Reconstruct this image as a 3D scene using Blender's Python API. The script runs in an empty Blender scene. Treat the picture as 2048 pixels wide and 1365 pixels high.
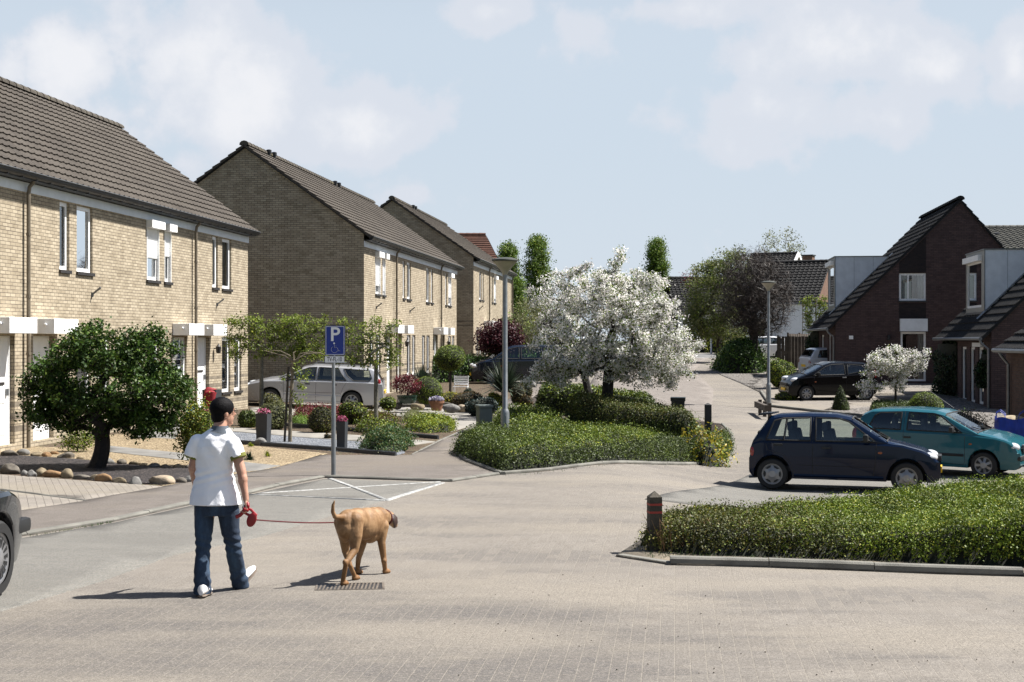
import bpy, bmesh, math, random
import numpy as np
from mathutils import Vector, Matrix
R = math.radians
random.seed(7); rng = np.random.default_rng(7)
S = bpy.context.scene
COL = S.collection

# ------------------------------------------------------------------ camera, sky, sun, exposure
F, CX, CY, ZC = 2844.0, 1024.0, 682.5, 2.15          # 50 mm lens, picture measured in 2048 px
cam_d = bpy.data.cameras.new('camera'); cam_d.lens = 50; cam_d.sensor_width = 36
cam_d.clip_start = 0.1; cam_d.clip_end = 8000
cam = bpy.data.objects.new('camera', cam_d); COL.objects.link(cam)
cam.location = (0, 0, ZC); cam.rotation_euler = (R(90), 0, 0); S.camera = cam
S.render.resolution_x = 1024; S.render.resolution_y = 682

SUN = Vector((0.563, 0.112, 0.819)).normalized()
SUN_EL = math.asin(SUN.z); SUN_AZ = math.atan2(SUN.x, SUN.y)
W = bpy.data.worlds.new('World'); S.world = W; W.use_nodes = True
wn, wl = W.node_tree.nodes, W.node_tree.links
wn.clear()
def wnode(t, **k):
    n = wn.new(t)
    for a, b in k.items(): setattr(n, a, b)
    return n
def build_sky():
    sky = wnode('ShaderNodeTexSky', sky_type='NISHITA', sun_disc=False)
    sky.sun_elevation = SUN_EL; sky.sun_rotation = SUN_AZ
    sky.air_density = 1.0; sky.dust_density = 1.6; sky.ozone_density = 1.0
    scl = wnode('ShaderNodeVectorMath', operation='SCALE'); scl.inputs['Scale'].default_value = SKY_STRENGTH
    wl.new(sky.outputs[0], scl.inputs[0])
    tc = wnode('ShaderNodeTexCoord')
    sep = wnode('ShaderNodeSeparateXYZ'); wl.new(tc.outputs['Generated'], sep.inputs[0])
    def M(op, a, b=None, c=None, clamp=False):
        n = wnode('ShaderNodeMath', operation=op); n.use_clamp = clamp
        for i, v in enumerate((a, b, c)):
            if v is None: continue
            if isinstance(v, (int, float)): n.inputs[i].default_value = v
            else: wl.new(v, n.inputs[i])
        return n.outputs[0]
    def ramp(v, a, b, smooth=True):
        n = wnode('ShaderNodeMapRange', interpolation_type='SMOOTHSTEP')
        n.inputs['From Min'].default_value = a; n.inputs['From Max'].default_value = b
        wl.new(v, n.inputs['Value']); return n.outputs['Result']
    def mixc(f, a, b):
        n = wnode('ShaderNodeMix', data_type='RGBA')
        if isinstance(f, float): n.inputs[0].default_value = f
        else: wl.new(f, n.inputs[0])
        for i, v in ((6, a), (7, b)):
            if isinstance(v, tuple): n.inputs[i].default_value = (*v, 1)
            else: wl.new(v, n.inputs[i])
        return n.outputs[2]
    # thin spring haze: pale near the horizon, thinning out with height
    hz = M('MULTIPLY', M('SUBTRACT', 1.0, ramp(sep.outputs['Z'], 0.2, 0.42)), ramp(sep.outputs['Y'], -.5, .5))
    base = mixc(M('MULTIPLY', hz, 0.93), scl.outputs[0], SKY_HAZE)
    base = mixc(M('MULTIPLY', M('SUBTRACT', 1.0, ramp(sep.outputs['Z'], 0.0, 0.16)), 0.5), base, (.298, .328, .36))
    # cumulus: soft banks at set bearings, edges broken by noise
    nz = wnode('ShaderNodeTexNoise'); nz.inputs['Scale'].default_value = 11.0
    nz.inputs['Detail'].default_value = 9; nz.inputs['Roughness'].default_value = .56
    wl.new(tc.outputs['Generated'], nz.inputs['Vector'])
    n2 = wnode('ShaderNodeTexNoise'); n2.inputs['Scale'].default_value = 3.1
    n2.inputs['Detail'].default_value = 5; wl.new(tc.outputs['Generated'], n2.inputs['Vector'])
    az = M('DIVIDE', sep.outputs['X'], M('MAXIMUM', sep.outputs['Y'], .05))
    el = M('DIVIDE', sep.outputs['Z'], M('MAXIMUM', sep.outputs['Y'], .05))
    total = None
    for (u, v, ru, rv, s) in CLOUDS:
        a = (u - CX) / F; e = (CY - v) / F
        dx = M('DIVIDE', M('SUBTRACT', az, a), ru / F); dz = M('DIVIDE', M('SUBTRACT', el, e), rv / F)
        d = M('SQRT', M('ADD', M('MULTIPLY', dx, dx), M('MULTIPLY', dz, dz)))
        b = M('MULTIPLY', M('SUBTRACT', 1.0, d), s)
        total = b if total is None else M('MAXIMUM', total, b)
    total = M('MAXIMUM', total, -0.75)
    dens = M('ADD', total, M('MULTIPLY', M('SUBTRACT', nz.outputs[0], .5), 4.6))
    body = ramp(dens, -0.08, 0.42)
    core = ramp(M('ADD', dens, M('MULTIPLY', M('SUBTRACT', n2.outputs[0], .5), 2.4)), 0.45, 1.5)
    fy = ramp(sep.outputs['Y'], .05, .3)
    ccol = mixc(core, (.318, .332, .365), (.405, .402, .412))
    out = mixc(M('MULTIPLY', M('MULTIPLY', body, .8), fy), base, ccol)
    bg = wnode('ShaderNodeBackground'); bg.inputs['Strength'].default_value = 1.0
    wl.new(out, bg.inputs[0])
    o = wnode('ShaderNodeOutputWorld'); wl.new(bg.outputs[0], o.inputs[0])
SKY_STRENGTH = 0.05
SKY_HAZE = (.278, .318, .363)
CLOUDS = [(150, 120, 190, 130, 1.1), (330, 90, 240, 170, 1.2), (520, 170, 190, 160, 1.2), (690, 240, 160, 110, 1.2),
          (20, 130, 70, 90, 1.0), (250, 230, 420, 110, .6), (360, 330, 60, 50, .8),
          (830, 390, 90, 40, .7), (1000, 20, 180, 50, 1.0), (1170, 60, 120, 90, 1.0), (1330, 20, 240, 60, 1.1),
          (1640, 90, 230, 90, .9), (1880, 140, 110, 90, .8), (2030, 130, 70, 110, 1.0), (1650, 230, 320, 70, .5)]
build_sky()
sl = bpy.data.lights.new('sun', 'SUN'); sl.energy = 5.0; sl.angle = R(.53); sl.color = (1, .965, .915)
so = bpy.data.objects.new('sun', sl); COL.objects.link(so)
so.rotation_euler = SUN.to_track_quat('Z', 'Y').to_euler(); so.location = (30, 10, 40)
S.view_settings.view_transform = 'Standard'; S.view_settings.look = 'None'
S.view_settings.exposure = 1.2; S.view_settings.gamma = 1.0
S.render.engine = 'CYCLES'
S.cycles.max_bounces = 6; S.cycles.transparent_max_bounces = 12
S.cycles.caustics_reflective = False; S.cycles.caustics_refractive = False

# ------------------------------------------------------------------ terrain
_py = np.array([-100, 0, 12, 20, 25, 31, 40, 45, 50, 55, 64, 70, 74, 90, 120, 200, 400])
_pz = np.array([0, 0, 0, -.03, -.1, -.1, -.03, .03, .06, .12, .25, .4, .55, .95, 1.2, 1.3, 1.3])
_ry = np.array([-100, 12, 18, 24, 31, 42, 50, 64, 400])
_rz = np.array([0, 0, .5, 1, 1, .68, .44, 0, 0])
_yy = np.arange(-100, 401, .5)
def _sm(xs, zs, w):
    v = np.interp(_yy, xs, zs); k = np.hanning(w); k /= k.sum()
    return np.convolve(np.pad(v, w, mode='edge'), k, 'same')[w:-w]
_P = _sm(_py, _pz, 13); _Q = _sm(_ry, _rz, 13)
def G(x, y):
    x = np.asarray(x, float); y = np.asarray(y, float)
    t = np.clip((x - 1.2) / 3.6, 0, 1); t = t * t * (3 - 2 * t)
    t2 = np.clip((x - 6.9) / 1.5, 0, 1); t2 = t2 * t2 * (3 - 2 * t2)
    d = -.43 * t - .30 * t2
    r = np.interp(y, _yy, _P) + np.interp(y, _yy, _Q) * d - .24 * np.exp(-((x + 5.8) / 2.4) ** 2 - ((y - 47.2) / 2.6) ** 2)
    return float(r) if r.ndim == 0 else r
def P(u, v, lift=0):
    """the ground point seen at a pixel of the 2048 px picture"""
    k = (v - CY) / F; a = (u - CX) / F
    f = lambda Y: (ZC - k * Y) - G(a * Y, Y)
    lo, hi = 3.0, None
    Y = 3.0
    while Y < 390:
        if f(Y) <= 0: hi = Y; break
        lo = Y; Y += .5
    if hi is None: hi = lo
    for _ in range(30):
        m = (lo + hi) / 2
        if f(m) > 0: lo = m
        else: hi = m
    Y = (lo + hi) / 2
    return Vector((a * Y, Y, G(a * Y, Y) + lift))
def A(u, v, Y):
    """the point at depth Y seen at a pixel"""
    return Vector(((u - CX) / F * Y, Y, ZC - (v - CY) / F * Y))
def XZ(u, Y): return (u - CX) / F * Y

# ------------------------------------------------------------------ materials
MATS = {}
K_ = .545
def sc(c):
    m = min(1, max(0, (max(c) - .55) / .15)); k = K_ + (1 - K_) * m; return tuple(x * k for x in c)
class NB:
    def __init__(s, name):
        s.m = bpy.data.materials.new(name); s.m.use_nodes = True
        s.n, s.l = s.m.node_tree.nodes, s.m.node_tree.links
        s.b = s.n['Principled BSDF']; s._c = None
    def N(s, t, **k):
        n = s.n.new(t)
        for a, b in k.items(): setattr(n, a, b)
        return n
    def put(s, v, sock):
        if isinstance(v, (int, float)): sock.default_value = v
        elif isinstance(v, tuple): sock.default_value = (*v, 1) if len(v) == 3 and len(sock.default_value) == 4 else v
        else: s.l.new(v, sock)
    def co(s, kind='Object'):
        if s._c is None: s._c = s.N('ShaderNodeTexCoord')
        return s._c.outputs[kind]
    def mapping(s, vec, scale=(1, 1, 1), rot=(0, 0, 0), loc=(0, 0, 0)):
        n = s.N('ShaderNodeMapping'); s.l.new(vec, n.inputs[0])
        n.inputs['Scale'].default_value = scale; n.inputs['Rotation'].default_value = rot; n.inputs['Location'].default_value = loc
        return n.outputs[0]
    def noise(s, scale, detail=3, rough=.55, vec=None, dist=0, out=0):
        n = s.N('ShaderNodeTexNoise'); n.inputs['Scale'].default_value = scale; n.inputs['Detail'].default_value = detail
        n.inputs['Roughness'].default_value = rough; n.inputs['Distortion'].default_value = dist
        s.l.new(vec if vec is not None else s.co(), n.inputs['Vector']); return n.outputs[out]
    def math(s, op, a, b=0.0, clamp=False):
        n = s.N('ShaderNodeMath', operation=op); n.use_clamp = clamp; s.put(a, n.inputs[0]); s.put(b, n.inputs[1]); return n.outputs[0]
    def rng(s, v, a, b, c=0.0, d=1.0, smooth=True):
        n = s.N('ShaderNodeMapRange', interpolation_type='SMOOTHSTEP' if smooth else 'LINEAR')
        for k, x in zip(('From Min', 'From Max', 'To Min', 'To Max'), (a, b, c, d)): n.inputs[k].default_value = x
        s.l.new(v, n.inputs['Value']); return n.outputs['Result']
    def mix(s, f, a, b, blend='MIX'):
        n = s.N('ShaderNodeMix', data_type='RGBA', blend_type=blend)
        s.put(f, n.inputs[0]); s.put(a, n.inputs[6]); s.put(b, n.inputs[7]); return n.outputs[2]
    def bump(s, h, strength=.4, dist=.01, prev=None):
        n = s.N('ShaderNodeBump'); n.inputs['Strength'].default_value = strength; n.inputs['Distance'].default_value = dist
        s.l.new(h, n.inputs['Height'])
        if prev is not None: s.l.new(prev, n.inputs['Normal'])
        return n.outputs[0]
    def done(s, col=None, rough=.7, normal=None, metal=0.0, spec=.5, coat=0.0):
        if col is not None: s.put(col, s.b.inputs['Base Color'])
        s.put(rough, s.b.inputs['Roughness']); s.put(metal, s.b.inputs['Metallic'])
        s.b.inputs['Specular IOR Level'].default_value = spec
        s.b.inputs['Coat Weight'].default_value = coat; s.b.inputs['Coat Roughness'].default_value = .04
        if normal is not None: s.l.new(normal, s.b.inputs['Normal'])
        MATS[s.m.name] = s.m; return s.m
def plain(name, col, rough=.6, var=.15, scale=6, bump=.0, metal=0.0, spec=.5, coat=0.0, bscale=60):
    b = NB(name); col = sc(col)
    c2 = tuple(max(0, x * (1 - var)) for x in col); c3 = tuple(min(1, x * (1 + var * .6)) for x in col)
    c = b.mix(b.rng(b.noise(scale, 5), .32, .68), c2, c3)
    nm = b.bump(b.noise(bscale, 3), bump, .01) if bump else None
    return b.done(c, rough, nm, metal, spec, coat)
def leaf(name, c1, c2, c3=None, trans=.18, rough=.55, clump=2.0):
    b = NB(name)
    c1, c2 = sc(c1), sc(c2); c3 = sc(c3) if c3 else None
    g = b.N('ShaderNodeNewGeometry')
    r = g.outputs['Random Per Island']
    c = b.mix(r, c1, c2)
    if c3: c = b.mix(b.rng(r, .86, .93), c, c3)
    n = b.rng(b.noise(clump, 3), .35, .65, .62, 1.25)
    c = b.mix(1.0, c, n, 'MULTIPLY')
    b.put(c, b.b.inputs['Base Color']); b.b.inputs['Roughness'].default_value = rough; b.b.inputs['Specular IOR Level'].default_value = .3
    t = b.N('ShaderNodeBsdfTranslucent'); b.l.new(c, t.inputs[0])
    ms = b.N('ShaderNodeMixShader'); ms.inputs[0].default_value = trans
    b.l.new(b.b.outputs[0], ms.inputs[1]); b.l.new(t.outputs[0], ms.inputs[2])
    b.l.new(ms.outputs[0], b.n['Material Output'].inputs[0]); MATS[name] = b.m; return b.m
def glass(name, tint=(.75, .8, .8), clear=.7, rough=.02, extra=.03):
    b = NB(name)
    tr = b.N('ShaderNodeBsdfTransparent'); tr.inputs[0].default_value = (*[t * clear for t in tint], 1)
    gl = b.N('ShaderNodeBsdfGlossy'); gl.inputs['Roughness'].default_value = rough; gl.inputs[0].default_value = (.9, .93, .95, 1)
    fr = b.N('ShaderNodeFresnel'); fr.inputs[0].default_value = 1.5
    f = b.math('ADD', b.math('MULTIPLY', fr.outputs[0], 1.15), extra, True)
    ms = b.N('ShaderNodeMixShader'); b.l.new(f, ms.inputs[0]); b.l.new(tr.outputs[0], ms.inputs[1]); b.l.new(gl.outputs[0], ms.inputs[2])
    b.l.new(ms.outputs[0], b.n['Material Output'].inputs[0]); MATS[name] = b.m; return b.m
def brick(name, c1, c2, mortar, band=None, dark=None, scale=1.0):
    """bricks laid on any upright wall: x + y runs along it, z is height; real courses of 62 mm"""
    b = NB(name); c1, c2, mortar = sc(c1), sc(c2), sc(mortar); dark = sc(dark) if dark else None
    sp = b.N('ShaderNodeSeparateXYZ'); b.l.new(b.co(), sp.inputs[0])
    cb = b.N('ShaderNodeCombineXYZ'); b.l.new(b.math('ADD', sp.outputs[0], sp.outputs[1]), cb.inputs[0]); b.l.new(sp.outputs[2], cb.inputs[1])
    t = b.N('ShaderNodeTexBrick'); b.l.new(cb.outputs[0], t.inputs['Vector'])
    t.inputs['Scale'].default_value = 1 / scale; t.inputs['Brick Width'].default_value = .22; t.inputs['Row Height'].default_value = .075
    t.inputs['Mortar Size'].default_value = .0085; t.inputs['Mortar Smooth'].default_value = .15; t.inputs['Bias'].default_value = -.1
    t.inputs['Color1'].default_value = (*c1, 1); t.inputs['Color2'].default_value = (*c2, 1); t.inputs['Mortar'].default_value = (*mortar, 1)
    c = t.outputs['Color']
    if band:
        z = sp.outputs[2]
        m = None
        for a, q in band:
            k = b.math('MULTIPLY', b.math('GREATER_THAN', z, a), b.math('LESS_THAN', z, q))
            m = k if m is None else b.math('ADD', m, k, True)
        m = b.math('MULTIPLY', m, b.math('SUBTRACT', 1.0, t.outputs['Fac']))
        c = b.mix(b.math('MULTIPLY', m, .8), c, dark)
    c = b.mix(b.rng(b.noise(.7, 4), .35, .7, .0, .25), c, tuple(x * .62 for x in c1))
    c = b.mix(b.rng(b.noise(3.0, 5), .3, .7, .0, .25), c, tuple(min(1, x * 1.25) for x in c2))
    nm = b.bump(b.math('SUBTRACT', 1.0, t.outputs['Fac']), .55, .012)
    nm = b.bump(b.noise(45, 3), .25, .008, nm)
    return b.done(c, .88, nm, spec=.2)
def pavers(name, c1, c2, joint, size=(.21, .105), rot=0.0, stain=None, sand=None, bump=.5, grit=.25, wear=None):
    b = NB(name); c1, c2, joint = sc(c1), sc(c2), sc(joint); stain = sc(stain) if stain else None; sand = sc(sand) if sand else None
    v = b.mapping(b.co(), rot=(0, 0, rot))
    t = b.N('ShaderNodeTexBrick'); b.l.new(v, t.inputs['Vector'])
    t.inputs['Scale'].default_value = 1; t.inputs['Brick Width'].default_value = size[0]; t.inputs['Row Height'].default_value = size[1]
    t.inputs['Mortar Size'].default_value = .004; t.inputs['Mortar Smooth'].default_value = .3; t.inputs['Bias'].default_value = 0
    t.inputs['Color1'].default_value = (*c1, 1); t.inputs['Color2'].default_value = (*c2, 1); t.inputs['Mortar'].default_value = (*joint, 1)
    c = t.outputs['Color']
    if stain:
        s1 = b.rng(b.noise(.55, 6, .62, b.mapping(b.co(), scale=(.55, 1.5, 1), rot=(0, 0, .25))), .47, .58)
        # worn stones keep their own outline: the stain is broken by stone
        pv = b.N('ShaderNodeTexBrick'); b.l.new(v, pv.inputs['Vector']); pv.inputs['Scale'].default_value = 1
        pv.inputs['Brick Width'].default_value = size[0]; pv.inputs['Row Height'].default_value = size[1]; pv.inputs['Mortar Size'].default_value = 0
        pv.inputs['Color1'].default_value = (0, 0, 0, 1); pv.inputs['Color2'].default_value = (1, 1, 1, 1)
        s1 = b.math('MULTIPLY', s1, b.rng(b.math('ADD', pv.outputs['Color'], b.noise(1.3, 3)), .55, 1.1), True)
        s1 = b.math('MULTIPLY', s1, .6)
        if wear:
            dx = b.N('ShaderNodeVectorMath', operation='DISTANCE'); b.l.new(b.mapping(b.co(), scale=(wear[2], wear[3], 0), loc=(-wear[0] * wear[2], -wear[1] * wear[3], 0)), dx.inputs[0]); dx.inputs[1].default_value = (0, 0, 0)
            w1 = b.rng(b.math('ADD', dx.outputs['Value'], b.math('MULTIPLY', b.math('SUBTRACT', b.noise(.9, 5, .6, b.mapping(b.co(), scale=(.5, 1.6, 1))), .5), 2.2)), .7, 1.15, 1.0, 0.0)
            s1 = b.math('MAXIMUM', s1, b.math('MULTIPLY', w1, b.rng(pv.outputs['Color'], 0, 1, .75, 1.0)), True)
        s1 = b.math('MULTIPLY', s1, b.math('SUBTRACT', 1.0, b.math('MULTIPLY', t.outputs['Fac'], .8)))
        s1 = b.math('MULTIPLY', s1, b.rng(b.noise(60, 4, .9), .42, .54, .45, 1.0))
        c = b.mix(b.math('MULTIPLY', s1, .85), c, stain)
    if sand:
        s2 = b.rng(b.noise(.38, 6, .6, b.mapping(b.co(), scale=(.5, 1.3, 1), loc=(7, 3, 0))), .46, .62)
        c = b.mix(b.math('MULTIPLY', s2, .7), c, sand)
    c = b.mix(b.rng(b.noise(55, 4, .85), .38, .62, .0, grit * .9), c, tuple(x * .55 for x in c1))
    g = b.noise(110, 3, .9)
    c = b.mix(b.rng(g, .46, .58, .0, grit), c, tuple(x * .35 for x in c1))
    c = b.mix(b.rng(b.noise(75, 3, .9), .53, .62, .0, grit * .8), c, tuple(min(1, x * 1.45) for x in c2))
    nm = b.bump(b.math('SUBTRACT', 1.0, t.outputs['Fac']), bump, .008)
    nm = b.bump(b.noise(120, 2, .7), .35, .006, nm)
    return b.done(c, .9, nm, spec=.25)
def gravel(name, cols, scale=45, bump=1.0, dist=.02):
    b = NB(name); cols = [sc(c) for c in cols]
    vo = b.N('ShaderNodeTexVoronoi'); vo.inputs['Scale'].default_value = scale; b.l.new(b.co(), vo.inputs['Vector'])
    sp = b.N('ShaderNodeSeparateColor'); b.l.new(vo.outputs['Color'], sp.inputs[0])
    c = b.mix(sp.outputs[0], cols[0], cols[1])
    if len(cols) > 2: c = b.mix(b.rng(sp.outputs[1], .7, .8), c, cols[2])
    c = b.mix(b.rng(vo.outputs['Distance'], .35, .75, 0.0, .75), c, tuple(x * .3 for x in cols[0]))
    c = b.mix(b.rng(b.noise(1.2, 4), .4, .7, .0, .4), c, tuple(x * .6 for x in cols[0]))
    h = b.math('SUBTRACT', 1.0, vo.outputs['Distance'])
    return b.done(c, .85, b.bump(h, bump, dist), spec=.3)
def paint(name, col, flake=.0, rough=.25, coat=.7):
    b = NB(name); col = tuple(x * (.62 if max(col) < .4 else .85) for x in col); return b.done(col, b.rng(b.noise(1.5, 2), .3, .7, rough * .9, rough * 1.1), None, flake, .15, coat)

brick('yellow_brick', (.49, .405, .285), (.60, .515, .38), (.20, .165, .125),
      band=[(.30, .42), (.55, .67), (.80, .92), (1.05, 1.12)], dark=(.13, .11, .095))
brick('plain_yellow_brick', (.49, .405, .285), (.60, .515, .38), (.20, .165, .125), band=[(2.30, 2.38), (2.52, 2.60)], dark=(.12, .10, .09))
brick('dark_brick', (.11, .073, .070), (.175, .115, .108), (.06, .048, .045))
brick('black_brick', (.035, .03, .032), (.06, .045, .043), (.04, .035, .034))
brick('red_brown_brick', (.25, .135, .095), (.36, .21, .15), (.3, .25, .2))
brick('purple_brick', (.13, .075, .058), (.20, .12, .09), (.12, .10, .09))
def tiles(name, c1, c2, moss=None):
    b = NB(name); c1, c2 = sc(c1), sc(c2); moss = sc(moss) if moss else None; c = b.mix(b.rng(b.noise(2.2, 6, .7), .3, .7), c1, c2)
    c = b.mix(b.rng(b.noise(28, 4, .8), .45, .75, 0.0, .5), c, tuple(x * 1.5 for x in c2))
    c = b.mix(b.rng(b.noise(9, 3, .6), .66, .72, 0.0, .5), c, (.16, .15, .12)); c = b.mix(b.rng(b.noise(.6, 5, .6), .45, .7, 0.0, .45), c, tuple(x * .55 for x in c1))
    if moss: c = b.mix(b.rng(b.noise(1.1, 5, .7), .55, .72, 0.0, .5), c, moss)
    return b.done(c, .85, b.bump(b.noise(70, 3, .7), .5, .01), spec=.25)
tiles('grey_brown_tiles', (.105, .088, .073), (.15, .13, .108))
tiles('black_tiles', (.014, .014, .015), (.030, .029, .030))
tiles('red_tiles', (.11, .05, .035), (.17, .08, .055))
tiles('mossy_ridge', (.10, .085, .07), (.17, .15, .12), (.20, .17, .05))
tiles('grey_tiles', (.12, .12, .105), (.19, .185, .165))
plain('white_paint', (.80, .80, .79), .4, .04)
plain('grey_white_panel', (.66, .69, .71), .5, .08, 3)
plain('beige_panel', (.50, .49, .44), .5, .06, 3)
plain('fascia_blue_white', (.68, .72, .76), .5, .05, 4)
plain('dark_gutter', (.035, .038, .042), .45, .2)
plain('zinc', (.30, .31, .32), .4, .15, metal=.6)
plain('taupe_pipe', (.26, .215, .155), .45, .15)
plain('black_plastic', (.015, .015, .017), .45, .2)
plain('black_rubber', (.02, .02, .02), .75, .2, bump=.2)
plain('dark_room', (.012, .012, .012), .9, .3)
plain('curtain_cloth', (.62, .62, .60), .9, .15, 12)
plain('dark_sill', (.05, .045, .042), .5, .2)
glass('window_glass', (.72, .78, .78), .75, extra=.16)
glass('car_glass', (.80, .88, .86), .9, .01)
plain('bark', (.075, .058, .042), .9, .4, 14, .8, bscale=40)
plain('grey_bark', (.26, .24, .19), .9, .35, 14, .7, bscale=40)
plain('dark_bark', (.03, .024, .02), .9, .4, 14, .8, bscale=40)
plain('purple_twig', (.10, .078, .065), .9, .3, 10)
plain('bamboo', (.42, .34, .2), .7, .2, 10)
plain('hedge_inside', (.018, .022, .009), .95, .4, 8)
plain('concrete', (.36, .345, .31), .9, .22, 3, .5, bscale=90)
plain('kerb_concrete', (.27, .26, .225), .92, .3, 2.5, .6, bscale=90)
plain('soil', (.085, .062, .042), .95, .4, 3, .9, bscale=30)
plain('sandy_soil', (.30, .25, .18), .95, .35, 2.2, .8, bscale=40)
plain('line_paint', (.52, .52, .50), .7, .4, 14, .3)
plain('galvanised', (.38, .40, .41), .45, .15, 8, metal=.55)
plain('lamp_head_grey', (.10, .105, .09), .6, .2)
plain('lamp_bowl', (.50, .47, .36), .35, .1)
plain('sign_blue', (.012, .05, .42), .4, .05)
plain('sign_white', (.78, .78, .78), .5, .04)
plain('sign_black', (.02, .02, .02), .5, .1)
plain('planter_grey', (.055, .06, .068), .6, .15, 4, .2)
plain('terracotta', (.42, .19, .10), .8, .2, 5, .2)
plain('green_glaze', (.02, .055, .035), .25, .2)
plain('box_green', (.20, .235, .215), .6, .12, 3, .15)
plain('blue_bag', (.008, .05, .50), .55, .25, 5, .7, bscale=12)
plain('sand_fill', (.55, .45, .30), .95, .25, 10, .8)
plain('red_cloth', (.38, .01, .02), .8, .25, 12)
plain('wood_fence', (.13, .105, .085), .85, .3, 3, .4)
plain('post_wood', (.10, .085, .062), .9, .35, 6, .7, bscale=50)
plain('red_band', (.5, .05, .03), .6, .1)
plain('plastic_blue', (.02, .22, .55), .5, .1)
plain('iron', (.22, .18, .14), .6, .35, 12, .4)
for i, (a) in enumerate([(.34, .27, .17), (.24, .21, .17), (.42, .25, .12), (.30, .29, .27), (.52, .42, .30)]):
    plain('stone_%d' % i, a, .9, .35, 7, .9, bscale=18)
leaf('leaf_deep', (.034, .085, .012), (.10, .20, .028), (.22, .36, .05))
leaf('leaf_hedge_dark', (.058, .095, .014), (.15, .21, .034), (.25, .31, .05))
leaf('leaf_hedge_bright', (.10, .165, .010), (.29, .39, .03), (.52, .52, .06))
leaf('leaf_olive', (.075, .085, .018), (.21, .22, .04), (.33, .27, .06))
leaf('leaf_brownish', (.055, .05, .024), (.11, .105, .045), (.16, .10, .05))
leaf('leaf_fresh', (.20, .30, .04), (.42, .50, .09), (.5, .54, .14), .4)
leaf('leaf_lime', (.30, .38, .03), (.48, .52, .06), (.52, .52, .1), .35)
leaf('leaf_gold', (.42, .34, .03), (.60, .48, .06), (.30, .26, .04), .35)
leaf('leaf_plum', (.06, .012, .022), (.14, .03, .045), (.22, .05, .06))
leaf('leaf_maple_red', (.18, .018, .035), (.36, .05, .07), (.14, .012, .03))
leaf('leaf_copper', (.10, .055, .012), (.20, .12, .03), (.12, .13, .03))
leaf('leaf_conifer', (.012, .035, .016), (.035, .075, .032), (.05, .09, .05), .1)
leaf('leaf_blue_green', (.02, .05, .045), (.055, .10, .085), None, .1)
leaf('leaf_yucca', (.045, .075, .045), (.12, .16, .10), (.20, .22, .15), .15)
leaf('leaf_poplar', (.11, .21, .03), (.26, .40, .07), (.34, .46, .1), .35)
leaf('leaf_ivy', (.012, .04, .010), (.035, .085, .018), None, .15)
leaf('leaf_box', (.14, .22, .025), (.32, .42, .05), (.4, .46, .08), .2)
leaf('leaf_grey_green', (.20, .23, .10), (.40, .42, .18), (.5, .48, .24), .4)
leaf('leaf_box_dark', (.05, .085, .016), (.13, .18, .035), None, .2)
leaf('blossom_white', (.70, .68, .65), (.92, .91, .89), (.90, .80, .80), .4, .7)
leaf('blossom_pink', (.62, .10, .22), (.75, .25, .40), (.85, .6, .65), .3)
leaf('blossom_purple', (.10, .07, .30), (.75, .72, .80), (.9, .9, .9), .3)
leaf('grass_blade', (.09, .17, .02), (.20, .32, .05), (.28, .36, .09), .35)
leaf('grass_dark', (.05, .11, .03), (.10, .19, .055), None, .3)

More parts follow.
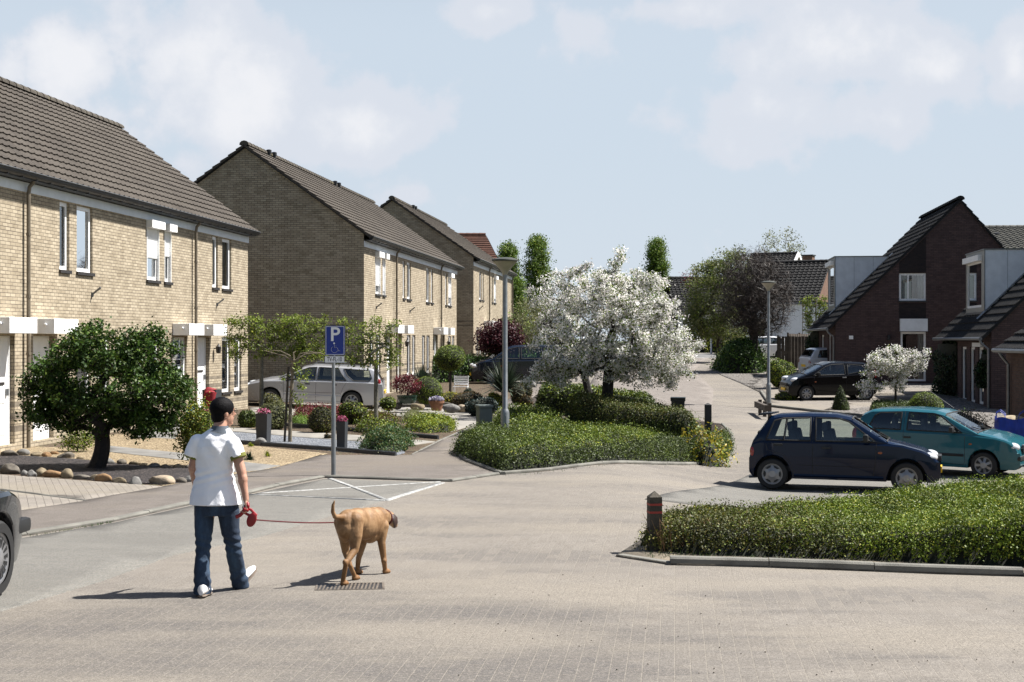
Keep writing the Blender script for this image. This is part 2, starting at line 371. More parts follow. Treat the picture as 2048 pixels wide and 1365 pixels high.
# ------------------------------------------------------------------ mesh builder
def tag(o, label=None, cat=None, group=None, kind=None):
    if label: o['label'] = label
    if cat: o['category'] = cat
    if group: o['group'] = group
    if kind: o['kind'] = kind
    return o
def empty(name, loc, rz=0.0, label=None, cat=None, group=None):
    o = bpy.data.objects.new(name, None); COL.objects.link(o)
    o.location = loc; o.rotation_euler = (0, 0, rz); o.empty_display_size = .2
    return tag(o, label, cat, group)
class MB:
    def __init__(s): s.v = []; s.f = []; s.m = []
    def add(s, vs, fs, mi=0):
        o = len(s.v); s.v += [tuple(v) for v in vs]
        for f in fs: s.f.append(tuple(o + i for i in f)); s.m.append(mi)
        return s
    def quad(s, a, b, c, d, mi=0): return s.add([a, b, c, d], [(0, 1, 2, 3)], mi)
    def box(s, x0, x1, y0, y1, z0, z1, mi=0):
        v = [(x0, y0, z0), (x1, y0, z0), (x1, y1, z0), (x0, y1, z0), (x0, y0, z1), (x1, y0, z1), (x1, y1, z1), (x0, y1, z1)]
        return s.add(v, [(0, 3, 2, 1), (4, 5, 6, 7), (0, 1, 5, 4), (1, 2, 6, 5), (2, 3, 7, 6), (3, 0, 4, 7)], mi)
    def rbox(s, c, size, rot=None, mi=0, bev=0.0):
        """box with chamfered edges at centre c; rot a 3x3 matrix"""
        x, y, z = [k / 2 for k in size]; b = min(bev, x * .9, y * .9, z * .9)
        pts = []
        bm = bmesh.new(); bmesh.ops.create_cube(bm, size=1)
        for q in bm.verts: q.co = Vector((q.co.x * 2 * x, q.co.y * 2 * y, q.co.z * 2 * z))
        if b > 0: bmesh.ops.bevel(bm, geom=bm.edges[:], offset=b, segments=2, profile=.6, affect='EDGES')
        rot = rot or Matrix.Identity(3); c = Vector(c)
        bm.verts.index_update()
        s.add([rot @ q.co + c for q in bm.verts], [[q.index for q in f.verts] for f in bm.faces], mi); bm.free(); return s
    def tube(s, path, radii, seg=8, mi=0, cap=True, flat=1.0):
        path = [Vector(p) for p in path]
        if isinstance(radii, (int, float)): radii = [radii] * len(path)
        o = len(s.v); n = len(path); up = Vector((0, 0, 1)); prev = None
        for i, p in enumerate(path):
            d = (path[min(i + 1, n - 1)] - path[max(i - 1, 0)])
            d = d.normalized() if d.length > 1e-9 else Vector((0, 0, 1))
            if prev is None:
                a = d.cross(up) if abs(d.z) < .95 else d.cross(Vector((1, 0, 0)))
            else: a = prev - d * prev.dot(d)
            a = a.normalized() if a.length > 1e-6 else Vector((1, 0, 0)); prev = a; b = d.cross(a)
            for k in range(seg):
                t = 2 * math.pi * k / seg
                s.v.append(tuple(p + (a * math.cos(t) + b * math.sin(t) * flat) * radii[i]))
        for i in range(n - 1):
            for k in range(seg):
                k2 = (k + 1) % seg
                s.f.append((o + i * seg + k, o + i * seg + k2, o + (i + 1) * seg + k2, o + (i + 1) * seg + k)); s.m.append(mi)
        if cap:
            s.f.append(tuple(o + k for k in range(seg - 1, -1, -1))); s.m.append(mi)
            s.f.append(tuple(o + (n - 1) * seg + k for k in range(seg))); s.m.append(mi)
        return s
    def lathe(s, prof, c=(0, 0, 0), seg=20, mi=0, axis='z', sx=1.0, sy=1.0):
        """prof: (radius, height) from bottom to top"""
        o = len(s.v); c = Vector(c)
        for (r, h) in prof:
            for k in range(seg):
                t = 2 * math.pi * k / seg; a, b = r * math.cos(t) * sx, r * math.sin(t) * sy
                q = Vector((a, b, h)) if axis == 'z' else (Vector((a, h, b)) if axis == 'y' else Vector((h, a, b)))
                s.v.append(tuple(c + q))
        for i in range(len(prof) - 1):
            for k in range(seg):
                k2 = (k + 1) % seg
                f = (o + i * seg + k, o + i * seg + k2, o + (i + 1) * seg + k2, o + (i + 1) * seg + k)
                s.f.append(f if axis != 'y' else f[::-1]); s.m.append(mi)
        s.f.append(tuple(o + k for k in range(seg - 1, -1, -1))); s.m.append(mi)
        s.f.append(tuple(o + (len(prof) - 1) * seg + k for k in range(seg))); s.m.append(mi)
        return s
    def ell(s, c, r, seg=14, rings=9, mi=0, rot=None):
        o = len(s.v); c = Vector(c); rot = rot or Matrix.Identity(3)
        for i in range(rings + 1):
            ph = math.pi * i / rings
            for k in range(seg):
                t = 2 * math.pi * k / seg
                s.v.append(tuple(c + rot @ Vector((r[0] * math.sin(ph) * math.cos(t), r[1] * math.sin(ph) * math.sin(t), -r[2] * math.cos(ph)))))
        for i in range(rings):
            for k in range(seg):
                k2 = (k + 1) % seg
                s.f.append((o + i * seg + k, o + i * seg + k2, o + (i + 1) * seg + k2, o + (i + 1) * seg + k)); s.m.append(mi)
        return s
    def loft(s, rings, seg=20, mi=0, cap=True):
        """rings: (centre, axis a vector, axis b vector) ellipses joined in order"""
        o = len(s.v)
        for c, a, b in rings:
            c, a, b = Vector(c), Vector(a), Vector(b)
            for k in range(seg):
                t = 2 * math.pi * k / seg; s.v.append(tuple(c + a * math.cos(t) + b * math.sin(t)))
        for i in range(len(rings) - 1):
            for k in range(seg):
                k2 = (k + 1) % seg
                s.f.append((o + i * seg + k, o + i * seg + k2, o + (i + 1) * seg + k2, o + (i + 1) * seg + k)); s.m.append(mi)
        if cap:
            s.f.append(tuple(o + k for k in range(seg - 1, -1, -1))); s.m.append(mi)
            s.f.append(tuple(o + (len(rings) - 1) * seg + k for k in range(seg))); s.m.append(mi)
        return s
    def cone2(s, a, b, ra, rb, seg=12, mi=0):
        """round-ended limb piece"""
        s.tube([a, b], [ra, rb], seg, mi); s.ell(a, (ra,) * 3, seg, 8, mi); s.ell(b, (rb,) * 3, seg, 8, mi); return s
    def prism(s, poly, h0, h1, mi=0, plane='xz'):
        """outline extruded along the third axis"""
        def q(p, h): return (p[0], h, p[1]) if plane == 'xz' else ((h, p[0], p[1]) if plane == 'yz' else (p[0], p[1], h))
        n = len(poly); v = [q(p, h0) for p in poly] + [q(p, h1) for p in poly]
        f = [tuple(range(n)), tuple(range(2 * n - 1, n - 1, -1))] + [(i, n + i, n + (i + 1) % n, (i + 1) % n) for i in range(n)]
        return s.add(v, f, mi)
    def mesh(s, name, fix=True):
        me = bpy.data.meshes.new(name); me.from_pydata(s.v, [], s.f)
        me.polygons.foreach_set('material_index', s.m)
        if fix:
            bm = bmesh.new(); bm.from_mesh(me); bmesh.ops.recalc_face_normals(bm, faces=bm.faces[:]); bm.to_mesh(me); bm.free()
        return me
    def build(s, name, mats, parent=None, smooth=False, loc=None, fix=True, rz=None, angle=35):
        me = s.mesh(name, fix)
        if smooth:
            me.shade_smooth(); me.set_sharp_from_angle(angle=R(angle))
        return link(name, me, mats, parent, loc, rz)
def link(name, me, mats, parent=None, loc=None, rz=None):
    if not isinstance(mats, (list, tuple)): mats = [mats]
    for m in mats: me.materials.append(MATS[m] if isinstance(m, str) else m)
    o = bpy.data.objects.new(name, me); COL.objects.link(o)
    if parent is not None: o.parent = parent
    if loc is not None: o.location = loc
    if rz is not None: o.rotation_euler = (0, 0, rz)
    return o
def copy_tree(o, parent=None):
    c = o.copy(); COL.objects.link(c)
    if parent is not None: c.parent = parent
    for ch in [x for x in o.children]: copy_tree(ch, c)
    return c

# ------------------------------------------------------------------ leaves (numpy, one mesh per crown or hedge)
def leaf_quads(pts, nrm, size, asp=.6, spread=.9, r=None, droop=0.0):
    """one small folded-free quad per point, turned loosely about its normal"""
    r = r or rng; n = len(pts)
    N = nrm + r.normal(0, spread, (n, 3)); N[:, 2] -= droop
    N /= np.linalg.norm(N, axis=1)[:, None] + 1e-9
    T = r.normal(0, 1, (n, 3)); T -= N * (T * N).sum(1)[:, None]; T /= np.linalg.norm(T, axis=1)[:, None] + 1e-9
    B = np.cross(N, T); sz = size * r.uniform(.6, 1.35, (n, 1))
    a = T * sz * .5; b = B * sz * .5 * asp
    V = np.stack([pts - a, pts + b * 1.0 - a * .1, pts + a, pts - b * 1.0 - a * .1], 1).reshape(-1, 3)
    return V
def foliage(name, V, mats, parent=None, core=None, mat_idx=None, loc=None):
    """V: quads as (4n, 3); core: an MB whose faces follow with their own material index"""
    n = len(V) // 4
    cv = np.array(core.v, float).reshape(-1, 3) if core and core.v else np.zeros((0, 3))
    me = bpy.data.meshes.new(name)
    tot = [list(f) for f in (core.f if core else [])]
    nl = 4 * n + sum(len(f) for f in tot)
    me.vertices.add(4 * n + len(cv)); me.vertices.foreach_set('co', np.concatenate([V, cv]).astype(np.float32).ravel())
    li = np.concatenate([np.arange(4 * n), np.array([i + 4 * n for f in tot for i in f], dtype=int)]) if tot else np.arange(4 * n)
    me.loops.add(nl); me.loops.foreach_set('vertex_index', li.astype(np.int32))
    ls = np.concatenate([np.full(n, 4), np.array([len(f) for f in tot], dtype=int)]) if tot else np.full(n, 4)
    st = np.concatenate([[0], np.cumsum(ls)[:-1]])
    me.polygons.add(len(ls)); me.polygons.foreach_set('loop_start', st.astype(np.int32))
    mi = np.zeros(len(ls), np.int32)
    if mat_idx is not None: mi[:n] = mat_idx
    if tot: mi[n:] = core.m
    me.polygons.foreach_set('material_index', mi)
    me.update(calc_edges=True); me.validate()
    return link(name, me, mats, parent, loc)
def sample_surface(V, Fq, n, r=None):
    """n points and normals on triangles/quads given as vertex array and index array (m,3)"""
    r = r or rng
    a, b, c = V[Fq[:, 0]], V[Fq[:, 1]], V[Fq[:, 2]]
    cr = np.cross(b - a, c - a); ar = np.linalg.norm(cr, axis=1); k = r.choice(len(Fq), n, p=ar / ar.sum())
    u, v = r.random(n), r.random(n); fl = u + v > 1; u[fl] = 1 - u[fl]; v[fl] = 1 - v[fl]
    p = a[k] + (b - a)[k] * u[:, None] + (c - a)[k] * v[:, None]
    return p, cr[k] / (ar[k][:, None] + 1e-9)
def tri(mb):
    t = []
    for f in mb.f:
        for i in range(1, len(f) - 1): t.append((f[0], f[i], f[i + 1]))
    return np.array(t)
def noise3(p, s, seed=0):
    """cheap smooth noise, about -1..1"""
    q = np.asarray(p) * s; o = np.zeros(len(q)); k = np.random.default_rng(seed)
    for a in range(6):
        d = k.normal(0, 1, 3); d /= np.linalg.norm(d); f = k.uniform(.8, 2.3)
        o += np.sin(q @ d * f + k.uniform(0, 6.28)) / 2.2
    return o / 1.6
def bush(name, c, rad, n, size, mat, parent=None, rough=.12, loc=None, power=2.0, spread=.8, core='hedge_inside', seed=1, flat=None, asp=.6, shape='ell', nscale=3.0, extra=None):
    """ball, egg, cone or cushion shaped shrub: leaves on and just under a knobbly skin, over a dark twiggy inside"""
    r = np.random.default_rng(seed); mb = MB(); rings, seg = 14, 20
    for i in range(rings + 1):
        ph = math.pi * i / rings
        for k in range(seg):
            t = 2 * math.pi * k / seg
            if shape == 'cone':
                h = i / rings; rr = (1 - h) ** .75 * (1 if h > .03 else .8); x, y, z = rr * math.cos(t), rr * math.sin(t), h * 2 - 1
            else:
                x, y, z = math.sin(ph) * math.cos(t), math.sin(ph) * math.sin(t), -math.cos(ph)
                e = 2 / power
                x, y, z = [math.copysign(abs(q) ** e, q) for q in (x, y, z)]
            mb.v.append((x * rad[0], y * rad[1], z * rad[2]))
    for i in range(rings):
        for k in range(seg):
            k2 = (k + 1) % seg; mb.f.append((i * seg + k, i * seg + k2, (i + 1) * seg + k2, (i + 1) * seg + k)); mb.m.append(1)
    V = np.array(mb.v); nz = 1 + rough * noise3(V, nscale / max(rad), seed); V = V * nz[:, None]
    V += np.array(c); 
    T = tri(mb); p, nr = sample_surface(V, T, n, r)
    out = (p - np.array(c)); s = np.sign((nr * out).sum(1)); nr *= s[:, None]
    p = p + nr * (r.normal(-.15, .35, (n, 1)) * size * 1.2)
    keep = p[:, 2] > -0.02 if loc is not None else np.ones(n, bool)
    Q = leaf_quads(p[keep], nr[keep], size, asp, spread, r)
    mb.v = [tuple(q) for q in (V - np.array(c)) * .93 + np.array(c)]
    mats = [mat, core]
    idx = None
    if extra:
        mats.append(extra[0]); idx = np.where(r.random(keep.sum()) < extra[1], 2, 0)
    return foliage(name, Q, mats, parent, mb, idx, loc)
def poly_dist(pts, poly):
    """signed distance inside a polygon (positive inside)"""
    d = np.full(len(pts), 1e9); ins = np.zeros(len(pts), bool); n = len(poly)
    for i in range(n):
        a = np.array(poly[i][:2]); b = np.array(poly[(i + 1) % n][:2]); ab = b - a
        t = np.clip(((pts - a) @ ab) / (ab @ ab), 0, 1); q = a + t[:, None] * ab
        d = np.minimum(d, np.linalg.norm(pts - q, axis=1))
        c = ((a[1] > pts[:, 1]) != (b[1] > pts[:, 1])) & (pts[:, 0] < (b[0] - a[0]) * (pts[:, 1] - a[1]) / (b[1] - a[1] + 1e-12) + a[0])
        ins ^= c
    return np.where(ins, d, -d)
def hedge(name, foot, h, mat, size, dens, label, cat, edge=.3, rough=.06, core='hedge_inside', seed=3, step=.1, spread=.9, mats2=None, sel=None, nscale=2.5, group=None, spikes=0, asp=.6, sprig=0.0, bare=0.0):
    """planting over a footprint polygon (world x, y): a mounded skin of leaves over a twiggy inside"""
    r = np.random.default_rng(seed); fp = np.array([p[:2] for p in foot])
    lo, hi = fp.min(0) - step, fp.max(0) + step
    xs = np.arange(lo[0], hi[0], step); ys = np.arange(lo[1], hi[1], step)
    X, Y = np.meshgrid(xs, ys, indexing='ij'); pts = np.stack([X.ravel(), Y.ravel()], 1)
    d = poly_dist(pts, foot); hh = np.array([h(*p) for p in pts]) if callable(h) else np.full(len(pts), h)
    p3 = np.stack([pts[:, 0], pts[:, 1], np.zeros(len(pts))], 1)
    t = np.clip(d / edge, 0, 1); prof = np.sqrt(np.clip(1 - (1 - t) ** 2.4, 0, 1))
    z = hh * prof * (1 + rough * noise3(p3, nscale, seed)) + hh * rough * .6 * noise3(p3, nscale * 3, seed + 1) * prof
    z = np.where(d > 0, z, 0); gz = G(pts[:, 0], pts[:, 1]); Z = gz + z
    c = np.array([fp[:, 0].mean(), fp[:, 1].mean()]); cz = G(c[0], c[1])
    V = np.stack([pts[:, 0] - c[0], pts[:, 1] - c[1], Z - cz], 1); ny = len(ys)
    D = d.reshape(X.shape); I, J = np.nonzero((D[:-1, :-1] > -step * .8) & (D[1:, 1:] > -step * .8)); base = I * ny + J
    quads = np.stack([base, base + ny, base + ny + 1, base + 1], 1)
    T = np.concatenate([quads[:, [0, 1, 2]], quads[:, [0, 2, 3]]])
    a, b, cc = V[T[:, 0]], V[T[:, 1]], V[T[:, 2]]; area = np.linalg.norm(np.cross(b - a, cc - a), axis=1).sum() / 2
    n = int(area * dens); p, nr = sample_surface(V, T, n, r); nr *= np.sign(nr[:, 2])[:, None]
    off = r.normal(-.1, .5, (n, 1)) * size * 1.3
    if sprig: off = np.where(r.random((n, 1)) < sprig, r.uniform(0, 4, (n, 1)) * size, off)
    p = p + nr * off
    hz = p[:, 2] - (G(p[:, 0] + c[0], p[:, 1] + c[1]) - cz); ok = hz > 0.0
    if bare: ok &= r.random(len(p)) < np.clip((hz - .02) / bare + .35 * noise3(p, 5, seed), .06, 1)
    p = p[ok]; nr = nr[ok]
    Q = leaf_quads(p, nr, size, asp, spread, r)
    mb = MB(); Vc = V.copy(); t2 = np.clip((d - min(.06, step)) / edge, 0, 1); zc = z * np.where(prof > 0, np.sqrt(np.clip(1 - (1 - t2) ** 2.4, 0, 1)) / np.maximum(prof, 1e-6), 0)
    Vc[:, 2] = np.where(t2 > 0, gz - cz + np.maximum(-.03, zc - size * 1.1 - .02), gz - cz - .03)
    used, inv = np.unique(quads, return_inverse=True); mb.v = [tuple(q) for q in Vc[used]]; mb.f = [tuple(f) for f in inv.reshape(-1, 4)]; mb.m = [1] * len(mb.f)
    mats = [mat, core]; idx = None
    if mats2:
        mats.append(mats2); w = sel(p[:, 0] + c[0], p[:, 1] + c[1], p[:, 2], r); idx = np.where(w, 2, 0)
    o = foliage(name, Q, mats, None, mb, idx, (c[0], c[1], cz))
    return tag(o, label, cat, group)

# ------------------------------------------------------------------ trees grown towards points of their crown
def grow(start, trunk_top, targets, seg_len=.3, wander=.12, r_tip=.006, r_pow=.45, seed=5, up=.15, trunk_r=.1, bend=None):
    """space-filling skeleton: every target is joined to the nearest node; radii by how much hangs on a node"""
    r = np.random.default_rng(seed)
    n0 = 6; nodes = [Vector(start).lerp(Vector(trunk_top), i / n0) for i in range(n0 + 1)]
    if bend:
        for i in range(1, n0): nodes[i] += Vector(bend) * math.sin(math.pi * i / n0)
    par = [-1] + list(range(n0)); A3 = [np.array(p) for p in nodes]
    top = np.array(trunk_top); tg = sorted(targets, key=lambda t: np.linalg.norm(np.array(t) - top))
    arr = np.zeros((len(tg) * 40 + 20, 3)); cnt = len(A3); arr[:cnt] = A3; tips = []
    for t in tg:
        t = np.array(t, float); cand = arr[n0 - 1:cnt]
        dv = t - cand; dist = np.linalg.norm(dv, axis=1)
        cost = dist + .35 * np.maximum(0, np.linalg.norm(cand - top, axis=1) - np.linalg.norm(t - top))
        k = int(np.argmin(cost)) + n0 - 1; a = arr[k]; L = np.linalg.norm(t - a); m = max(1, int(L / seg_len)); prev = k
        side = r.normal(0, 1, 3); side[2] = abs(side[2]) * .5
        for i in range(1, m + 1):
            f = i / m; q = a + (t - a) * f + side * L * wander * math.sin(math.pi * f) + r.normal(0, .012, 3) * (0 if i == m else 1)
            arr[cnt] = q; par.append(prev); prev = cnt; cnt += 1
        tips.append(prev)
    w = np.zeros(cnt)
    for t in tips:
        w[t] += 1
    for i in range(cnt - 1, 0, -1): w[par[i]] += w[i]
    rad = r_tip * np.maximum(w, 1) ** r_pow; sc = trunk_r / rad[n0]; 
    rad = np.where(w > 3, rad * (1 + (sc - 1) * np.clip((np.log(np.maximum(w, 1)) / math.log(max(w[0], 2))), 0, 1)), rad)
    rad[:n0 + 1] = np.linspace(trunk_r * 1.2, trunk_r, n0 + 1); rad[0] *= 1.25
    return arr[:cnt], par, rad, tips, w
def skeleton_mesh(mb, arr, par, rad, mi=0, seg=6, minseg=4):
    n = len(arr); ch = [[] for _ in range(n)]
    for i in range(1, n): ch[par[i]].append(i)
    stack = [(0, None)]
    while stack:
        i, pv = stack.pop(); path = [pv, i] if pv is not None else [i]
        while ch[i]:
            nx = max(ch[i], key=lambda k: rad[k])
            for k in ch[i]:
                if k != nx: stack.append((k, i))
            path.append(nx); i = nx
        if len(path) > 1:
            rr = [rad[k] for k in path]
            if pv is not None: rr[0] = rr[1]
            mb.tube([arr[k] for k in path], rr, seg if max(rr) > .03 else minseg, mi, cap=False)
    return mb
def ell_points(c, rad, n, r, shell=.55, low=-1.0):
    p = r.normal(0, 1, (n * 3, 3)); p /= np.linalg.norm(p, axis=1)[:, None]; p *= (r.uniform(shell ** 3, 1, (n * 3, 1))) ** (1 / 3)
    p = p[p[:, 2] > low][:n]; return p * np.array(rad) + np.array(c)
def cluster(pts, per, sig, r, squash=.8):
    n = len(pts); q = np.repeat(pts, per, axis=0) + r.normal(0, 1, (n * per, 3)) * np.array([sig, sig, sig * squash])
    return q
def tree(name, base, label, cat, trunk_top, targets, trunk_r, bark='bark', leafmat=None, leaf_size=.06, per=30, sig=.12, seed=4, along=0.0,
         wander=.12, r_tip=.006, second=None, group=None, spread=1.2, asp=.6, crown_name='crown', seg_len=.3, bend=None, r_pow=.45, extra_pts=None, second_share=.2, parent=None, minseg=4):
    r = np.random.default_rng(seed + 100)
    root = parent or empty(name, base, 0, label, cat, group)
    arr, par, rad, tips, w = grow((0, 0, -.05), trunk_top, targets, seg_len, wander, r_tip, r_pow, seed, trunk_r=trunk_r, bend=bend)
    mb = MB(); skeleton_mesh(mb, arr, par, rad, 0, 8, minseg); mb.build('trunk', bark, root, smooth=True, fix=False)
    if leafmat:
        src = [arr[tips]]
        if along > 0:
            k = np.nonzero((w <= 3) & (np.arange(len(arr)) > 6))[0]; k = r.choice(k, int(len(k) * along), replace=False) if along < 1 else k; src.append(arr[k])
        src = np.concatenate(src)
        if extra_pts is not None: src = np.concatenate([src, extra_pts])
        p = cluster(src, per, sig, r); nr = r.normal(0, .5, p.shape); nr[:, 2] += .6
        Q = leaf_quads(p, nr, leaf_size, asp, spread * .5, r); idx = None; mats = [leafmat]
        if second: mats.append(second); idx = np.where(r.random(len(p)) < second_share, 1, 0)
        foliage(crown_name, Q, mats, root, None, idx)
    return root

# ================================================================== GROUND, ROAD, PAVEMENTS
def W2(x, y): return Vector((x, y, G(x, y)))
def sheet(name, pts, mat, layer, step=.5, label=None, kind='structure'):
    """a flat-lying surface cut from an outline and draped over the terrain, a few mm above the one below"""
    bm = bmesh.new(); vs = [bm.verts.new((p[0], p[1], 0)) for p in pts]; bm.faces.new(vs)
    xs = [p[0] for p in pts]; ys = [p[1] for p in pts]
    bmesh.ops.triangulate(bm, faces=bm.faces[:])
    def cuts(a, b, ax):
        k = math.floor(a / step) + 1
        while k * step < b:
            co = [0, 0, 0]; co[ax] = k * step; no = [0, 0, 0]; no[ax] = 1
            g = bm.verts[:] + bm.edges[:] + bm.faces[:]
            bmesh.ops.bisect_plane(bm, geom=g, plane_co=co, plane_no=no, dist=1e-5)
            k += 1 if step * k < 60 or ax == 0 else 4
    cuts(min(xs), max(xs), 0); cuts(min(ys), max(ys), 1)
    bmesh.ops.remove_doubles(bm, verts=bm.verts[:], dist=1e-4)
    for v in bm.verts: v.co.z = G(v.co.x, v.co.y) + layer * .006
    bmesh.ops.recalc_face_normals(bm, faces=bm.faces[:])
    for f in bm.faces:
        if f.normal.z < 0: f.normal_flip()
    ex = bmesh.ops.extrude_edge_only(bm, edges=[e for e in bm.edges if e.is_boundary])['geom']
    for v in ex:
        if isinstance(v, bmesh.types.BMVert): v.co.z -= .03
    me = bpy.data.meshes.new(name); bm.to_mesh(me); bm.free(); me.shade_smooth()
    o = link(name, me, mat); return tag(o, label, None, None, kind)
def kerb(name, path, w=.12, h=.09, mat='kerb_concrete', kind='structure', gap=1.0, back=1):
    """kerb stones end to end along a path on the ground"""
    pts = [Vector((p[0], p[1])) for p in path]; seg = []
    for a, b in zip(pts[:-1], pts[1:]):
        L = (b - a).length; n = max(1, round(L / gap))
        for i in range(n): seg.append((a.lerp(b, i / n), a.lerp(b, (i + 1) / n)))
    mb = MB()
    for a, b in seg:
        d = (b - a).normalized(); nn = Vector((-d.y, d.x)) * w * back; a2, b2 = a + d * .004, b - d * .004; hh = h + random.uniform(-.004, .004)
        def q(p, z): return (p.x, p.y, G(p.x, p.y) + z)
        c = .018; m = nn.normalized() * c
        ring = lambda p: [q(p, -.1), q(p, hh - c), q(p + m, hh), q(p + nn - m, hh), q(p + nn, hh - c), q(p + nn, -.1)]
        mb.add(ring(a2) + ring(b2), [(0, 1, 7, 6), (1, 2, 8, 7), (2, 3, 9, 8), (3, 4, 10, 9), (4, 5, 11, 10), (0, 5, 4, 3, 2, 1), (6, 7, 8, 9, 10, 11)])
    o = mb.build(name, mat); return tag(o, None, None, None, kind)

# terrain to the horizon
gx = np.unique(np.concatenate([np.arange(-24, 28.01, .5), np.array([-3000, -900, -300, -120, -70, -45, -32, 36, 50, 80, 150, 400, 1200, 3000])]))
gy = np.unique(np.concatenate([np.arange(4, 80, .5), np.arange(80, 202, 2), np.array([-400, -60, -15, -4, 0, 260, 400, 900, 2500, 6000])]))
GXX, GYY = np.meshgrid(gx, gy, indexing='ij'); tv = np.stack([GXX.ravel(), GYY.ravel(), G(GXX.ravel(), GYY.ravel())], 1)
ii, jj = np.meshgrid(np.arange(len(gx) - 1), np.arange(len(gy) - 1), indexing='ij'); b0 = (ii * len(gy) + jj).ravel(); ny = len(gy)
me = bpy.data.meshes.new('ground'); me.from_pydata(tv.tolist(), [], np.stack([b0, b0 + ny, b0 + ny + 1, b0 + 1], 1).tolist()); me.shade_smooth()
b = NB('grassy_ground'); c = b.mix(b.rng(b.noise(.4, 6), .35, .65), (.045, .065, .02), (.09, .095, .035)); b.done(c, .95, b.bump(b.noise(14, 4), .6, .03))
tag(link('ground', me, 'grassy_ground'), kind='structure')

ROW = R(83.47)
pavers('road_pavers', (.345, .308, .265), (.415, .375, .325), (.44, .395, .33), (.21, .105), R(-83.47), stain=(.085, .083, .092), sand=(.475, .42, .34), grit=.6, wear=(-1.6, 10.1, .25, .42))
pavers('sidewalk_tiles', (.24, .21, .185), (.30, .265, .235), (.22, .19, .16), (.3, .3), R(20), sand=(.35, .30, .24), grit=.5)
pavers('bay_pavers', (.285, .275, .25), (.35, .335, .30), (.38, .34, .28), (.21, .105), R(8), stain=(.19, .18, .165), grit=.6)
pavers('drive_pavers', (.35, .315, .27), (.43, .385, .335), (.17, .15, .13), (.21, .105), R(70), sand=(.42, .37, .29), bump=.8)
pavers('far_pavers', (.30, .265, .235), (.37, .33, .295), (.22, .19, .16), (.4, .2), ROW, bump=.6)
plain('asphalt', (.24, .235, .225), .9, .2, 2, .3)
plain('path_slab', (.40, .375, .33), .9, .2, 3, .3)
plain('grey_slab', (.27, .26, .24), .9, .2, 3, .3)
gravel('yellow_gravel', [(.42, .32, .19), (.62, .50, .32), (.30, .21, .12)], 30)
gravel('blue_gravel', [(.20, .22, .26), (.36, .39, .44), (.55, .56, .58)], 30)
gravel('lava_gravel', [(.035, .032, .034), (.09, .075, .072), (.16, .13, .12)], 26)
gravel('pebble_bed', [(.30, .27, .24), (.50, .47, .43), (.16, .14, .12)], 12, 1.0, .05)
gravel('mulch', [(.13, .085, .055), (.25, .17, .11), (.20, .19, .10)], 18, 1.0, .03)

sheet('road', [(-14, 4), (14, 4), (22, 20), (26, 76), (26, 96), (10, 96), (-2, 96), (-14, 60)], 'road_pavers', 1)
sheet('far_road', [P(1335, 800), P(1440, 800), P(1443, 740), P(1480, 738), P(1455, 712.5), (2, 98), (6, 93)] if False else [(2.0, 47), (6.6, 47), (8.5, 60), (9.6, 75), (13.5, 97.5), (5.5, 97.5), (4.5, 75)], 'far_pavers', 2)
sheet('cross_road', [(-30, 98), (40, 98), (40, 112), (-30, 112)], 'asphalt', 2)
sheet('far_pavement', [(-30, 112.1), (40, 112.1), (40, 116), (-30, 116)], 'path_slab', 2)
# give-way line across the far end of the street
sheet('road_marking', [(8, 96.8), (16.8, 96.8), (16.8, 97.3), (8, 97.3)], 'line_paint', 3)
mk = [(8 + k * 1.1, 96.0) for k in range(8)]
for i, (x, y) in enumerate(mk): sheet('road_marking', [(x, y), (x + .6, y), (x + .6, y + .35), (x, y + .35)], 'line_paint', 3)

SWL = [P(-260, 1062), P(0, 1030), P(170, 1003), P(325, 975), P(440, 955), P(550, 938), P(640, 912), P(820, 912), P(880, 882), P(955, 850), P(985, 820), P(1035, 787), P(1062, 762)]
SWR = [P(1112, 762), P(1078, 786), P(1035, 816), P(985, 851), P(960, 872), P(925, 887), P(903, 906), P(960, 935), P(1000, 951), P(905, 965), P(649, 957), P(560, 974), P(500, 989), P(400, 1007), P(300, 1029), P(228, 1045), P(55, 1073), P(-260, 1110)]
sheet('garden_soil', SWL + [W2(-3.2, 74), W2(-3.2, 96), W2(-26, 96), W2(-26, 11)], 'mulch', 2)
sheet('sidewalk', SWL + SWR, 'sidewalk_tiles', 3)
kerb('kerb', SWR[::-1][:10], .11, .05, back=1)
bay = [P(-200, 1300), P(0, 1226), P(200, 1166), P(350, 1112), P(520, 1076), P(765, 1004), P(500, 991), P(400, 1010), P(300, 1032), P(228, 1048), P(55, 1077), P(-260, 1116)]
sheet('parking_bay', bay, 'bay_pavers', 2)
sheet('parking_bay', [P(502, 991), P(649, 960), P(884, 967), P(770, 1003)], 'bay_pavers', 2)
def stripe(pa, pb, w, mat='line_paint', name='parking_marking'):
    a, b_ = P(*pa), P(*pb); d = (b_ - a).xy.normalized(); n = Vector((-d.y, d.x)) * w / 2
    return sheet(name, [(a.x + n.x, a.y + n.y), (b_.x + n.x, b_.y + n.y), (b_.x - n.x, b_.y - n.y), (a.x - n.x, a.y - n.y)], mat, 3.2)
stripe((500, 991), (770, 1003), .045); stripe((772, 1003), (884, 967.5), .085); stripe((660, 959), (768, 1001), .075); stripe((515, 989), (880, 965.5), .04)

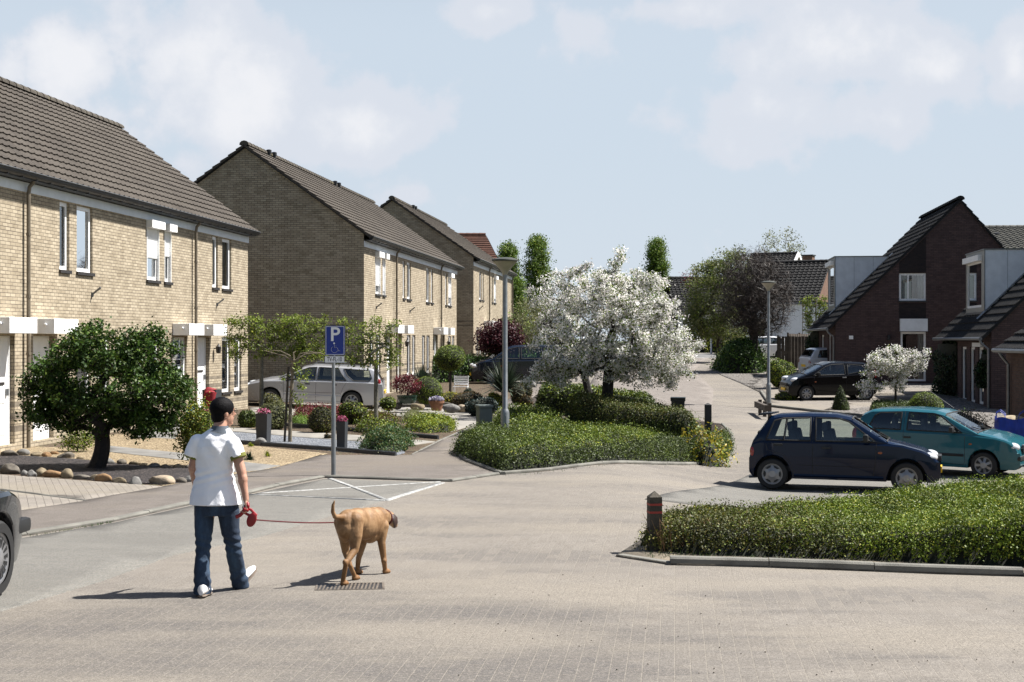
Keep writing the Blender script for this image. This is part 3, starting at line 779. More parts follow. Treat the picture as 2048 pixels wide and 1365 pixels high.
# front gardens on the left
sheet('driveway', [P(-200, 928), P(0, 952), P(325, 976), P(170, 1003), P(0, 981), P(-200, 960)], 'drive_pavers', 4)
sheet('driveway', [P(-200, 968), P(0, 984), P(166, 1005), P(0, 1030), P(-200, 1052)], 'drive_pavers', 4)
sheet('gravel_bed', [P(-200, 884), P(0, 893), P(130, 897), P(215, 872), P(500, 850), P(520, 868), P(500, 893), P(655, 909), P(640, 913), P(550, 938), P(440, 955), P(325, 975), P(265, 932), P(148, 920), P(-200, 908)], 'yellow_gravel', 3, kind='structure')
sheet('lava_bed', [P(-200, 905), P(55, 914), P(148, 920), P(265, 932), P(385, 940), P(385, 966), P(330, 972), P(220, 967), P(148, 959), P(40, 950), P(-200, 925)], 'lava_gravel', 4)
sheet('garden_path', [P(209, 893), P(380, 910), P(378, 924), P(215, 906)], 'grey_slab', 4)
sheet('garden_path', [P(470, 925), P(560, 934), P(520, 943), P(430, 950)], 'grey_slab', 4)
sheet('garden_path', [P(290, 850), P(370, 850), P(350, 880), P(270, 876)], 'grey_slab', 4)
sheet('gravel_bed', [P(400, 862), P(500, 868), P(730, 884), P(800, 893), P(810, 908), P(790, 913), P(665, 904), P(523, 892), P(400, 884)], 'blue_gravel', 4)
sheet('garden_path', [P(430, 855), P(511, 860), P(760, 876), P(870, 886), P(820, 893), P(600, 877), P(430, 863)], 'path_slab', 5)
sheet('driveway', [P(500, 817), P(600, 806), P(770, 812), P(958, 827), P(958, 849), P(900, 866), P(905, 850), P(790, 833), P(660, 828), P(500, 836)], 'path_slab', 4)
sheet('front_garden', [P(794, 812), P(958, 825), P(985, 818), P(1035, 785), P(1000, 760), W2(-6.5, 60), W2(-6.2, 51.5)], 'mulch', 4)
sheet('driveway', [P(900, 760), P(960, 752), P(1108, 752), P(1060, 768)], 'path_slab', 5)
kerb('garden_edging', [P(430, 887), P(523, 893), P(666, 903.5), P(790, 914)], .05, .10, 'planter_grey', back=1, gap=3)
kerb('garden_edging', [P(560, 853), P(700, 864), P(800, 873), P(875, 880)], .05, .10, 'planter_grey', back=1, gap=3)
kerb('garden_edging', [P(-200, 963), P(0, 982.5), P(168, 1004.5)], .06, .03, back=1, gap=1)
kerb('garden_edging', [P(955, 849), P(880, 881), P(820, 911)], .06, .03, back=1, gap=1)

# island bed
ISL = [P(905, 906), P(930, 925), P(960, 936), P(1001, 951), P(1100, 943), P(1300, 930), P(1463, 922), P(1470, 900), P(1468, 870), P(1448, 850), W2(4.75, 36), W2(2.8, 38), W2(4.5, 39.8), W2(4.6, 42.4), W2(.6, 44), P(1078, 787), P(1035, 817), P(985, 852), P(960, 873), P(925, 888)]
sheet('planting_bed', ISL, 'soil', 3)
kerb('kerb', ISL[:3] + [ISL[3]], .09, .06, back=1); kerb('kerb', ISL[3:7], .09, .06, back=1); kerb('kerb', ISL[6:10], .09, .05, back=1)
# bed with the clipped hedge in front, on the corner
KF = [P(1232, 1115), P(1340, 1132), P(1538, 1137), P(1749, 1145), P(2048, 1155), P(2300, 1168)]
sheet('planting_bed', KF + [W2(9.5, 20), W2(9.5, 22), P(2048, 952), P(1950, 968), P(1700, 1002), P(1450, 1022), P(1330, 1042), P(1285, 1082)], 'sandy_soil', 4)
kerb('kerb', KF[1:], .13, .085, back=1, gap=1.05); kerb('kerb', KF[:2], .12, .028, back=1)
# gardens on the right, in front of the dark brick houses
KR = [P(1520, 786), P(1540, 815), P(1640, 826), P(1720, 834), P(1830, 848), P(2100, 880)]
sheet('front_garden', KR + [W2(26, 38), W2(26, 74), W2(10.5, 74), P(1530, 742)], 'pebble_bed', 4)
sheet('driveway', [P(1541, 813), P(1640, 825), P(1700, 800), P(1760, 788), W2(18, 56), W2(17.6, 60.5), P(1530, 770), P(1522, 786)], 'drive_pavers', 5)
sheet('driveway', [P(1530, 745), P(1610, 750), W2(15.5, 72), W2(13, 84), W2(11.2, 84)], 'drive_pavers', 5)
kerb('kerb', KR[::1], .12, .09, back=1)
sheet('parking_bay', [P(1290, 1000), P(1500, 950), P(1560, 925), P(2100, 905), W2(14, 22), W2(8.9, 21), P(2048, 950), P(1700, 1000), P(1450, 1020)], 'bay_pavers', 2)

# ================================================================== BUILDINGS
def wall_poly(mb, pt, xs, top, holes, z0=-.6, mi=0, mi_low=None, reveal=.12, inn=None, split=1.14):
    """upright wall: pt(s, z) -> point; top(s) height; holes (s0, s1, z0, z1); reveals go back by `inn` (a vector)"""
    br = sorted(set([round(x, 4) for x in xs] + [round(h[k], 4) for h in holes for k in (0, 1)]))
    for a, b_ in zip(br[:-1], br[1:]):
        if b_ - a < 1e-4: continue
        m = (a + b_) / 2; hs = sorted([h for h in holes if h[0] < m < h[1]], key=lambda h: h[2]); z = z0
        for h in hs + [None]:
            if h is None: mb.quad(pt(a, z), pt(b_, z), pt(b_, top(b_)), pt(a, top(a)), mi)
            else:
                if h[2] > z: mb.quad(pt(a, z), pt(b_, z), pt(b_, h[2]), pt(a, h[2]), mi)
                z = h[3]
    for (a, b_, c, d) in holes:
        for p, q in (((a, c), (a, d)), ((a, d), (b_, d)), ((b_, d), (b_, c)), ((b_, c), (a, c))):
            P0, P1 = Vector(pt(*p)), Vector(pt(*q)); mb.quad(P0, P1, P1 + inn, P0 + inn, mi)
def frame_rect(mb, pt, a, b_, c, d, n0, n1, t, mi=0):
    """rectangular ring between depths n0 and n1; pt(s, z, n)"""
    def bx(s0, s1, z0, z1):
        v = [pt(s0, z0, n0), pt(s1, z0, n0), pt(s1, z1, n0), pt(s0, z1, n0), pt(s0, z0, n1), pt(s1, z0, n1), pt(s1, z1, n1), pt(s0, z1, n1)]
        mb.add(v, [(0, 1, 2, 3), (7, 6, 5, 4), (0, 4, 5, 1), (1, 5, 6, 2), (2, 6, 7, 3), (3, 7, 4, 0)], mi)
    bx(a, a + t, c, d); bx(b_ - t, b_, c, d); bx(a + t, b_ - t, c, c + t); bx(a + t, b_ - t, d - t, d); return bx
def window(parent, pt, a, b_, c, d, depth=.06, split=None, shutter=0.0, box=False, curtain=(1, 1), sill=True, frame='white_paint', tilt=False, label=None, dark=False):
    """pt(s, z, n): n grows into the wall"""
    mb = MB(); bx = frame_rect(mb, pt, a + .004, b_ - .004, c + .004, d - .004, depth, depth + .06, .09)
    if split: bx(a + (b_ - a) * split - .03, a + (b_ - a) * split + .03, c + .094, d - .094)
    w = mb.build('window', frame, parent)
    if label: w['label'] = label
    g = MB(); i = .092; g.quad(pt(a + i, c + i, depth + .03), pt(b_ - i, c + i, depth + .03), pt(b_ - i, d - i, depth + .03), pt(a + i, d - i, depth + .03))
    g.build('pane', 'window_glass', w)
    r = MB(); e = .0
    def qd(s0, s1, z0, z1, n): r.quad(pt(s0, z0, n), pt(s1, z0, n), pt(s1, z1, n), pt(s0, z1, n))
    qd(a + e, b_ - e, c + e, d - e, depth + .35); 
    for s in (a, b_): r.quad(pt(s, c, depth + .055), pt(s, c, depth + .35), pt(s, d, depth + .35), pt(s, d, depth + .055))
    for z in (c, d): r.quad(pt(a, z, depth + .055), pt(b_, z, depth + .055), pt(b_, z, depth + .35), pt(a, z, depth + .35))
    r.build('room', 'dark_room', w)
    if curtain:
        k = MB(); W_ = b_ - a
        for (s0, s1) in ([(a + .03, a + W_ * .36 * curtain[0])] if curtain[0] else []) + ([(b_ - W_ * .3 * curtain[1], b_ - .03)] if curtain[1] else []):
            n = max(2, int((s1 - s0) / .05))
            for j in range(n):
                x0, x1 = s0 + (s1 - s0) * j / n, s0 + (s1 - s0) * (j + 1) / n; n0_, n1_ = depth + .13 + .03 * (j % 2), depth + .13 + .03 * ((j + 1) % 2)
                k.quad(pt(x0, c + .03, n0_), pt(x1, c + .03, n1_), pt(x1, d - .02, n1_), pt(x0, d - .02, n0_))
        k.build('curtain', 'curtain_cloth', w)
    if sill:
        k = MB()
        v = [pt(a - .04, c - .07, -.05), pt(b_ + .04, c - .07, -.05), pt(b_ + .04, c, -.05), pt(a - .04, c, -.05), pt(a - .04, c - .07, .0), pt(b_ + .04, c - .07, .0), pt(b_ + .04, c, .0), pt(a - .04, c, .0)]
        k.add(v, [(0, 1, 2, 3), (0, 4, 5, 1), (3, 2, 6, 7), (0, 3, 7, 4), (1, 5, 6, 2), (4, 7, 6, 5)])
        v = [pt(a + .002, c - .001, .0), pt(b_ - .002, c - .001, .0), pt(b_ - .002, c + .003, depth), pt(a + .002, c + .003, depth)]
        k.build('sill', 'dark_sill', w)
    if shutter > 0:
        k = MB(); zz = d - (d - c) * shutter; n = max(4, int((d - zz) / .05)); 
        for j in range(n):
            z0, z1 = zz + (d - zz) * j / n, zz + (d - zz) * (j + 1) / n
            k.quad(pt(a + .03, z0, .035), pt(b_ - .03, z0, .035), pt(b_ - .03, z1 - .006, .02), pt(a + .03, z1 - .006, .02))
            k.quad(pt(a + .03, z1 - .006, .02), pt(b_ - .03, z1 - .006, .02), pt(b_ - .03, z1, .035), pt(a + .03, z1, .035))
        bb = MB(); 
        def b3(q, s0, s1, z0, z1, n0, n1):
            v = [pt(s0, z0, n0), pt(s1, z0, n0), pt(s1, z1, n0), pt(s0, z1, n0), pt(s0, z0, n1), pt(s1, z0, n1), pt(s1, z1, n1), pt(s0, z1, n1)]
            q.add(v, [(0, 1, 2, 3), (7, 6, 5, 4), (0, 4, 5, 1), (1, 5, 6, 2), (2, 6, 7, 3), (3, 7, 4, 0)])
        b3(k, a, a + .03, c, d, -.01, .04); b3(k, b_ - .03, b_, c, d, -.01, .04)
        s = k.build('roller_shutter', 'white_paint', w)
        if box: b3(bb, a - .03, b_ + .03, d - .17, d + .03, -.17, -.004); bb.build('shutter_box', 'white_paint', w)
    return w
def door(parent, pt, a, b_, c, d, depth=.1, mat='white_paint', glazed=True):
    mb = MB(); bx = frame_rect(mb, pt, a + .004, b_ - .004, c, d - .004, depth, depth + .07, .06)
    fr = mb.build('door', 'white_paint' if mat != 'dark' else 'white_paint', parent)
    k = MB(); W_ = b_ - a
    def b3(q, s0, s1, z0, z1, n0, n1):
        v = [pt(s0, z0, n0), pt(s1, z0, n0), pt(s1, z1, n0), pt(s0, z1, n0), pt(s0, z0, n1), pt(s1, z0, n1), pt(s1, z1, n1), pt(s0, z1, n1)]
        q.add(v, [(0, 1, 2, 3), (7, 6, 5, 4), (0, 4, 5, 1), (1, 5, 6, 2), (2, 6, 7, 3), (3, 7, 4, 0)])
    b3(k, a + .062, b_ - .062, c + .062, d - .064, depth + .02, depth + .055)
    for z0, z1 in ((c + .2, c + .75), (c + .85, c + 1.2)):
        b3(k, a + .2, b_ - .2, z0, z1, depth + .008, depth + .019)
    k.build('door_leaf', mat, fr)
    if glazed:
        g = MB(); b3(g, a + .22, b_ - .22, c + 1.35, d - .22, depth + .008, depth + .018); g.build('pane', 'window_glass', fr)
    h = MB(); b3(h, b_ - .2, b_ - .11, c + 1.0, c + 1.14, depth - .03, depth + .019); h.build('handle', 'zinc', fr)
    l = MB(); b3(l, a + .25, b_ - .25, c + 1.22, c + 1.28, depth - .005, depth + .019); l.build('letterbox', 'dark_sill', fr)
    return fr
def roof_plane(mb, o, u, v, nrm, L, S_, tile=.3, course=.36, mi=0, step=.042, wave=.02):
    """tiled slope: o = lower corner at the eave, u along the eave, v up the slope; real stepped courses with rolls"""
    o, u, v, nrm = Vector(o), Vector(u).normalized(), Vector(v).normalized(), Vector(nrm).normalized()
    nc = max(1, round(L / tile)); nr = max(1, round(S_ / course)); tw = L / nc; ch = S_ / nr
    prof = [(0, 0), (.12, 0), (.55, 0), (.68, 1), (.88, 1)]
    xs = [(i + f) * tw for i in range(nc) for f, _ in prof] + [L]; hs = [h for i in range(nc) for _, h in prof] + [0]
    m = len(xs); base = len(mb.v)
    for r_ in range(nr):
        for (t, lift) in ((r_ * ch, step), ((r_ + 1) * ch, 0.0)):
            for x, h in zip(xs, hs): mb.v.append(tuple(o + u * x + v * t + nrm * (lift + h * wave)))
    for r_ in range(nr):
        a = base + r_ * 2 * m
        for i in range(m - 1):
            mb.f.append((a + i, a + i + 1, a + m + i + 1, a + m + i)); mb.m.append(mi)
        if r_ < nr - 1:
            for i in range(m - 1):
                mb.f.append((a + m + i, a + m + i + 1, a + 2 * m + i + 1, a + 2 * m + i)); mb.m.append(mi)
    # front edge of the lowest course
    k = len(mb.v)
    for x, h in zip(xs, hs): mb.v.append(tuple(o + u * x - nrm * .02))
    for i in range(m - 1): mb.f.append((k + i, k + i + 1, base + i + 1, base + i)); mb.m.append(mi)
    # side edges closed so that the verge has thickness
    for e in (0, m - 1):
        x = xs[e]
        for r_ in range(nr):
            p0, p1 = mb.v[base + r_ * 2 * m + e], mb.v[base + r_ * 2 * m + m + e]
            q0, q1 = o + u * x + v * (r_ * ch) - nrm * .06, o + u * x + v * ((r_ + 1) * ch) - nrm * .06
            mb.add([p0, p1, q1, q0], [(0, 1, 2, 3)], mi)
def ridge_caps(mb, a, b_, r_=.13, n=None, mi=0):
    a, b_ = Vector(a), Vector(b_); L = (b_ - a).length; n = n or int(L / .42)
    for i in range(n):
        p, q = a.lerp(b_, i / n), a.lerp(b_, (i + 1.06) / n); d = (q - p).normalized(); s = Vector((0, 0, 1)).cross(d).normalized()
        rr0, rr1 = r_ * 1.06, r_ * .94; v = []
        for c_, rr in ((p, rr0), (q, rr1)):
            for k in range(7):
                t = math.pi * (k / 6) * 1.1 - .157; v.append(tuple(c_ + s * math.cos(t) * rr * 1.25 + Vector((0, 0, 1)) * (math.sin(t) * rr - .02)))
        mb.add(v, [(k, k + 1, 8 + k, 7 + k) for k in range(6)] + [tuple(range(6, -1, -1)), tuple(range(7, 14))], mi)

YK = .9935
def terrace(name, label, Kx, Y0, Y1, pipes, joints, uppers, lowers, doors_, boxes, brk_low, shutters=(), D=8.6, ez=5.56, rz_=9.06, gz=None, lamps=(), xi=None, flags=()):
    """a block of row houses. Everything along the front is given by its distance Y from the camera plane; local x runs away
    along the row, local y goes back from the street, z from the pavement"""
    x0 = xi + .1146 * Y0; g0 = gz
    root = empty(name, (x0, Y0, g0), ROW, label, 'house row' if False else 'terraced houses')
    s = lambda Y: (Y - Y0) / YK
    L = s(Y1); pt3 = lambda a, z, n=0.0: (a, n, z); pt = lambda a, z: (a, 0, z)
    H = [(s(a), s(b_), c, d) for a, b_, c, d in uppers + lowers + doors_]
    mb = MB(); inn = Vector((0, .16, 0))
    wt = lambda a: ez - .1
    lowz = 1.18
    wall_poly(mb, pt, [0, L], wt, H, -.7, 0, inn=inn)
    # gables (near and far) and back
    sl = (rz_ - (ez + .08)) / (D / 2 + .3)
    gt = lambda y: ez + .02 + sl * (min(y, D - y) + .3) - .06
    for xx in (0, L):
        wall_poly(mb, lambda a, z, xx=xx: (xx, a, z), [0, D / 2, D], gt, [], -.7, 1, inn=inn)
    mb.quad((0, D, -.7), (L, D, -.7), (L, D, ez), (0, D, ez), 1)
    mb.build('wall', [brk_low, 'plain_yellow_brick'], root, fix=False)
    # roof
    rm = MB(); ov = .13; ang = math.atan(sl); S_ = (D / 2 + .3) / math.cos(ang)
    roof_plane(rm, (-ov, -.3, ez + .08), (1, 0, 0), (0, math.cos(ang), math.sin(ang)), (0, -math.sin(ang), math.cos(ang)), L + 2 * ov, S_)
    roof_plane(rm, (L + ov, D + .3, ez + .08), (-1, 0, 0), (0, -math.cos(ang), math.sin(ang)), (0, math.sin(ang), math.cos(ang)), L + 2 * ov, S_, tile=.6)
    rf = rm.build('roof', 'grey_brown_tiles', root, fix=False)
    rc = MB(); ridge_caps(rc, (-ov, D / 2, rz_ + .02), (L + ov, D / 2, rz_ + .02)); rc.build('ridge', 'mossy_ridge', rf)
    for xx in (-.02, L + .0):
        vb = MB()   # thin dark verge boards just under the tiles
        for (ya, yb, za, zb) in ((-.3, D / 2, ez - .03, rz_ - .11), (D / 2, D + .3, rz_ - .11, ez - .03)):
            x_a, x_b = (xx - .02, xx) if xx < 0 else (xx, xx + .04)
            vb.add([(x_a, ya, za), (x_b, ya, za), (x_b, yb, zb), (x_a, yb, zb), (x_a, ya, za + .09), (x_b, ya, za + .09), (x_b, yb, zb + .09), (x_a, yb, zb + .09)],
                   [(0, 1, 2, 3), (4, 7, 6, 5), (0, 4, 5, 1), (1, 5, 6, 2), (2, 6, 7, 3), (3, 7, 4, 0)])
        vb.build('verge', 'dark_gutter', rf)
    for v_ in joints:
        for dd in (-.35, .35):
            m = MB(); m.lathe([(.07, 0), (.07, .3), (.1, .3), (.1, .42), (.06, .44)], (s(v_) + dd, D / 2 - .18, rz_ - .30), 10); m.build('vent_pipe', 'black_plastic', rf, True)
    # fascia, gutter
    m = MB(); m.box(0.003, L - .003, -.035, -.003, ez - .27, ez - .07); m.build('fascia', 'fascia_blue_white', root)
    m = MB(); m.box(-.05, L + .05, -.26, -.037, ez - .055, ez - .03)
    n = 8; prof = [(-.26 - .085 + .085 * math.cos(math.pi + math.pi * k / n) * 1.0, ez + .07 - .1 * math.sin(math.pi * k / n)) for k in range(n + 1)]
    ring = lambda x: [(x, p[0] + .06, p[1]) for p in prof] + [(x, prof[-1][0] + .05, prof[-1][1]), (x, prof[0][0] + .07, prof[0][1])]
    a_, b2 = ring(-.1), ring(L + .1); q = len(a_)
    m.add(a_ + b2, [(k, (k + 1) % q, q + (k + 1) % q, q + k) for k in range(q)] + [tuple(range(q)), tuple(range(2 * q - 1, q - 1, -1))])
    k_ = -.1
    while k_ < L:
        m.box(k_, k_ + .03, -.32, -.25, ez - .05, ez + .075); k_ += .66
    m.build('gutter', 'dark_gutter', root)
    m = MB(); m.tube([(-.1, -.388, ez + .082), (L + .1, -.388, ez + .082)], .013, 6); m.build('gutter_rim', 'zinc', root)
    for y_ in pipes:
        m = MB(); x = s(y_); m.tube([(x, -.22, ez + .0), (x, -.20, ez - .08), (x, -.12, ez - .17), (x, -.10, ez - .3), (x, -.10, 2.6), (x, -.10, -.1)], .042, 10)
        for zz in (4.4, 3.1, 1.9, .9): m.lathe([(.05, -.03), (.052, 0), (.05, .03)], (x, -.10, zz), 10)
        m.build('downpipe', 'taupe_pipe', root, True)
    for i, (a, b_, c, d) in enumerate(uppers):
        sh = dict(shutters).get(i, 0)
        window(root, pt3, s(a), s(b_), c, d, shutter=sh, box=sh > 0, curtain=(1, 1) if i % 2 else (0, 0))
    for i, (a, b_, c, d) in enumerate(lowers): window(root, pt3, s(a), s(b_), c, d, curtain=(1, 1) if (i * 7) % 3 else (0, 1))
    for (a, b_, c, d) in doors_: door(root, pt3, s(a), s(b_), c, d, glazed=False)
    for (a, b_) in boxes:
        m = MB(); m.rbox(((s(a) + s(b_)) / 2, -.242, 2.485), (s(b_) - s(a), .476, .32), bev=.012); cb = m.build('door_canopy', 'white_paint', root)
        m = MB(); m.ell((s(a) - .03, -.3, 2.52), (.035, .035, .035), 8, 6); m.tube([(s(a), -.3, 2.52), (s(a) - .03, -.3, 2.52)], .014, 6); m.build('spotlight', 'white_paint', cb, True)
    for y_ in flags:
        m = MB(); x = s(y_); m.tube([(x, -.004, 3.25), (x, -.22, 3.42)], .024, 8); m.tube([(x, -.002, 3.2), (x, -.02, 3.3)], .04, 8); m.build('flag_holder', 'zinc', root)
    for y_ in lamps:
        m = MB(); x = s(y_); m.tube([(x, -.003, 1.95), (x, -.12, 1.95)], .018, 6); m.lathe([(.05, -.02), (.07, .0), (.085, .17), (.05, .2), (.015, .26)], (x, -.14, 1.83), 8)
        m.build('wall_lamp', 'dark_sill', root, True)
    return root
UP = (3.75, 5.27); LO = (.62, 2.28)
def unit(y0, sgn, door_side=True, w0=False):
    """openings of one house measured from the downpipe it shares"""
    q = lambda a, b_: (y0 + sgn * a, y0 + sgn * b_) if sgn > 0 else (y0 - b_, y0 - a)
    up = [(*q(1.72, 2.22), *UP), (*q(2.62, 3.5), *UP)]; lo = [(*q(2.6, 3.4), *LO), (*q(3.8, 4.5), *LO)]
    dr = [(*q(.42, 1.42), .05, 2.28)]; bx = [q(.4, 1.62)]
    if w0: lo = lo + [(*q(.5, 1.6), 1.16, 2.28)]; dr = []
    return up, lo, dr, bx
def rows(specs):
    U, L_, D_, B_ = [], [], [], []
    for sp in specs:
        a, b_, c, d = unit(*sp); U += a; L_ += b_; D_ += c; B_ += d
    return U, L_, D_, B_
U, L_, D_, B_ = rows([(19.3, 1), (29.75, -1), (29.75, 1), (40.15, -1, True, True), (40.15, 1)])
t1 = terrace('terraced_houses', 'yellow brick row with mossy brown tiled roof, nearest block behind the rose tree', -9, 19.3, 45.35, [29.75, 40.15], [24.5, 34.95], U, L_, D_, B_,
        'yellow_brick', shutters=((6, .55), (7, .62)), gz=-.02, xi=-13.615, lamps=(42.0,), flags=(25.6, 33.2, 41.9 + .35))
Y0 = 50.0; U, L_, D_, B_ = rows([(Y0 + 5.4, -1), (Y0 + 5.4, 1), (Y0 + 16, -1), (Y0 + 16, 1)])
t2 = terrace('terraced_houses', 'middle yellow brick row, its dark gable rising behind the silver estate car', -5, Y0, Y0 + 21.2, [Y0 + 5.4, Y0 + 16], [Y0 + 2.7, Y0 + 13], U, L_, D_, B_,
        'yellow_brick', shutters=((1, .8), (0, .9), (7, .75)), gz=.12, ez=5.62, rz_=9.0, xi=-10.935, lamps=(Y0 + 7.3, Y0 + 17.9), flags=(Y0 + 2.0, Y0 + 8.6))
Y0 = 74.0; U, L_, D_, B_ = rows([(Y0 + 5.7, -1), (Y0 + 5.7, 1), (Y0 + 16.4, -1)])
t3 = terrace('terraced_houses', 'farthest yellow brick row, with a red tiled roof showing past its ridge', -3, Y0, Y0 + 17.2, [Y0 + 5.7, Y0 + 16.9], [Y0 + 5.4], U, L_, D_, B_,
        'yellow_brick', shutters=((3, .85),), gz=.62, ez=5.72, rz_=9.0, xi=-10.486, flags=(Y0 + 2.2,))

# reddish roof past the third row
def hip_house(name, label, c, rz, L, D, ez, rz_, hip, wallm, roofm, base=0):
    root = empty(name, c, rz, label, 'house'); mb = MB(); mb.box(-L / 2, L / 2, -D / 2, D / 2, -.5, ez); mb.build('wall', wallm, root)
    rm = MB(); e = .3; h0 = ez
    A_, B2, C_, D2 = (-L / 2 - e, -D / 2 - e, h0), (L / 2 + e, -D / 2 - e, h0), (L / 2 + e, D / 2 + e, h0), (-L / 2 - e, D / 2 + e, h0)
    E_, F_ = (-L / 2 + hip, 0, rz_), (L / 2 - hip, 0, rz_)
    n = 22
    def strips(a, b_, c_, d):   # sloping face a-b (eave) to d-c (ridge), as stepped courses
        a, b_, c_, d = map(Vector, (a, b_, c_, d)); nn = (b_ - a).cross(d - a).normalized()
        if nn.z < 0: nn = -nn
        for i in range(n):
            t0, t1_ = i / n, (i + 1) / n
            p0, p1, p2, p3 = a.lerp(d, t0), b_.lerp(c_, t0), b_.lerp(c_, t1_), a.lerp(d, t1_)
            rm.quad(p0 + nn * .06, p1 + nn * .06, p2, p3); rm.quad(p0, p1, p1 + nn * .06, p0 + nn * .06)
    strips(A_, B2, F_, E_); strips(C_, D2, E_, F_); strips(B2, C_, F_, F_); strips(D2, A_, E_, E_)
    rf = rm.build('roof', roofm, root); m = MB(); ridge_caps(m, E_, F_, .15); m.build('ridge', roofm, rf)
    return root
hip_house('house', 'house beyond the rows of which only its reddish hipped roof shows', A(920, 682, 101).xy.to_3d() + Vector((0, 0, .95)), 0, 6.0, 8, 5.6, 8.75, .9 if False else 1.2, 'red_brown_brick', 'red_tiles')

# ------------------------------------------------------------------ dark brick houses on the right
def right_house(name, label, xi, Y0, Y1, gz, D, ez, apex, dorm, gable_holes, extra):
    """local x runs away along the row, the street front is at y = 0 and the house lies towards negative y"""
    root = empty(name, (xi + .1146 * Y0, Y0, gz), ROW, label, 'house'); s = lambda Y: (Y - Y0) / YK; L = s(Y1)
    ay, az = apex; sl = (az - ez) / ay; back_y, back_z = D
    sl2 = (az - back_z) / (back_y - ay)
    inn_g = Vector((.14, 0, 0)); mb = MB()
    top = lambda a: (ez - .1 + sl * a) if a <= ay else (az - .1 - sl2 * (a - ay))
    wall_poly(mb, lambda a, z: (0, -a, z), [0, ay, back_y], top, gable_holes, -.8, 0, inn=inn_g)
    wall_poly(mb, lambda a, z: (L, -a, z), [0, ay, back_y], top, [], -.8, 0, inn=inn_g)
    fh = extra['front']
    wall_poly(mb, lambda a, z: (a, 0, z), [0, L], lambda a: ez - .1, fh, -.8, 0, inn=Vector((0, -.14, 0)))
    mb.quad((0, -back_y, -.8), (L, -back_y, -.8), (L, -back_y, back_z), (0, -back_y, back_z), 0)
    mb.build('wall', 'dark_brick', root, fix=False)
    rm = MB(); ang = math.atan(sl); e = .34; S_ = (ay + e) / math.cos(ang); ov = .09
    roof_plane(rm, (L + ov, e, ez - sl * e), (-1, 0, 0), (0, -math.cos(ang), math.sin(ang)), (0, math.sin(ang), math.cos(ang)), L + 2 * ov, S_, .3, .40, step=.045)
    ang2 = math.atan(sl2); S2 = (back_y - ay + .2) / math.cos(ang2)
    roof_plane(rm, (-ov, -back_y - .2, back_z - sl2 * .2), (1, 0, 0), (0, math.cos(ang2), math.sin(ang2)), (0, -math.sin(ang2), math.cos(ang2)), L + 2 * ov, S2, .3, .40, step=.04)
    rf = rm.build('roof', 'black_tiles', root, fix=False)
    m = MB(); ridge_caps(m, (-ov, -ay, az + .03), (L + ov, -ay, az + .03), .14); m.build('ridge', 'black_tiles', rf)
    m = MB()
    for ya, yb, za, zb in ((e, -ay, ez - sl * e - .1, az - .12), (-ay, -back_y - .2, az - .12, back_z - sl2 * .2 - .1)):
        m.add([(-.05, ya, za), (.0, ya, za), (.0, yb, zb), (-.05, yb, zb), (-.05, ya, za + .1), (.0, ya, za + .1), (.0, yb, zb + .1), (-.05, yb, zb + .1)],
              [(0, 1, 2, 3), (4, 7, 6, 5), (0, 4, 5, 1), (1, 5, 6, 2), (2, 6, 7, 3), (3, 7, 4, 0)])
    m.build('verge', 'dark_gutter', rf)
    m = MB(); gzz = ez - sl * e - .02; m.tube([(-.1, e + .05, gzz), (L + .1, e + .05, gzz)], .062, 8); m.build('gutter', 'zinc', root, True)
    m = MB(); m.tube([(.12, e + .03, gzz - .04), (.12, e - .02, gzz - .16), (.12, .075, gzz - .36), (.12, .075, -.2)], .045, 10); m.build('downpipe', 'zinc', root, True)
    # box dormer: front towards the street
    a0, a1, yf, dz = [*dorm]; a0, a1 = s(a0), s(a1); yb = -(dz - ez) / sl; zb = ez - sl * yf
    m = MB(); hole = [(a0 + .55, a1 - .12, zb + .30, dz - .42)]
    wall_poly(m, lambda a, z: (a, yf, z), [a0, a1], lambda a: dz - .06, hole, zb - .1, 1, inn=Vector((0, -.1, 0)))
    for xx in (a0, a1): m.add([(xx, yf, zb - .1), (xx, yf, dz - .06), (xx, yb - .1, dz - .06)], [(0, 1, 2)], 0)
    m.quad((a0, yf, dz - .06), (a1, yf, dz - .06), (a1, yb - .1, dz - .06), (a0, yb - .1, dz - .06), 0)
    dm = m.build('dormer', ['grey_white_panel', 'beige_panel'], root, fix=False)
    k = MB(); k.box(a0 - .035, a1 + .035, yb, yf + .035, dz - .058, dz - .02); k.build('dormer_trim', 'zinc', dm)
    k = MB()
    for i in range(1, 3): k.box(a0 - .006, a0 - .001, yf - (yf - yb) * i / 3 - .01, yf - (yf - yb) * i / 3, zb + .2 if i < 2 else dz - .9, dz - .07)
    k.box(a0 - .02, a0 + .004, yf - .02, yf + .012, zb - .05, dz - .06)
    k.build('panel_joint', 'zinc', dm)
    # lead flashing where the cheek meets the tiles
    k = MB(); ln = [(a0 - .02, yf + .1, zb + .02), (a0 - .02, yb, dz - .03)]
    k.add([(a0 - .16, yf + .3, zb - .3 * sl + .13), (a0 - .002, yf + .3, zb - .3 * sl + .17), (a0 - .002, yb, dz + .13), (a0 - .16, yb, dz + .09)], [(0, 1, 2, 3)])
    k.box(a0 - .1, a1 + .1, yf + .004, yf + .03, zb - .3, zb + .12)
    k.build('flashing', 'zinc', dm)
    ptd = lambda a, z, n=0.0: (a, yf - n, z)
    window_at(dm, ptd, hole[0], shut=True)
    return root, s, L
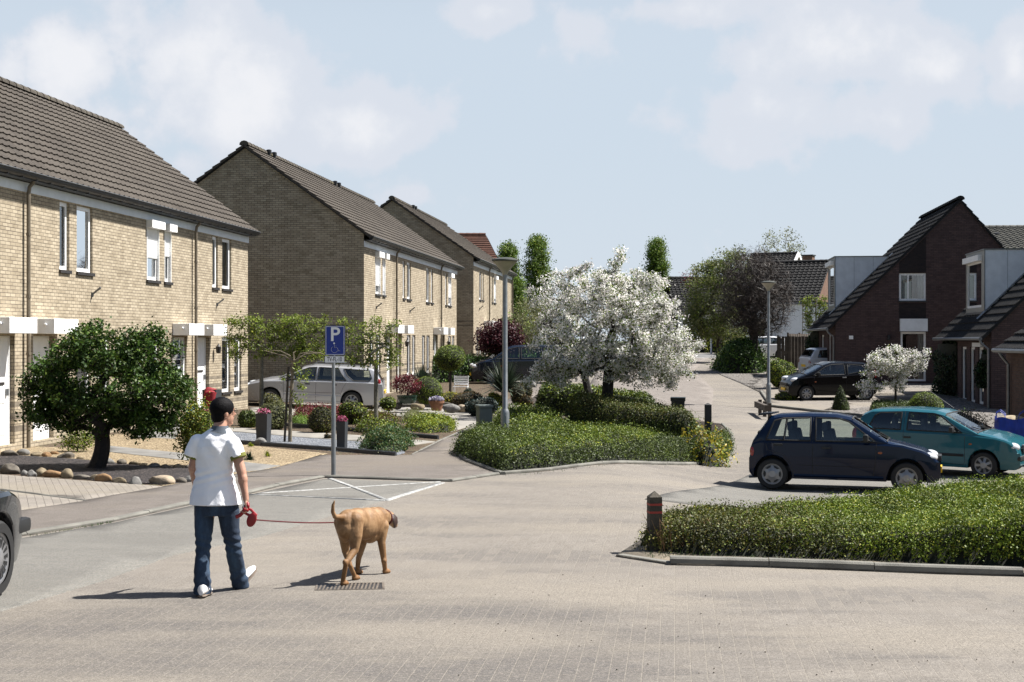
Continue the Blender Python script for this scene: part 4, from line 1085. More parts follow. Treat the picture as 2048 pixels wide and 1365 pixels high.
def window_at(parent, pt, h, shut=False, split=None, curtain=(1, 1), frame='white_paint', sill=False):
    w = window(parent, pt, h[0], h[1], h[2], h[3], depth=.03, split=split, curtain=curtain, sill=sill, frame=frame)
    if shut:
        m = MB(); a, b_, c, d = h
        v = [pt(a - .1, d - .02, -.16), pt(b_ + .06, d - .02, -.16), pt(b_ + .06, d + .2, -.16), pt(a - .1, d + .2, -.16), pt(a - .1, d - .02, -.003), pt(b_ + .06, d - .02, -.003), pt(b_ + .06, d + .2, -.003), pt(a - .1, d + .2, -.003)]
        m.add(v, [(0, 1, 2, 3), (7, 6, 5, 4), (0, 4, 5, 1), (1, 5, 6, 2), (2, 6, 7, 3), (3, 7, 4, 0)]); m.build('shutter_box', 'white_paint', w)
    return w
# house A: gable with one window over a door.  gable coordinate a = distance right from the street corner
ga = .25; Yg = 64.0; pxm = F / Yg
def GA(u): return ((u - 1672) / pxm) / math.cos(math.pi / 2 - ROW) * (1 / (1 - (u - 1350) / F * 0) )
def ga_of(u):
    """distance along the gable (which runs slightly nearer to the right) seen at picture column u"""
    xc = 7.226 + .1146 * Yg; lo, hi = -2.0, 12.0
    for _ in range(40):
        m = (lo + hi) / 2; X, Y = xc + m * math.sin(ROW), Yg - m * math.cos(ROW)
        if CX + F * X / Y < u: lo = m
        else: hi = m
    return (lo + hi) / 2
def gz_of(v, a): Y = Yg - a * math.cos(ROW); return ZC - (v - CY) / F * Y - ga
gh = [(ga_of(1798), ga_of(1852), gz_of(602, 3), gz_of(547, 3)), (ga_of(1801), ga_of(1852), .1, gz_of(664, 3))]
A_house, sA, LA = right_house('brick_house', 'dark brick house with white framed gable window behind the blossom bush and black car', 7.226, 64.0, 73.8, ga, (8.6, 4.55), 2.80, (5.45, 8.22), (69.2, 72.4, -.62 if False else -.55, 6.05), gh,
    {'front': [(1.0, 1.7, .1, 2.2), (2.1, 3.0, .1, 2.2), (5.0, 6.4, .8, 2.2)]})
ptg = lambda a, z, n=0.0: (n, -a, z)
window(A_house, ptg, *gh[0], depth=.06, split=.34, curtain=(1, 1), sill=True)
w = window(A_house, ptg, *gh[1], depth=.06, split=None, curtain=(0, 1), sill=False)
for h in [(1.0, 1.7, .1, 2.2), (2.1, 3.0, .1, 2.2), (5.0, 6.4, .8, 2.2)]: window(A_house, lambda a, z, n=0.0: (a, -n, z), *h, depth=.06, curtain=(0, 0), sill=False)
m = MB(); a0, a1, _, d = gh[1]; m.box(-.2, -.003, -a1 - .04, -a0 + .04, d + .02, d + .58); m.build('shutter_box', 'grey_white_panel', A_house)
m = MB(); a0, a1, c, d = gh[0]; slA = (8.22 - 2.8) / 5.45; zt_ = lambda a: 2.62 + slA * a; m.prism([(-a1, d + .03), (-a0, d + .03), (-a0, zt_(a0)), (-a1, zt_(a1))], -.006, -.001, plane='yz'); m.build('brick_panel', 'black_brick', A_house); m = MB(); m.box(-.006, -.001, -a1, -a0, gh[1][3] + .6, c - .1); m.build('brick_panel', 'black_brick', A_house)
m = MB(); q = ga_of(1702); m.box(-.05, -.002, -q - .09, -q + .09, 1.98, 2.14); m.build('alarm_box', 'white_paint', A_house)
m = MB(); q = ga_of(1777); m.rbox((-.08, -q, 2.05), (.14, .12, .22), bev=.02); m.build('wall_lamp', 'black_plastic', A_house)
# low wall beside the door of house A
lw = MB(); lw.box(-3.6, -3.35, -12, -4.0, -.1, .55, 0); lw.box(-3.64, -3.31, -12, -3.96, .551, .61, 1)
o = lw.build('garden_wall', ['dark_brick', 'concrete']); o.location = A_house.location; o.rotation_euler = A_house.rotation_euler; tag(o, 'low dark brick garden wall with pale coping in front of the gable', 'wall')
# house B: only its street front, roof and dormer show
fb = [(1.3, 2.15, .12, 2.2), (2.75, 3.6, .12, 2.2), (4.3, 5.2, .12, 2.2)]
B_house, sB, LB = right_house('brick_house', 'dark brick house at the picture edge with pale box dormer above a black tiled roof', 11.12, 50.0, 58.9, -.27, (8.6, 4.2), 2.86, (5.45, 8.3), (53.7, 57.1, -.55, 5.92), [], {'front': fb})
for h in fb: window(B_house, lambda a, z, n=0.0: (a, -n, z), *h, depth=.05, curtain=(0, 1), sill=False)
m = MB(); m.box(1.2, 2.6, .003, .14, 2.21, 2.36); m.build('shutter_box', 'white_paint', B_house)
# outbuilding C
oc = empty('garage', (XZ(2012, 41.5), 41.5, -.52), ROW, 'lower brick outbuilding with its own gutter, nearer than the dormer house', 'outbuilding')
mb = MB(); mb.quad((-8, 0, -.6), (0, 0, -.6), (0, 0, 2.4), (-8, 0, 2.4)); mb.quad((0, 0, -.6), (0, -6, -.6), (0, -6, 2.4), (0, 0, 2.4)); mb.quad((-8, 0, -.6), (-8, -6, -.6), (-8, -6, 2.4), (-8, 0, 2.4)); mb.quad((-8, -6, -.6), (0, -6, -.6), (0, -6, 2.4), (-8, -6, 2.4)); mb.build('wall', 'purple_brick', oc, fix=False)
rm = MB(); roof_plane(rm, (.1, .3, 2.42), (-1, 0, 0), (0, -.80, .6), (0, .6, .80), 8.2, 3.9, step=.06); roof_plane(rm, (-8.1, -6.3, 2.42), (1, 0, 0), (0, .8, .6), (0, -.6, .8), 8.2, 3.9, step=.06); rm.build('roof', 'black_tiles', oc, fix=False)
m = MB(); m.tube([(.15, .33, 2.4), (-8.1, .33, 2.4)], .06, 8); m.build('gutter', 'zinc', oc, True)
m = MB(); m.tube([(-.6, .33, 2.36), (-.6, .25, 2.22), (-.6, .07, 2.0), (-.6, .07, -.2)], .045, 8); m.build('downpipe', 'zinc', oc, True)
m = MB(); m.box(-3.2, -3.0, .003, .08, 1.7, 1.95); m.build('wall_lamp', 'white_paint', oc)

# ------------------------------------------------------------------ far houses closing the street
def gable_house(name, label, u, v0, Y, rz, L, D, ez, rz_, wallm, roofm, tile=.35, wins=(), extra=None):
    c = A(u, v0, Y); root = empty(name, c, rz, label, 'house'); mb = MB()
    H = [(a, b_, c_, d) for a, b_, c_, d in wins]
    wall_poly(mb, lambda a, z: (a, -D / 2, z), [-L / 2, L / 2], lambda a: ez, H, -1, 0, inn=Vector((0, .1, 0)))
    mb.quad((-L / 2, D / 2, -1), (L / 2, D / 2, -1), (L / 2, D / 2, ez), (-L / 2, D / 2, ez), 0)
    gt = lambda y: ez + (rz_ - ez) * (1 - abs(y) / (D / 2)) - .03
    for xx in (-L / 2, L / 2): wall_poly(mb, lambda a, z, xx=xx: (xx, a, z), [-D / 2, 0, D / 2], gt, [], -1, 1, inn=Vector((0, 0, 0)))
    mb.build('wall', [wallm[0], wallm[1]], root, fix=False)
    sl = (rz_ - ez) / (D / 2); ang = math.atan(sl); S_ = (D / 2 + .25) / math.cos(ang); rm = MB()
    roof_plane(rm, (-L / 2 - .15, -D / 2 - .25, ez - sl * .25 + .04), (1, 0, 0), (0, math.cos(ang), math.sin(ang)), (0, -math.sin(ang), math.cos(ang)), L + .3, S_, tile, .36, step=.06, wave=.05)
    roof_plane(rm, (L / 2 + .15, D / 2 + .25, ez - sl * .25 + .04), (-1, 0, 0), (0, -math.cos(ang), math.sin(ang)), (0, math.sin(ang), math.cos(ang)), L + .3, S_, tile, .36, step=.06, wave=.05)
    rf = rm.build('roof', roofm, root, fix=False); m = MB(); ridge_caps(m, (-L / 2 - .15, 0, rz_ + .04), (L / 2 + .15, 0, rz_ + .04), .16); m.build('ridge', roofm, rf)
    for (a, b_, c_, d) in H: window(root, lambda s_, z, n=0.0: (s_, -D / 2 + n, z), a, b_, c_, d, depth=.03, sill=False, curtain=(1, 0))
    return root
white = ('white_paint', 'white_paint')
# white bungalow left of the bushy trees
hE = gable_house('bungalow', 'white house with dark roof seen between the blossom tree and the round bushy tree', 1405, 700, 122, R(6), 6.2, 8.5, 3.1, 6.1, ('white_paint', 'dark_brick'), 'black_tiles', wins=((-2.4, -1.6, .6, 2.6), (-1.3, -.4, .6, 2.6), (-.1, .9, .6, 2.6)))
hF = gable_house('house', 'white walled house under a broad dark roof with a brick end, behind the street lamp', 1590, 693, 112, R(-26), 5.4, 8.8, 3.3, 6.6, ('white_paint', 'red_brown_brick'), 'black_tiles', wins=((-2.4, -1.1, .5, 2.2), (.6, 2.4, .5, 2.2)))
hG = gable_house('house', 'taller house with white bargeboards and a square chimney, behind the bare tree', 1548, 690, 128, R(-27), 4.0, 6.4, 6.0, 8.15, ('white_paint', 'red_brown_brick'), 'black_tiles')
m = MB(); sl = (8.15 - 6.0) / 3.2
for sg in (-1, 1):
    m.add([(2.16, sg * 3.5, 6.1 - sl * .3), (2.3, sg * 3.5, 6.1 - sl * .3), (2.3, 0, 8.3), (2.16, 0, 8.3), (2.16, sg * 3.5, 5.72 - sl * .3), (2.3, sg * 3.5, 5.72 - sl * .3), (2.3, 0, 7.92), (2.16, 0, 7.92)], [(0, 1, 2, 3), (4, 7, 6, 5), (1, 5, 6, 2), (0, 3, 7, 4), (0, 4, 5, 1)])
m.build('bargeboard', 'white_paint', hG)
m = MB(); m.box(2.7, 3.6, -.45, .45, -1, 7.9, 0); m.box(2.62, 3.68, -.53, .53, 7.901, 8.0, 1); m.build('chimney', ['red_brown_brick', 'dark_gutter'], hG)
hH = gable_house('house', 'house with a weathered grey roof, only its ridge showing beside the box dormer', 1672, 692, 135, R(-10), 7.0, 9, 3.4, 6.4, ('red_brown_brick', 'red_brown_brick'), 'grey_tiles')
hD = gable_house('house', 'house behind the gable, its mossy grey pantiled roof showing at the picture edge', 2075, 655, 88, R(-4), 9.0, 9, 4.6, 6.2 if False else 6.15, ('red_brown_brick', 'red_brown_brick'), 'grey_tiles', tile=.4)
m = MB(); m.lathe([(.12, 0), (.12, .5), (.2, .52), (.2, .7), (.1, .75)], (-2.9, -1.6, 5.0), 10); m.build('vent_pipe', 'black_plastic', hD, True)
# white garage with flat roof
gg = empty('garage', A(1648, 692, 108), R(-12), 'flat white garage range behind the timber fence', 'garage')
m = MB(); m.box(-3.2, 3.2, -2, 2, -1, 3.1); m.build('wall', 'white_paint', gg); m = MB(); m.box(-3.4, 3.4, -2.2, 2.2, 3.101, 3.25); m.build('roof', 'zinc', gg)
# timber fence
def fence(name, label, a, b_, h, mat='wood_fence'):
    a, b_ = Vector(a), Vector(b_); root = empty(name, a, math.atan2(b_.y - a.y, b_.x - a.x), label, 'fence'); L = (b_.xy - a.xy).length; n = int(L / .18); m = MB(); r = random.Random(3)
    for i in range(n): m.box(i * .18 + .004, i * .18 + .172, -.012 - (i % 2) * .02, .012 - (i % 2) * .02, 0, h + r.uniform(-.01, .01))
    m.build('boards', mat, root)
    for i in range(int(L / 1.8) + 1):
        k = MB(); k.box(i * 1.8 - .05, i * 1.8 + .05, .013, .11, 0, h + .06); k.build('post', mat, root)
    return root
fence('fence', 'dark timber board fence beside the climbing plant', W2(15.2, 78), W2(16.9, 84 - 3.2), 1.9)
fence('fence', 'weathered board fence closing the far driveway', W2(14.6, 78.1), W2(17.2, 77.6), 1.75)

# ================================================================== PLANTS
def rr(seed): return np.random.default_rng(seed)
def at(u, v, Y, base): q = A(u, v, Y); return (q.x - base.x, q.y - base.y, q.z - base.z)
def foot_px(pts): return [P(u, v) for u, v in pts]

# --- island: clipped hedges and ground cover
LOWH = [P(908, 908), P(930, 921), P(962, 932), P(1003, 947), P(1100, 939), P(1300, 926), P(1455, 918), P(1464, 900), P(1455, 884), W2(3.9, 31.0), W2(1.5, 30.3), W2(-.35, 30.0), P(985, 868), P(955, 884), P(930, 893)]
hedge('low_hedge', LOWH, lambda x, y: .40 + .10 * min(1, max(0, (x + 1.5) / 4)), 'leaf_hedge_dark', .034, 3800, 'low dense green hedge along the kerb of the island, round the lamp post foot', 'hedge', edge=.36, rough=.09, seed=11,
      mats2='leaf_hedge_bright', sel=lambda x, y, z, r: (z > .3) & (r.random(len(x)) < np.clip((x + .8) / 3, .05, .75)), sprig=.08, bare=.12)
MIDG = [W2(-.34, 30.1), W2(1.5, 30.5), W2(1.3, 33.4), W2(1.25, 36), W2(.4, 38.5), W2(-.45, 38.5), W2(-.25, 33)]
hedge('ground_cover', MIDG, lambda x, y: .42, 'leaf_hedge_bright', .045, 1700, 'loose bright green shrubs behind the green cabinet on the island', 'shrubs', edge=.5, rough=.22, seed=12, nscale=3.5, mats2='leaf_hedge_dark', sel=lambda x, y, z, r: r.random(len(x)) < .4, sprig=.18)
H1 = [W2(1.4, 33.6), W2(4.2, 32.3), W2(4.4, 33.6), W2(4.2, 35.2), W2(1.4, 36.4)]
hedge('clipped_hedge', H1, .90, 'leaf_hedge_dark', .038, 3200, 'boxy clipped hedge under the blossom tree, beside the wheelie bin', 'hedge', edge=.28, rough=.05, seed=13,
      mats2='leaf_olive', sel=lambda x, y, z, r: (z > .60) & (r.random(len(x)) < .6), sprig=.05, bare=.3)  # olive leaves only near the top: its sunlit face put into leaf colour
H2 = [W2(.7, 41.5), W2(4.0, 40.2), W2(4.3, 42.0), W2(.9, 43.6)]
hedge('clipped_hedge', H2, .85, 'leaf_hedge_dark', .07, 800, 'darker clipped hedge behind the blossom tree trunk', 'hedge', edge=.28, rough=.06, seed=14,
      mats2='leaf_hedge_bright', sel=lambda x, y, z, r: (z > .66) & (r.random(len(x)) < .45))  # brighter leaves high up paint in the light on the hedge top
GOLD = [W2(4.0, 29.7), W2(4.55, 30.0), W2(4.5, 31.6), W2(3.6, 31.8)]
hedge('golden_shrub', GOLD, .62, 'leaf_gold', .07, 420, 'yellow leaved shrub at the end of the island hedge', 'shrub', edge=.5, rough=.25, seed=15, nscale=5, mats2='leaf_hedge_bright', sel=lambda x, y, z, r: r.random(len(x)) < .45, sprig=.3)

# --- corner bed in front on the right
FH = [P(1284, 1107), P(1400, 1116), P(1538, 1120), P(1749, 1127), P(2048, 1139), P(2200, 1146), W2(6.6, 17.4), W2(5.0, 17.8), W2(4.0, 17.4), W2(3.0, 16.7), W2(1.9, 16.1), W2(1.5, 15.3)]
def fhh(x, y): return .29 + .04 * min(1, max(0, (x - 2.6) / .8)) + .13 * min(1, max(0, (y - 15.2) / 1.5)) * min(1, max(0, (x - 2.4) / 3.2)) + .20 * min(1, max(0, (x - 4.2) / 1.6))
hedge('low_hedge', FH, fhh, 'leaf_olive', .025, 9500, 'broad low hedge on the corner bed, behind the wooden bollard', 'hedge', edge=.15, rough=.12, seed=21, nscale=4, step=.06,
      mats2='leaf_hedge_bright', sel=lambda x, y, z, r: (x + r.normal(0, .5, len(x)) > 3.1) | ((z > .2) & (r.random(len(x)) < .12)), sprig=.12, bare=.13)  # brighter plant to the right; sparse bright top leaves colour in the sunlit top
# dead red brown stems at the bollard end of that hedge
r_ = rr(5); mb = MB()
for i in range(150):
    x = r_.uniform(1.5, 2.6); y = 14.45 + r_.uniform(-.08, .25) + (x - 1.6) * .03; z = G(x, y); h = r_.uniform(.12, .4); dx, dy = r_.normal(-.05, .12), r_.normal(-.08, .05)
    mb.tube([(x, y, z), (x + dx * .5, y + dy * .6, z + h * .6), (x + dx, y + dy, z + h)], [.004, .003, .0015], 4, cap=False)
tag(mb.build('dry_stems', 'stone_2', fix=False), 'dry red brown stems at the foot of the bollard end of the hedge', 'dead stems', kind='stuff')
def blades(name, foot, n, h, mat, label, seed, w=.012, lean=.25, mats2=None):
    r = rr(seed); fp = np.array([p[:2] for p in foot]); lo, hi = fp.min(0), fp.max(0); q = r.uniform(lo, hi, (n * 3, 2)); q = q[poly_dist(q, foot) > 0][:n]; n = len(q)
    c = fp.mean(0); cz = G(*c); z = G(q[:, 0], q[:, 1]); b_ = np.stack([q[:, 0] - c[0], q[:, 1] - c[1], z - cz - .01], 1); hh = h * r.uniform(.4, 1.2, n) * (1 + .3 * noise3(b_, 2.5, seed))
    a = r.uniform(0, 6.28, n); s = np.stack([np.cos(a), np.sin(a), np.zeros(n)], 1) * w; ln = np.stack([r.normal(0, lean, n) * hh, r.normal(0, lean, n) * hh, np.zeros(n)], 1)
    m1 = b_ + ln * .35 + np.array([0, 0, 1]) * hh[:, None] * .55; tp = b_ + ln * 1.2 + np.array([0, 0, 1]) * hh[:, None]
    Q = np.concatenate([np.stack([b_ - s, b_ + s, m1 + s * .8, m1 - s * .8], 1), np.stack([m1 - s * .8, m1 + s * .8, tp + s * .1, tp - s * .1], 1)]).reshape(-1, 3)
    o = foliage(name, Q, [mat], None, None, None, (c[0], c[1], cz)); return tag(o, label, 'grass', kind='stuff')
blades('long_grass', [W2(5.35, 18.2), W2(5.6, 17.6), W2(7.6, 17.2), W2(8.5, 21.5), W2(6.6, 21.2), W2(5.9, 19.6)], 16000, .36, 'grass_blade', 'long bright green grass behind the corner hedge, before the teal car', 6, .009)
blades('weeds', [P(1290, 1112), P(1538, 1121), P(2048, 1142), P(2048, 1148), P(1538, 1128), P(1300, 1122)], 900, .06, 'grass_dark', 'small weeds along the kerb below the corner hedge', 7, .004)
blades('weeds', [P(60, 1069), P(228, 1041), P(228, 1047), P(60, 1076)], 900, .04, 'grass_dark', 'moss and weeds in the kerb joint of the parking bay', 8, .004)
blades('weeds', [P(960, 936), P(1001, 951), P(1100, 943), P(1460, 922), P(1460, 926), P(1100, 948), P(1000, 956), P(955, 938)], 1200, .05, 'grass_dark', 'weeds tufts along the island kerb', 9, .004)

# --- the big blossom tree of the island, with a second one behind it
def blossom(name, label, base_px, Y, top_px, crown_px, Yc, n, seed, per, trunk_r, size, sh=.35, group=None, low=-1, sig=.074, extra_t=(), wander=.16):
    bx = XZ(base_px[0], Y); base = W2(bx, Y); r = rr(seed); tg = []
    for (u, v, ru, rv, dy, share) in crown_px:
        c = at(u, v, Yc, base); k = Yc / F; tg.append(ell_points(c, (ru * k, dy, rv * k), int(n * share), r, sh, low))
    tg = np.concatenate(tg); 
    for (u, v) in extra_t: tg = np.concatenate([tg, np.array([at(u + r.normal(0, 3), v + r.normal(0, 3), Yc, base) for _ in range(3)])])
    tg = tg[tg[:, 2] > .75]; tg = tg[(noise3(tg, 3.6, seed) > -.62)]
    return tree(name, base, label, 'tree', at(*top_px, Y, base), tg, trunk_r, 'dark_bark', 'blossom_white', size, per, sig, seed, along=.55, wander=wander, r_tip=.0035, second='leaf_box', group=group, crown_name='crown', second_share=.31, seg_len=.22)
blossom('blossom_tree', 'large tree covered in white blossom on the island, dark leaning trunk', (1210, 870), 35, (1218, 735),
        [(1230, 652, 110, 108, 1.35, .40), (1280, 640, 95, 95, 1.3, .16), (1315, 690, 72, 75, 1.1, .12), (1140, 700, 78, 70, 1.1, .13), (1190, 590, 78, 58, 1.1, .09), (1290, 590, 68, 48, .9, .08), (1225, 560, 70, 32, .6, .04), (1118, 742, 52, 30, .8, .08), (1295, 742, 62, 32, .9, .08), (1200, 735, 70, 26, .8, .06), (1345, 725, 45, 45, .8, .05)], 35, 740, 31, 68, .13, .056, extra_t=[(1240, 512), (1232, 530), (1228, 548), (1395, 690), (1385, 700), (1375, 720), (1340, 770), (1075, 755), (1090, 740), (1060, 765), (1150, 540), (1170, 537)])
blossom('blossom_tree', 'smaller upright white blossom tree just behind the large one', (1192, 850), 40, (1165, 735),
        [(1115, 620, 52, 62, 1.0, .5), (1150, 660, 70, 60, 1.0, .5)], 40, 230, 32, 46, .10, .056, extra_t=[(1085, 560), (1105, 552), (1125, 548), (1062, 580), (1075, 600), (1140, 550)], wander=.08)
# white blossoming bush before house A, drooping to the left
bb = W2(XZ(1790, 47), 47)
r_ = rr(40); tg = np.concatenate([ell_points(at(1792, 728, 47, bb), (.92, .6, .6), 150, r_, .4, -.6), np.array([at(u + r_.normal(0, 6), v + r_.normal(0, 5), 47 + r_.normal(0, .25), bb) for u, v in [(1742, 745), (1735, 760), (1730, 775), (1745, 772), (1725, 780), (1750, 755), (1760, 775), (1785, 765), (1790, 780), (1800, 762), (1812, 755), (1840, 715), (1848, 712), (1778, 745), (1795, 745), (1735, 768), (1790, 772)] for _ in range(3)])])
tree('blossom_bush', bb, 'small weeping bush full of white blossom on a thin stem, before the gable door', 'bush', at(1793, 705, 47, bb), tg, .035, 'bark', 'blossom_white', .06, 60, .065, 41, along=.35, second='leaf_box', second_share=.34, wander=.1)

# --- left: broad dark green tree with a short thick trunk
rb = P(190, 938)
r_ = rr(50); Yr = rb.y; tg = []
for (u, v, ru, rv, dy, n) in [(205, 765, 150, 85, 1.0, 330), (100, 795, 62, 55, .6, 90), (320, 790, 60, 62, .7, 100), (210, 700, 95, 50, .8, 120), (300, 690, 50, 35, .5, 45), (160, 820, 105, 50, .8, 120), (290, 850, 60, 28, .5, 45)]:
    k = Yr / F; tg.append(ell_points(at(u, v, Yr, rb), (ru * k, dy, rv * k), n, r_, .45))
tg = np.concatenate(tg); tg = tg[(noise3(tg, 4.2, 9) > -.32)]; tg = np.concatenate([tg] + [np.array([at(u, v, Yr, rb) for u, v in [(200, 645), (196, 655), (186, 662), (302, 655), (298, 668), (292, 680), (60, 755), (45, 760), (48, 790), (360, 700), (375, 770), (270, 872), (262, 866)]])])
tree('garden_tree', rb, 'broad dense dark green tree on a short thick trunk in the lava bed', 'tree', at(205, 868, Yr, rb), tg, .13, 'dark_bark', 'leaf_deep', .066, 52, .075, 51, along=.3, second='leaf_hedge_dark', second_share=.2, bend=(.05, 0, 0))
m = MB(); q = A(287, 874, Yr); m.ell((0, 0, 0), (.05, .05, .05), 12, 8); m.tube([(0, 0, .04), (-.02, 0, .16)], .004, 5); tag(m.build('hanging_ball', 'black_plastic', loc=q, smooth=True), 'small dark ball hanging low under the dark green tree', 'ornament')
# light shrub behind the walking person
def shrub(name, label, u, vb, w_px, h_px, mat, seed, n=60, per=40, leafs=.05, Y=None, cat='shrub', second=None, sig=.09, ss=.3, bark_='bark', low=-1.0):
    b_ = P(u, vb) if Y is None else W2(XZ(u, Y), Y); k = b_.y / F; r = rr(seed); ru, rv = w_px / 2 * k, h_px / 2 * k
    tg = ell_points((0, 0, rv * 1.02), (ru * .9, ru * .8, rv * .92), n, r, .4, low); tg = tg[tg[:, 2] > .02]
    return tree(name, b_, label, cat, (0, 0, max(.05, rv * .35)), tg, .02, bark_, mat, leafs, per, sig, seed, along=.3, second=second, second_share=ss, crown_name='foliage')
shrub('garden_shrub', 'upright light green variegated shrub beside the walking person', 395, 935, 92, 140, 'leaf_hedge_bright', 61, 130, 40, .042, second='leaf_gold', ss=.12)
shrub('garden_shrub', 'small leafy plant at the foot of the dark green tree', 155, 905, 60, 50, 'leaf_hedge_bright', 62, 40, 34, .045)

# --- pleached trees with flat crowns on a frame
def pleached(u, vb, box_, label, seed, Y=None, n=150, per=26, mat='leaf_fresh', tw=.05, top_v=None, leafs=.062):
    b_ = P(u, vb) if Y is None else W2(XZ(u, Y), Y); Yp = b_.y; r = rr(seed); u0, u1, v0, v1 = box_; tg = []
    rows_ = 5
    for i in range(rows_):
        vv = v0 + (v1 - v0) * (i + .5) / rows_
        for _ in range(n // rows_): tg.append(at(r.uniform(u0, u1), vv + r.normal(0, (v1 - v0) / rows_ * .28), Yp + r.normal(0, .16), b_))
    root = tree('pleached_tree', b_, label, 'tree', at(u, v1 - 4, Yp, b_), np.array(tg), tw, 'grey_bark', mat, leafs, per, .075, seed, along=.25, wander=.05, second='leaf_hedge_bright', second_share=.12, seg_len=.2, group='flat trained garden trees')
    m = MB()
    for i in range(3):
        vv = v0 + (v1 - v0) * (.15 + .35 * i); m.tube([at(u0 + 2, vv, Yp + .04, b_), at(u1 - 2, vv, Yp + .04, b_)], .007, 5)
    for uu in (u0 + 6, u1 - 6): m.tube([at(uu, v0, Yp + .06, b_), at(uu, v1, Yp + .06, b_)], .007, 5)
    m.build('cane_frame', 'dark_bark', root, fix=False); return root
pleached(523, 838, (458, 655, 635, 718), 'flat trained young tree nearest the yellow brick corner, before the silver car bonnet', 71, Y=37.0, n=260, per=26)
pleached(752, 850, (672, 800, 640, 735), 'flat trained young tree behind the parking sign, in front of the silver car tailgate', 72, Y=36.4, n=150, per=20)
plain('pale_bark', (.30, .25, .17), .9, .3, 14, .6)
# dead T-shaped espalier with its stake
eb = P(580, 886); m = MB(); Ye = eb.y
m.tube([(0, 0, -.05), (.01, 0, .8), at(586, 735, Ye, eb), at(589, 722, Ye, eb)], [.045, .038, .034, .03], 8)
for pth in ([(589, 725), (570, 712), (545, 706), (528, 701)], [(589, 722), (612, 708), (640, 706), (650, 711)], [(588, 730), (580, 712), (560, 702), (540, 701)], [(590, 728), (600, 708), (622, 704), (645, 708)], [(588, 727), (587, 706), (592, 703)], [(590, 735), (605, 722), (620, 708)]):
    m.tube([at(u, v, Ye + .02 * i, eb) for i, (u, v) in enumerate(pth)], [.024, .018, .012, .007], 6)
er = empty('espalier_tree', eb, 0, 'bare T shaped espalier tree with twisted arms beside a stake', 'tree'); m.build('trunk', 'pale_bark', er, True, fix=False)
r_ = rr(3); pts = np.array([at(u + r_.normal(0, 4), v + r_.normal(0, 4), Ye + r_.normal(0, .05), eb) for u, v in [(608, 755), (600, 762), (592, 742), (600, 775), (608, 795), (604, 770), (575, 755), (596, 735), (602, 728), (590, 790), (612, 748), (598, 805)] for _ in range(3)])
p = cluster(pts, 9, .05, r_); foliage('foliage', leaf_quads(p, r_.normal(0, 1, p.shape), .06), ['leaf_fresh'], er)
m = MB(); m.tube([at(569, 886, Ye, eb), at(577, 734, Ye, eb)], .026, 8); st = m.build('tree_stake', 'post_wood', smooth=True, loc=eb); tag(st, 'wooden stake leaning beside the bare espalier tree', 'stake')
m = MB(); m.tube([at(572, 762, Ye - .02, eb), at(590, 758, Ye - .02, eb)], .014, 6); m.build('tie', 'black_rubber', er)

# --- front garden balls, cushions and flowers between person and silver car (world placed from their feet)
def ball(name, label, u, vb, w, h, mat, seed, n=2600, size=.04, cat='shrub', shape='ell', power=2.0, rough=.1, lift=0, Y=None, extra=None, core='hedge_inside', dep=1.0, group=None, nscale=3.0):
    b_ = P(u, vb) if Y is None else W2(XZ(u, Y), Y); k = b_.y / F; rx, rz_ = w / 2 * k, h / 2 * k; b_ = b_ + Vector((0, rx * dep * .6, lift))
    o = bush(name, (0, 0, rz_ * .97), (rx, rx * dep, rz_), int(n), size, mat, seed=seed, loc=b_, shape=shape, power=power, rough=rough, extra=extra, core=core, nscale=nscale)
    return tag(o, label, cat, group)
ball('round_shrub', 'dark green clipped cushion nearest the white canopy house corner', 493, 858, 38, 36, 'leaf_hedge_dark', 81, 2400, .05)
ball('round_shrub', 'pale green rounded shrub behind the first tall planter', 548, 862, 52, 56, 'leaf_grey_green', 82, 2600, .055, rough=.2)
ball('round_shrub', 'small olive topiary bush under the flat trained tree', 540, 822, 46, 32, 'leaf_olive', 83, 1500, .06, rough=.2)
ball('round_shrub', 'dark olive ball behind the parking sign post', 642, 868, 56, 52, 'leaf_olive', 84, 3000, .045, extra=('leaf_brownish', .4))
ball('round_shrub', 'tan and green loose ball in front of the silver car wheel', 705, 850, 56, 46, 'leaf_hedge_bright', 85, 2200, .06, rough=.22, extra=('leaf_brownish', .35))
def stem_ball(name, label, u, Y, w, vc, mat, seed, n, size, thick, cat):
    b_ = W2(XZ(u, Y), Y); rx = w / 2 * Y / F; hz = ZC - (vc - CY) / F * Y - b_.z; root = empty(name, b_, 0, label, cat)
    m = MB(); m.tube([(0, 0, -.02), (.02, 0, hz * .5), (0, 0, hz)], [thick * 1.2, thick, thick * .8], 8); m.build('trunk', 'bark', root, True)
    bush('crown', (0, 0, hz), (rx, rx, rx * .82), n, size, mat, seed=seed, parent=root, rough=.07)
stem_ball('topiary_ball', 'small ball topiary on a stem at the silver car bumper', 776, 40.5, 33, 808, 'leaf_hedge_bright', 86, 1300, .05, .02, 'topiary')
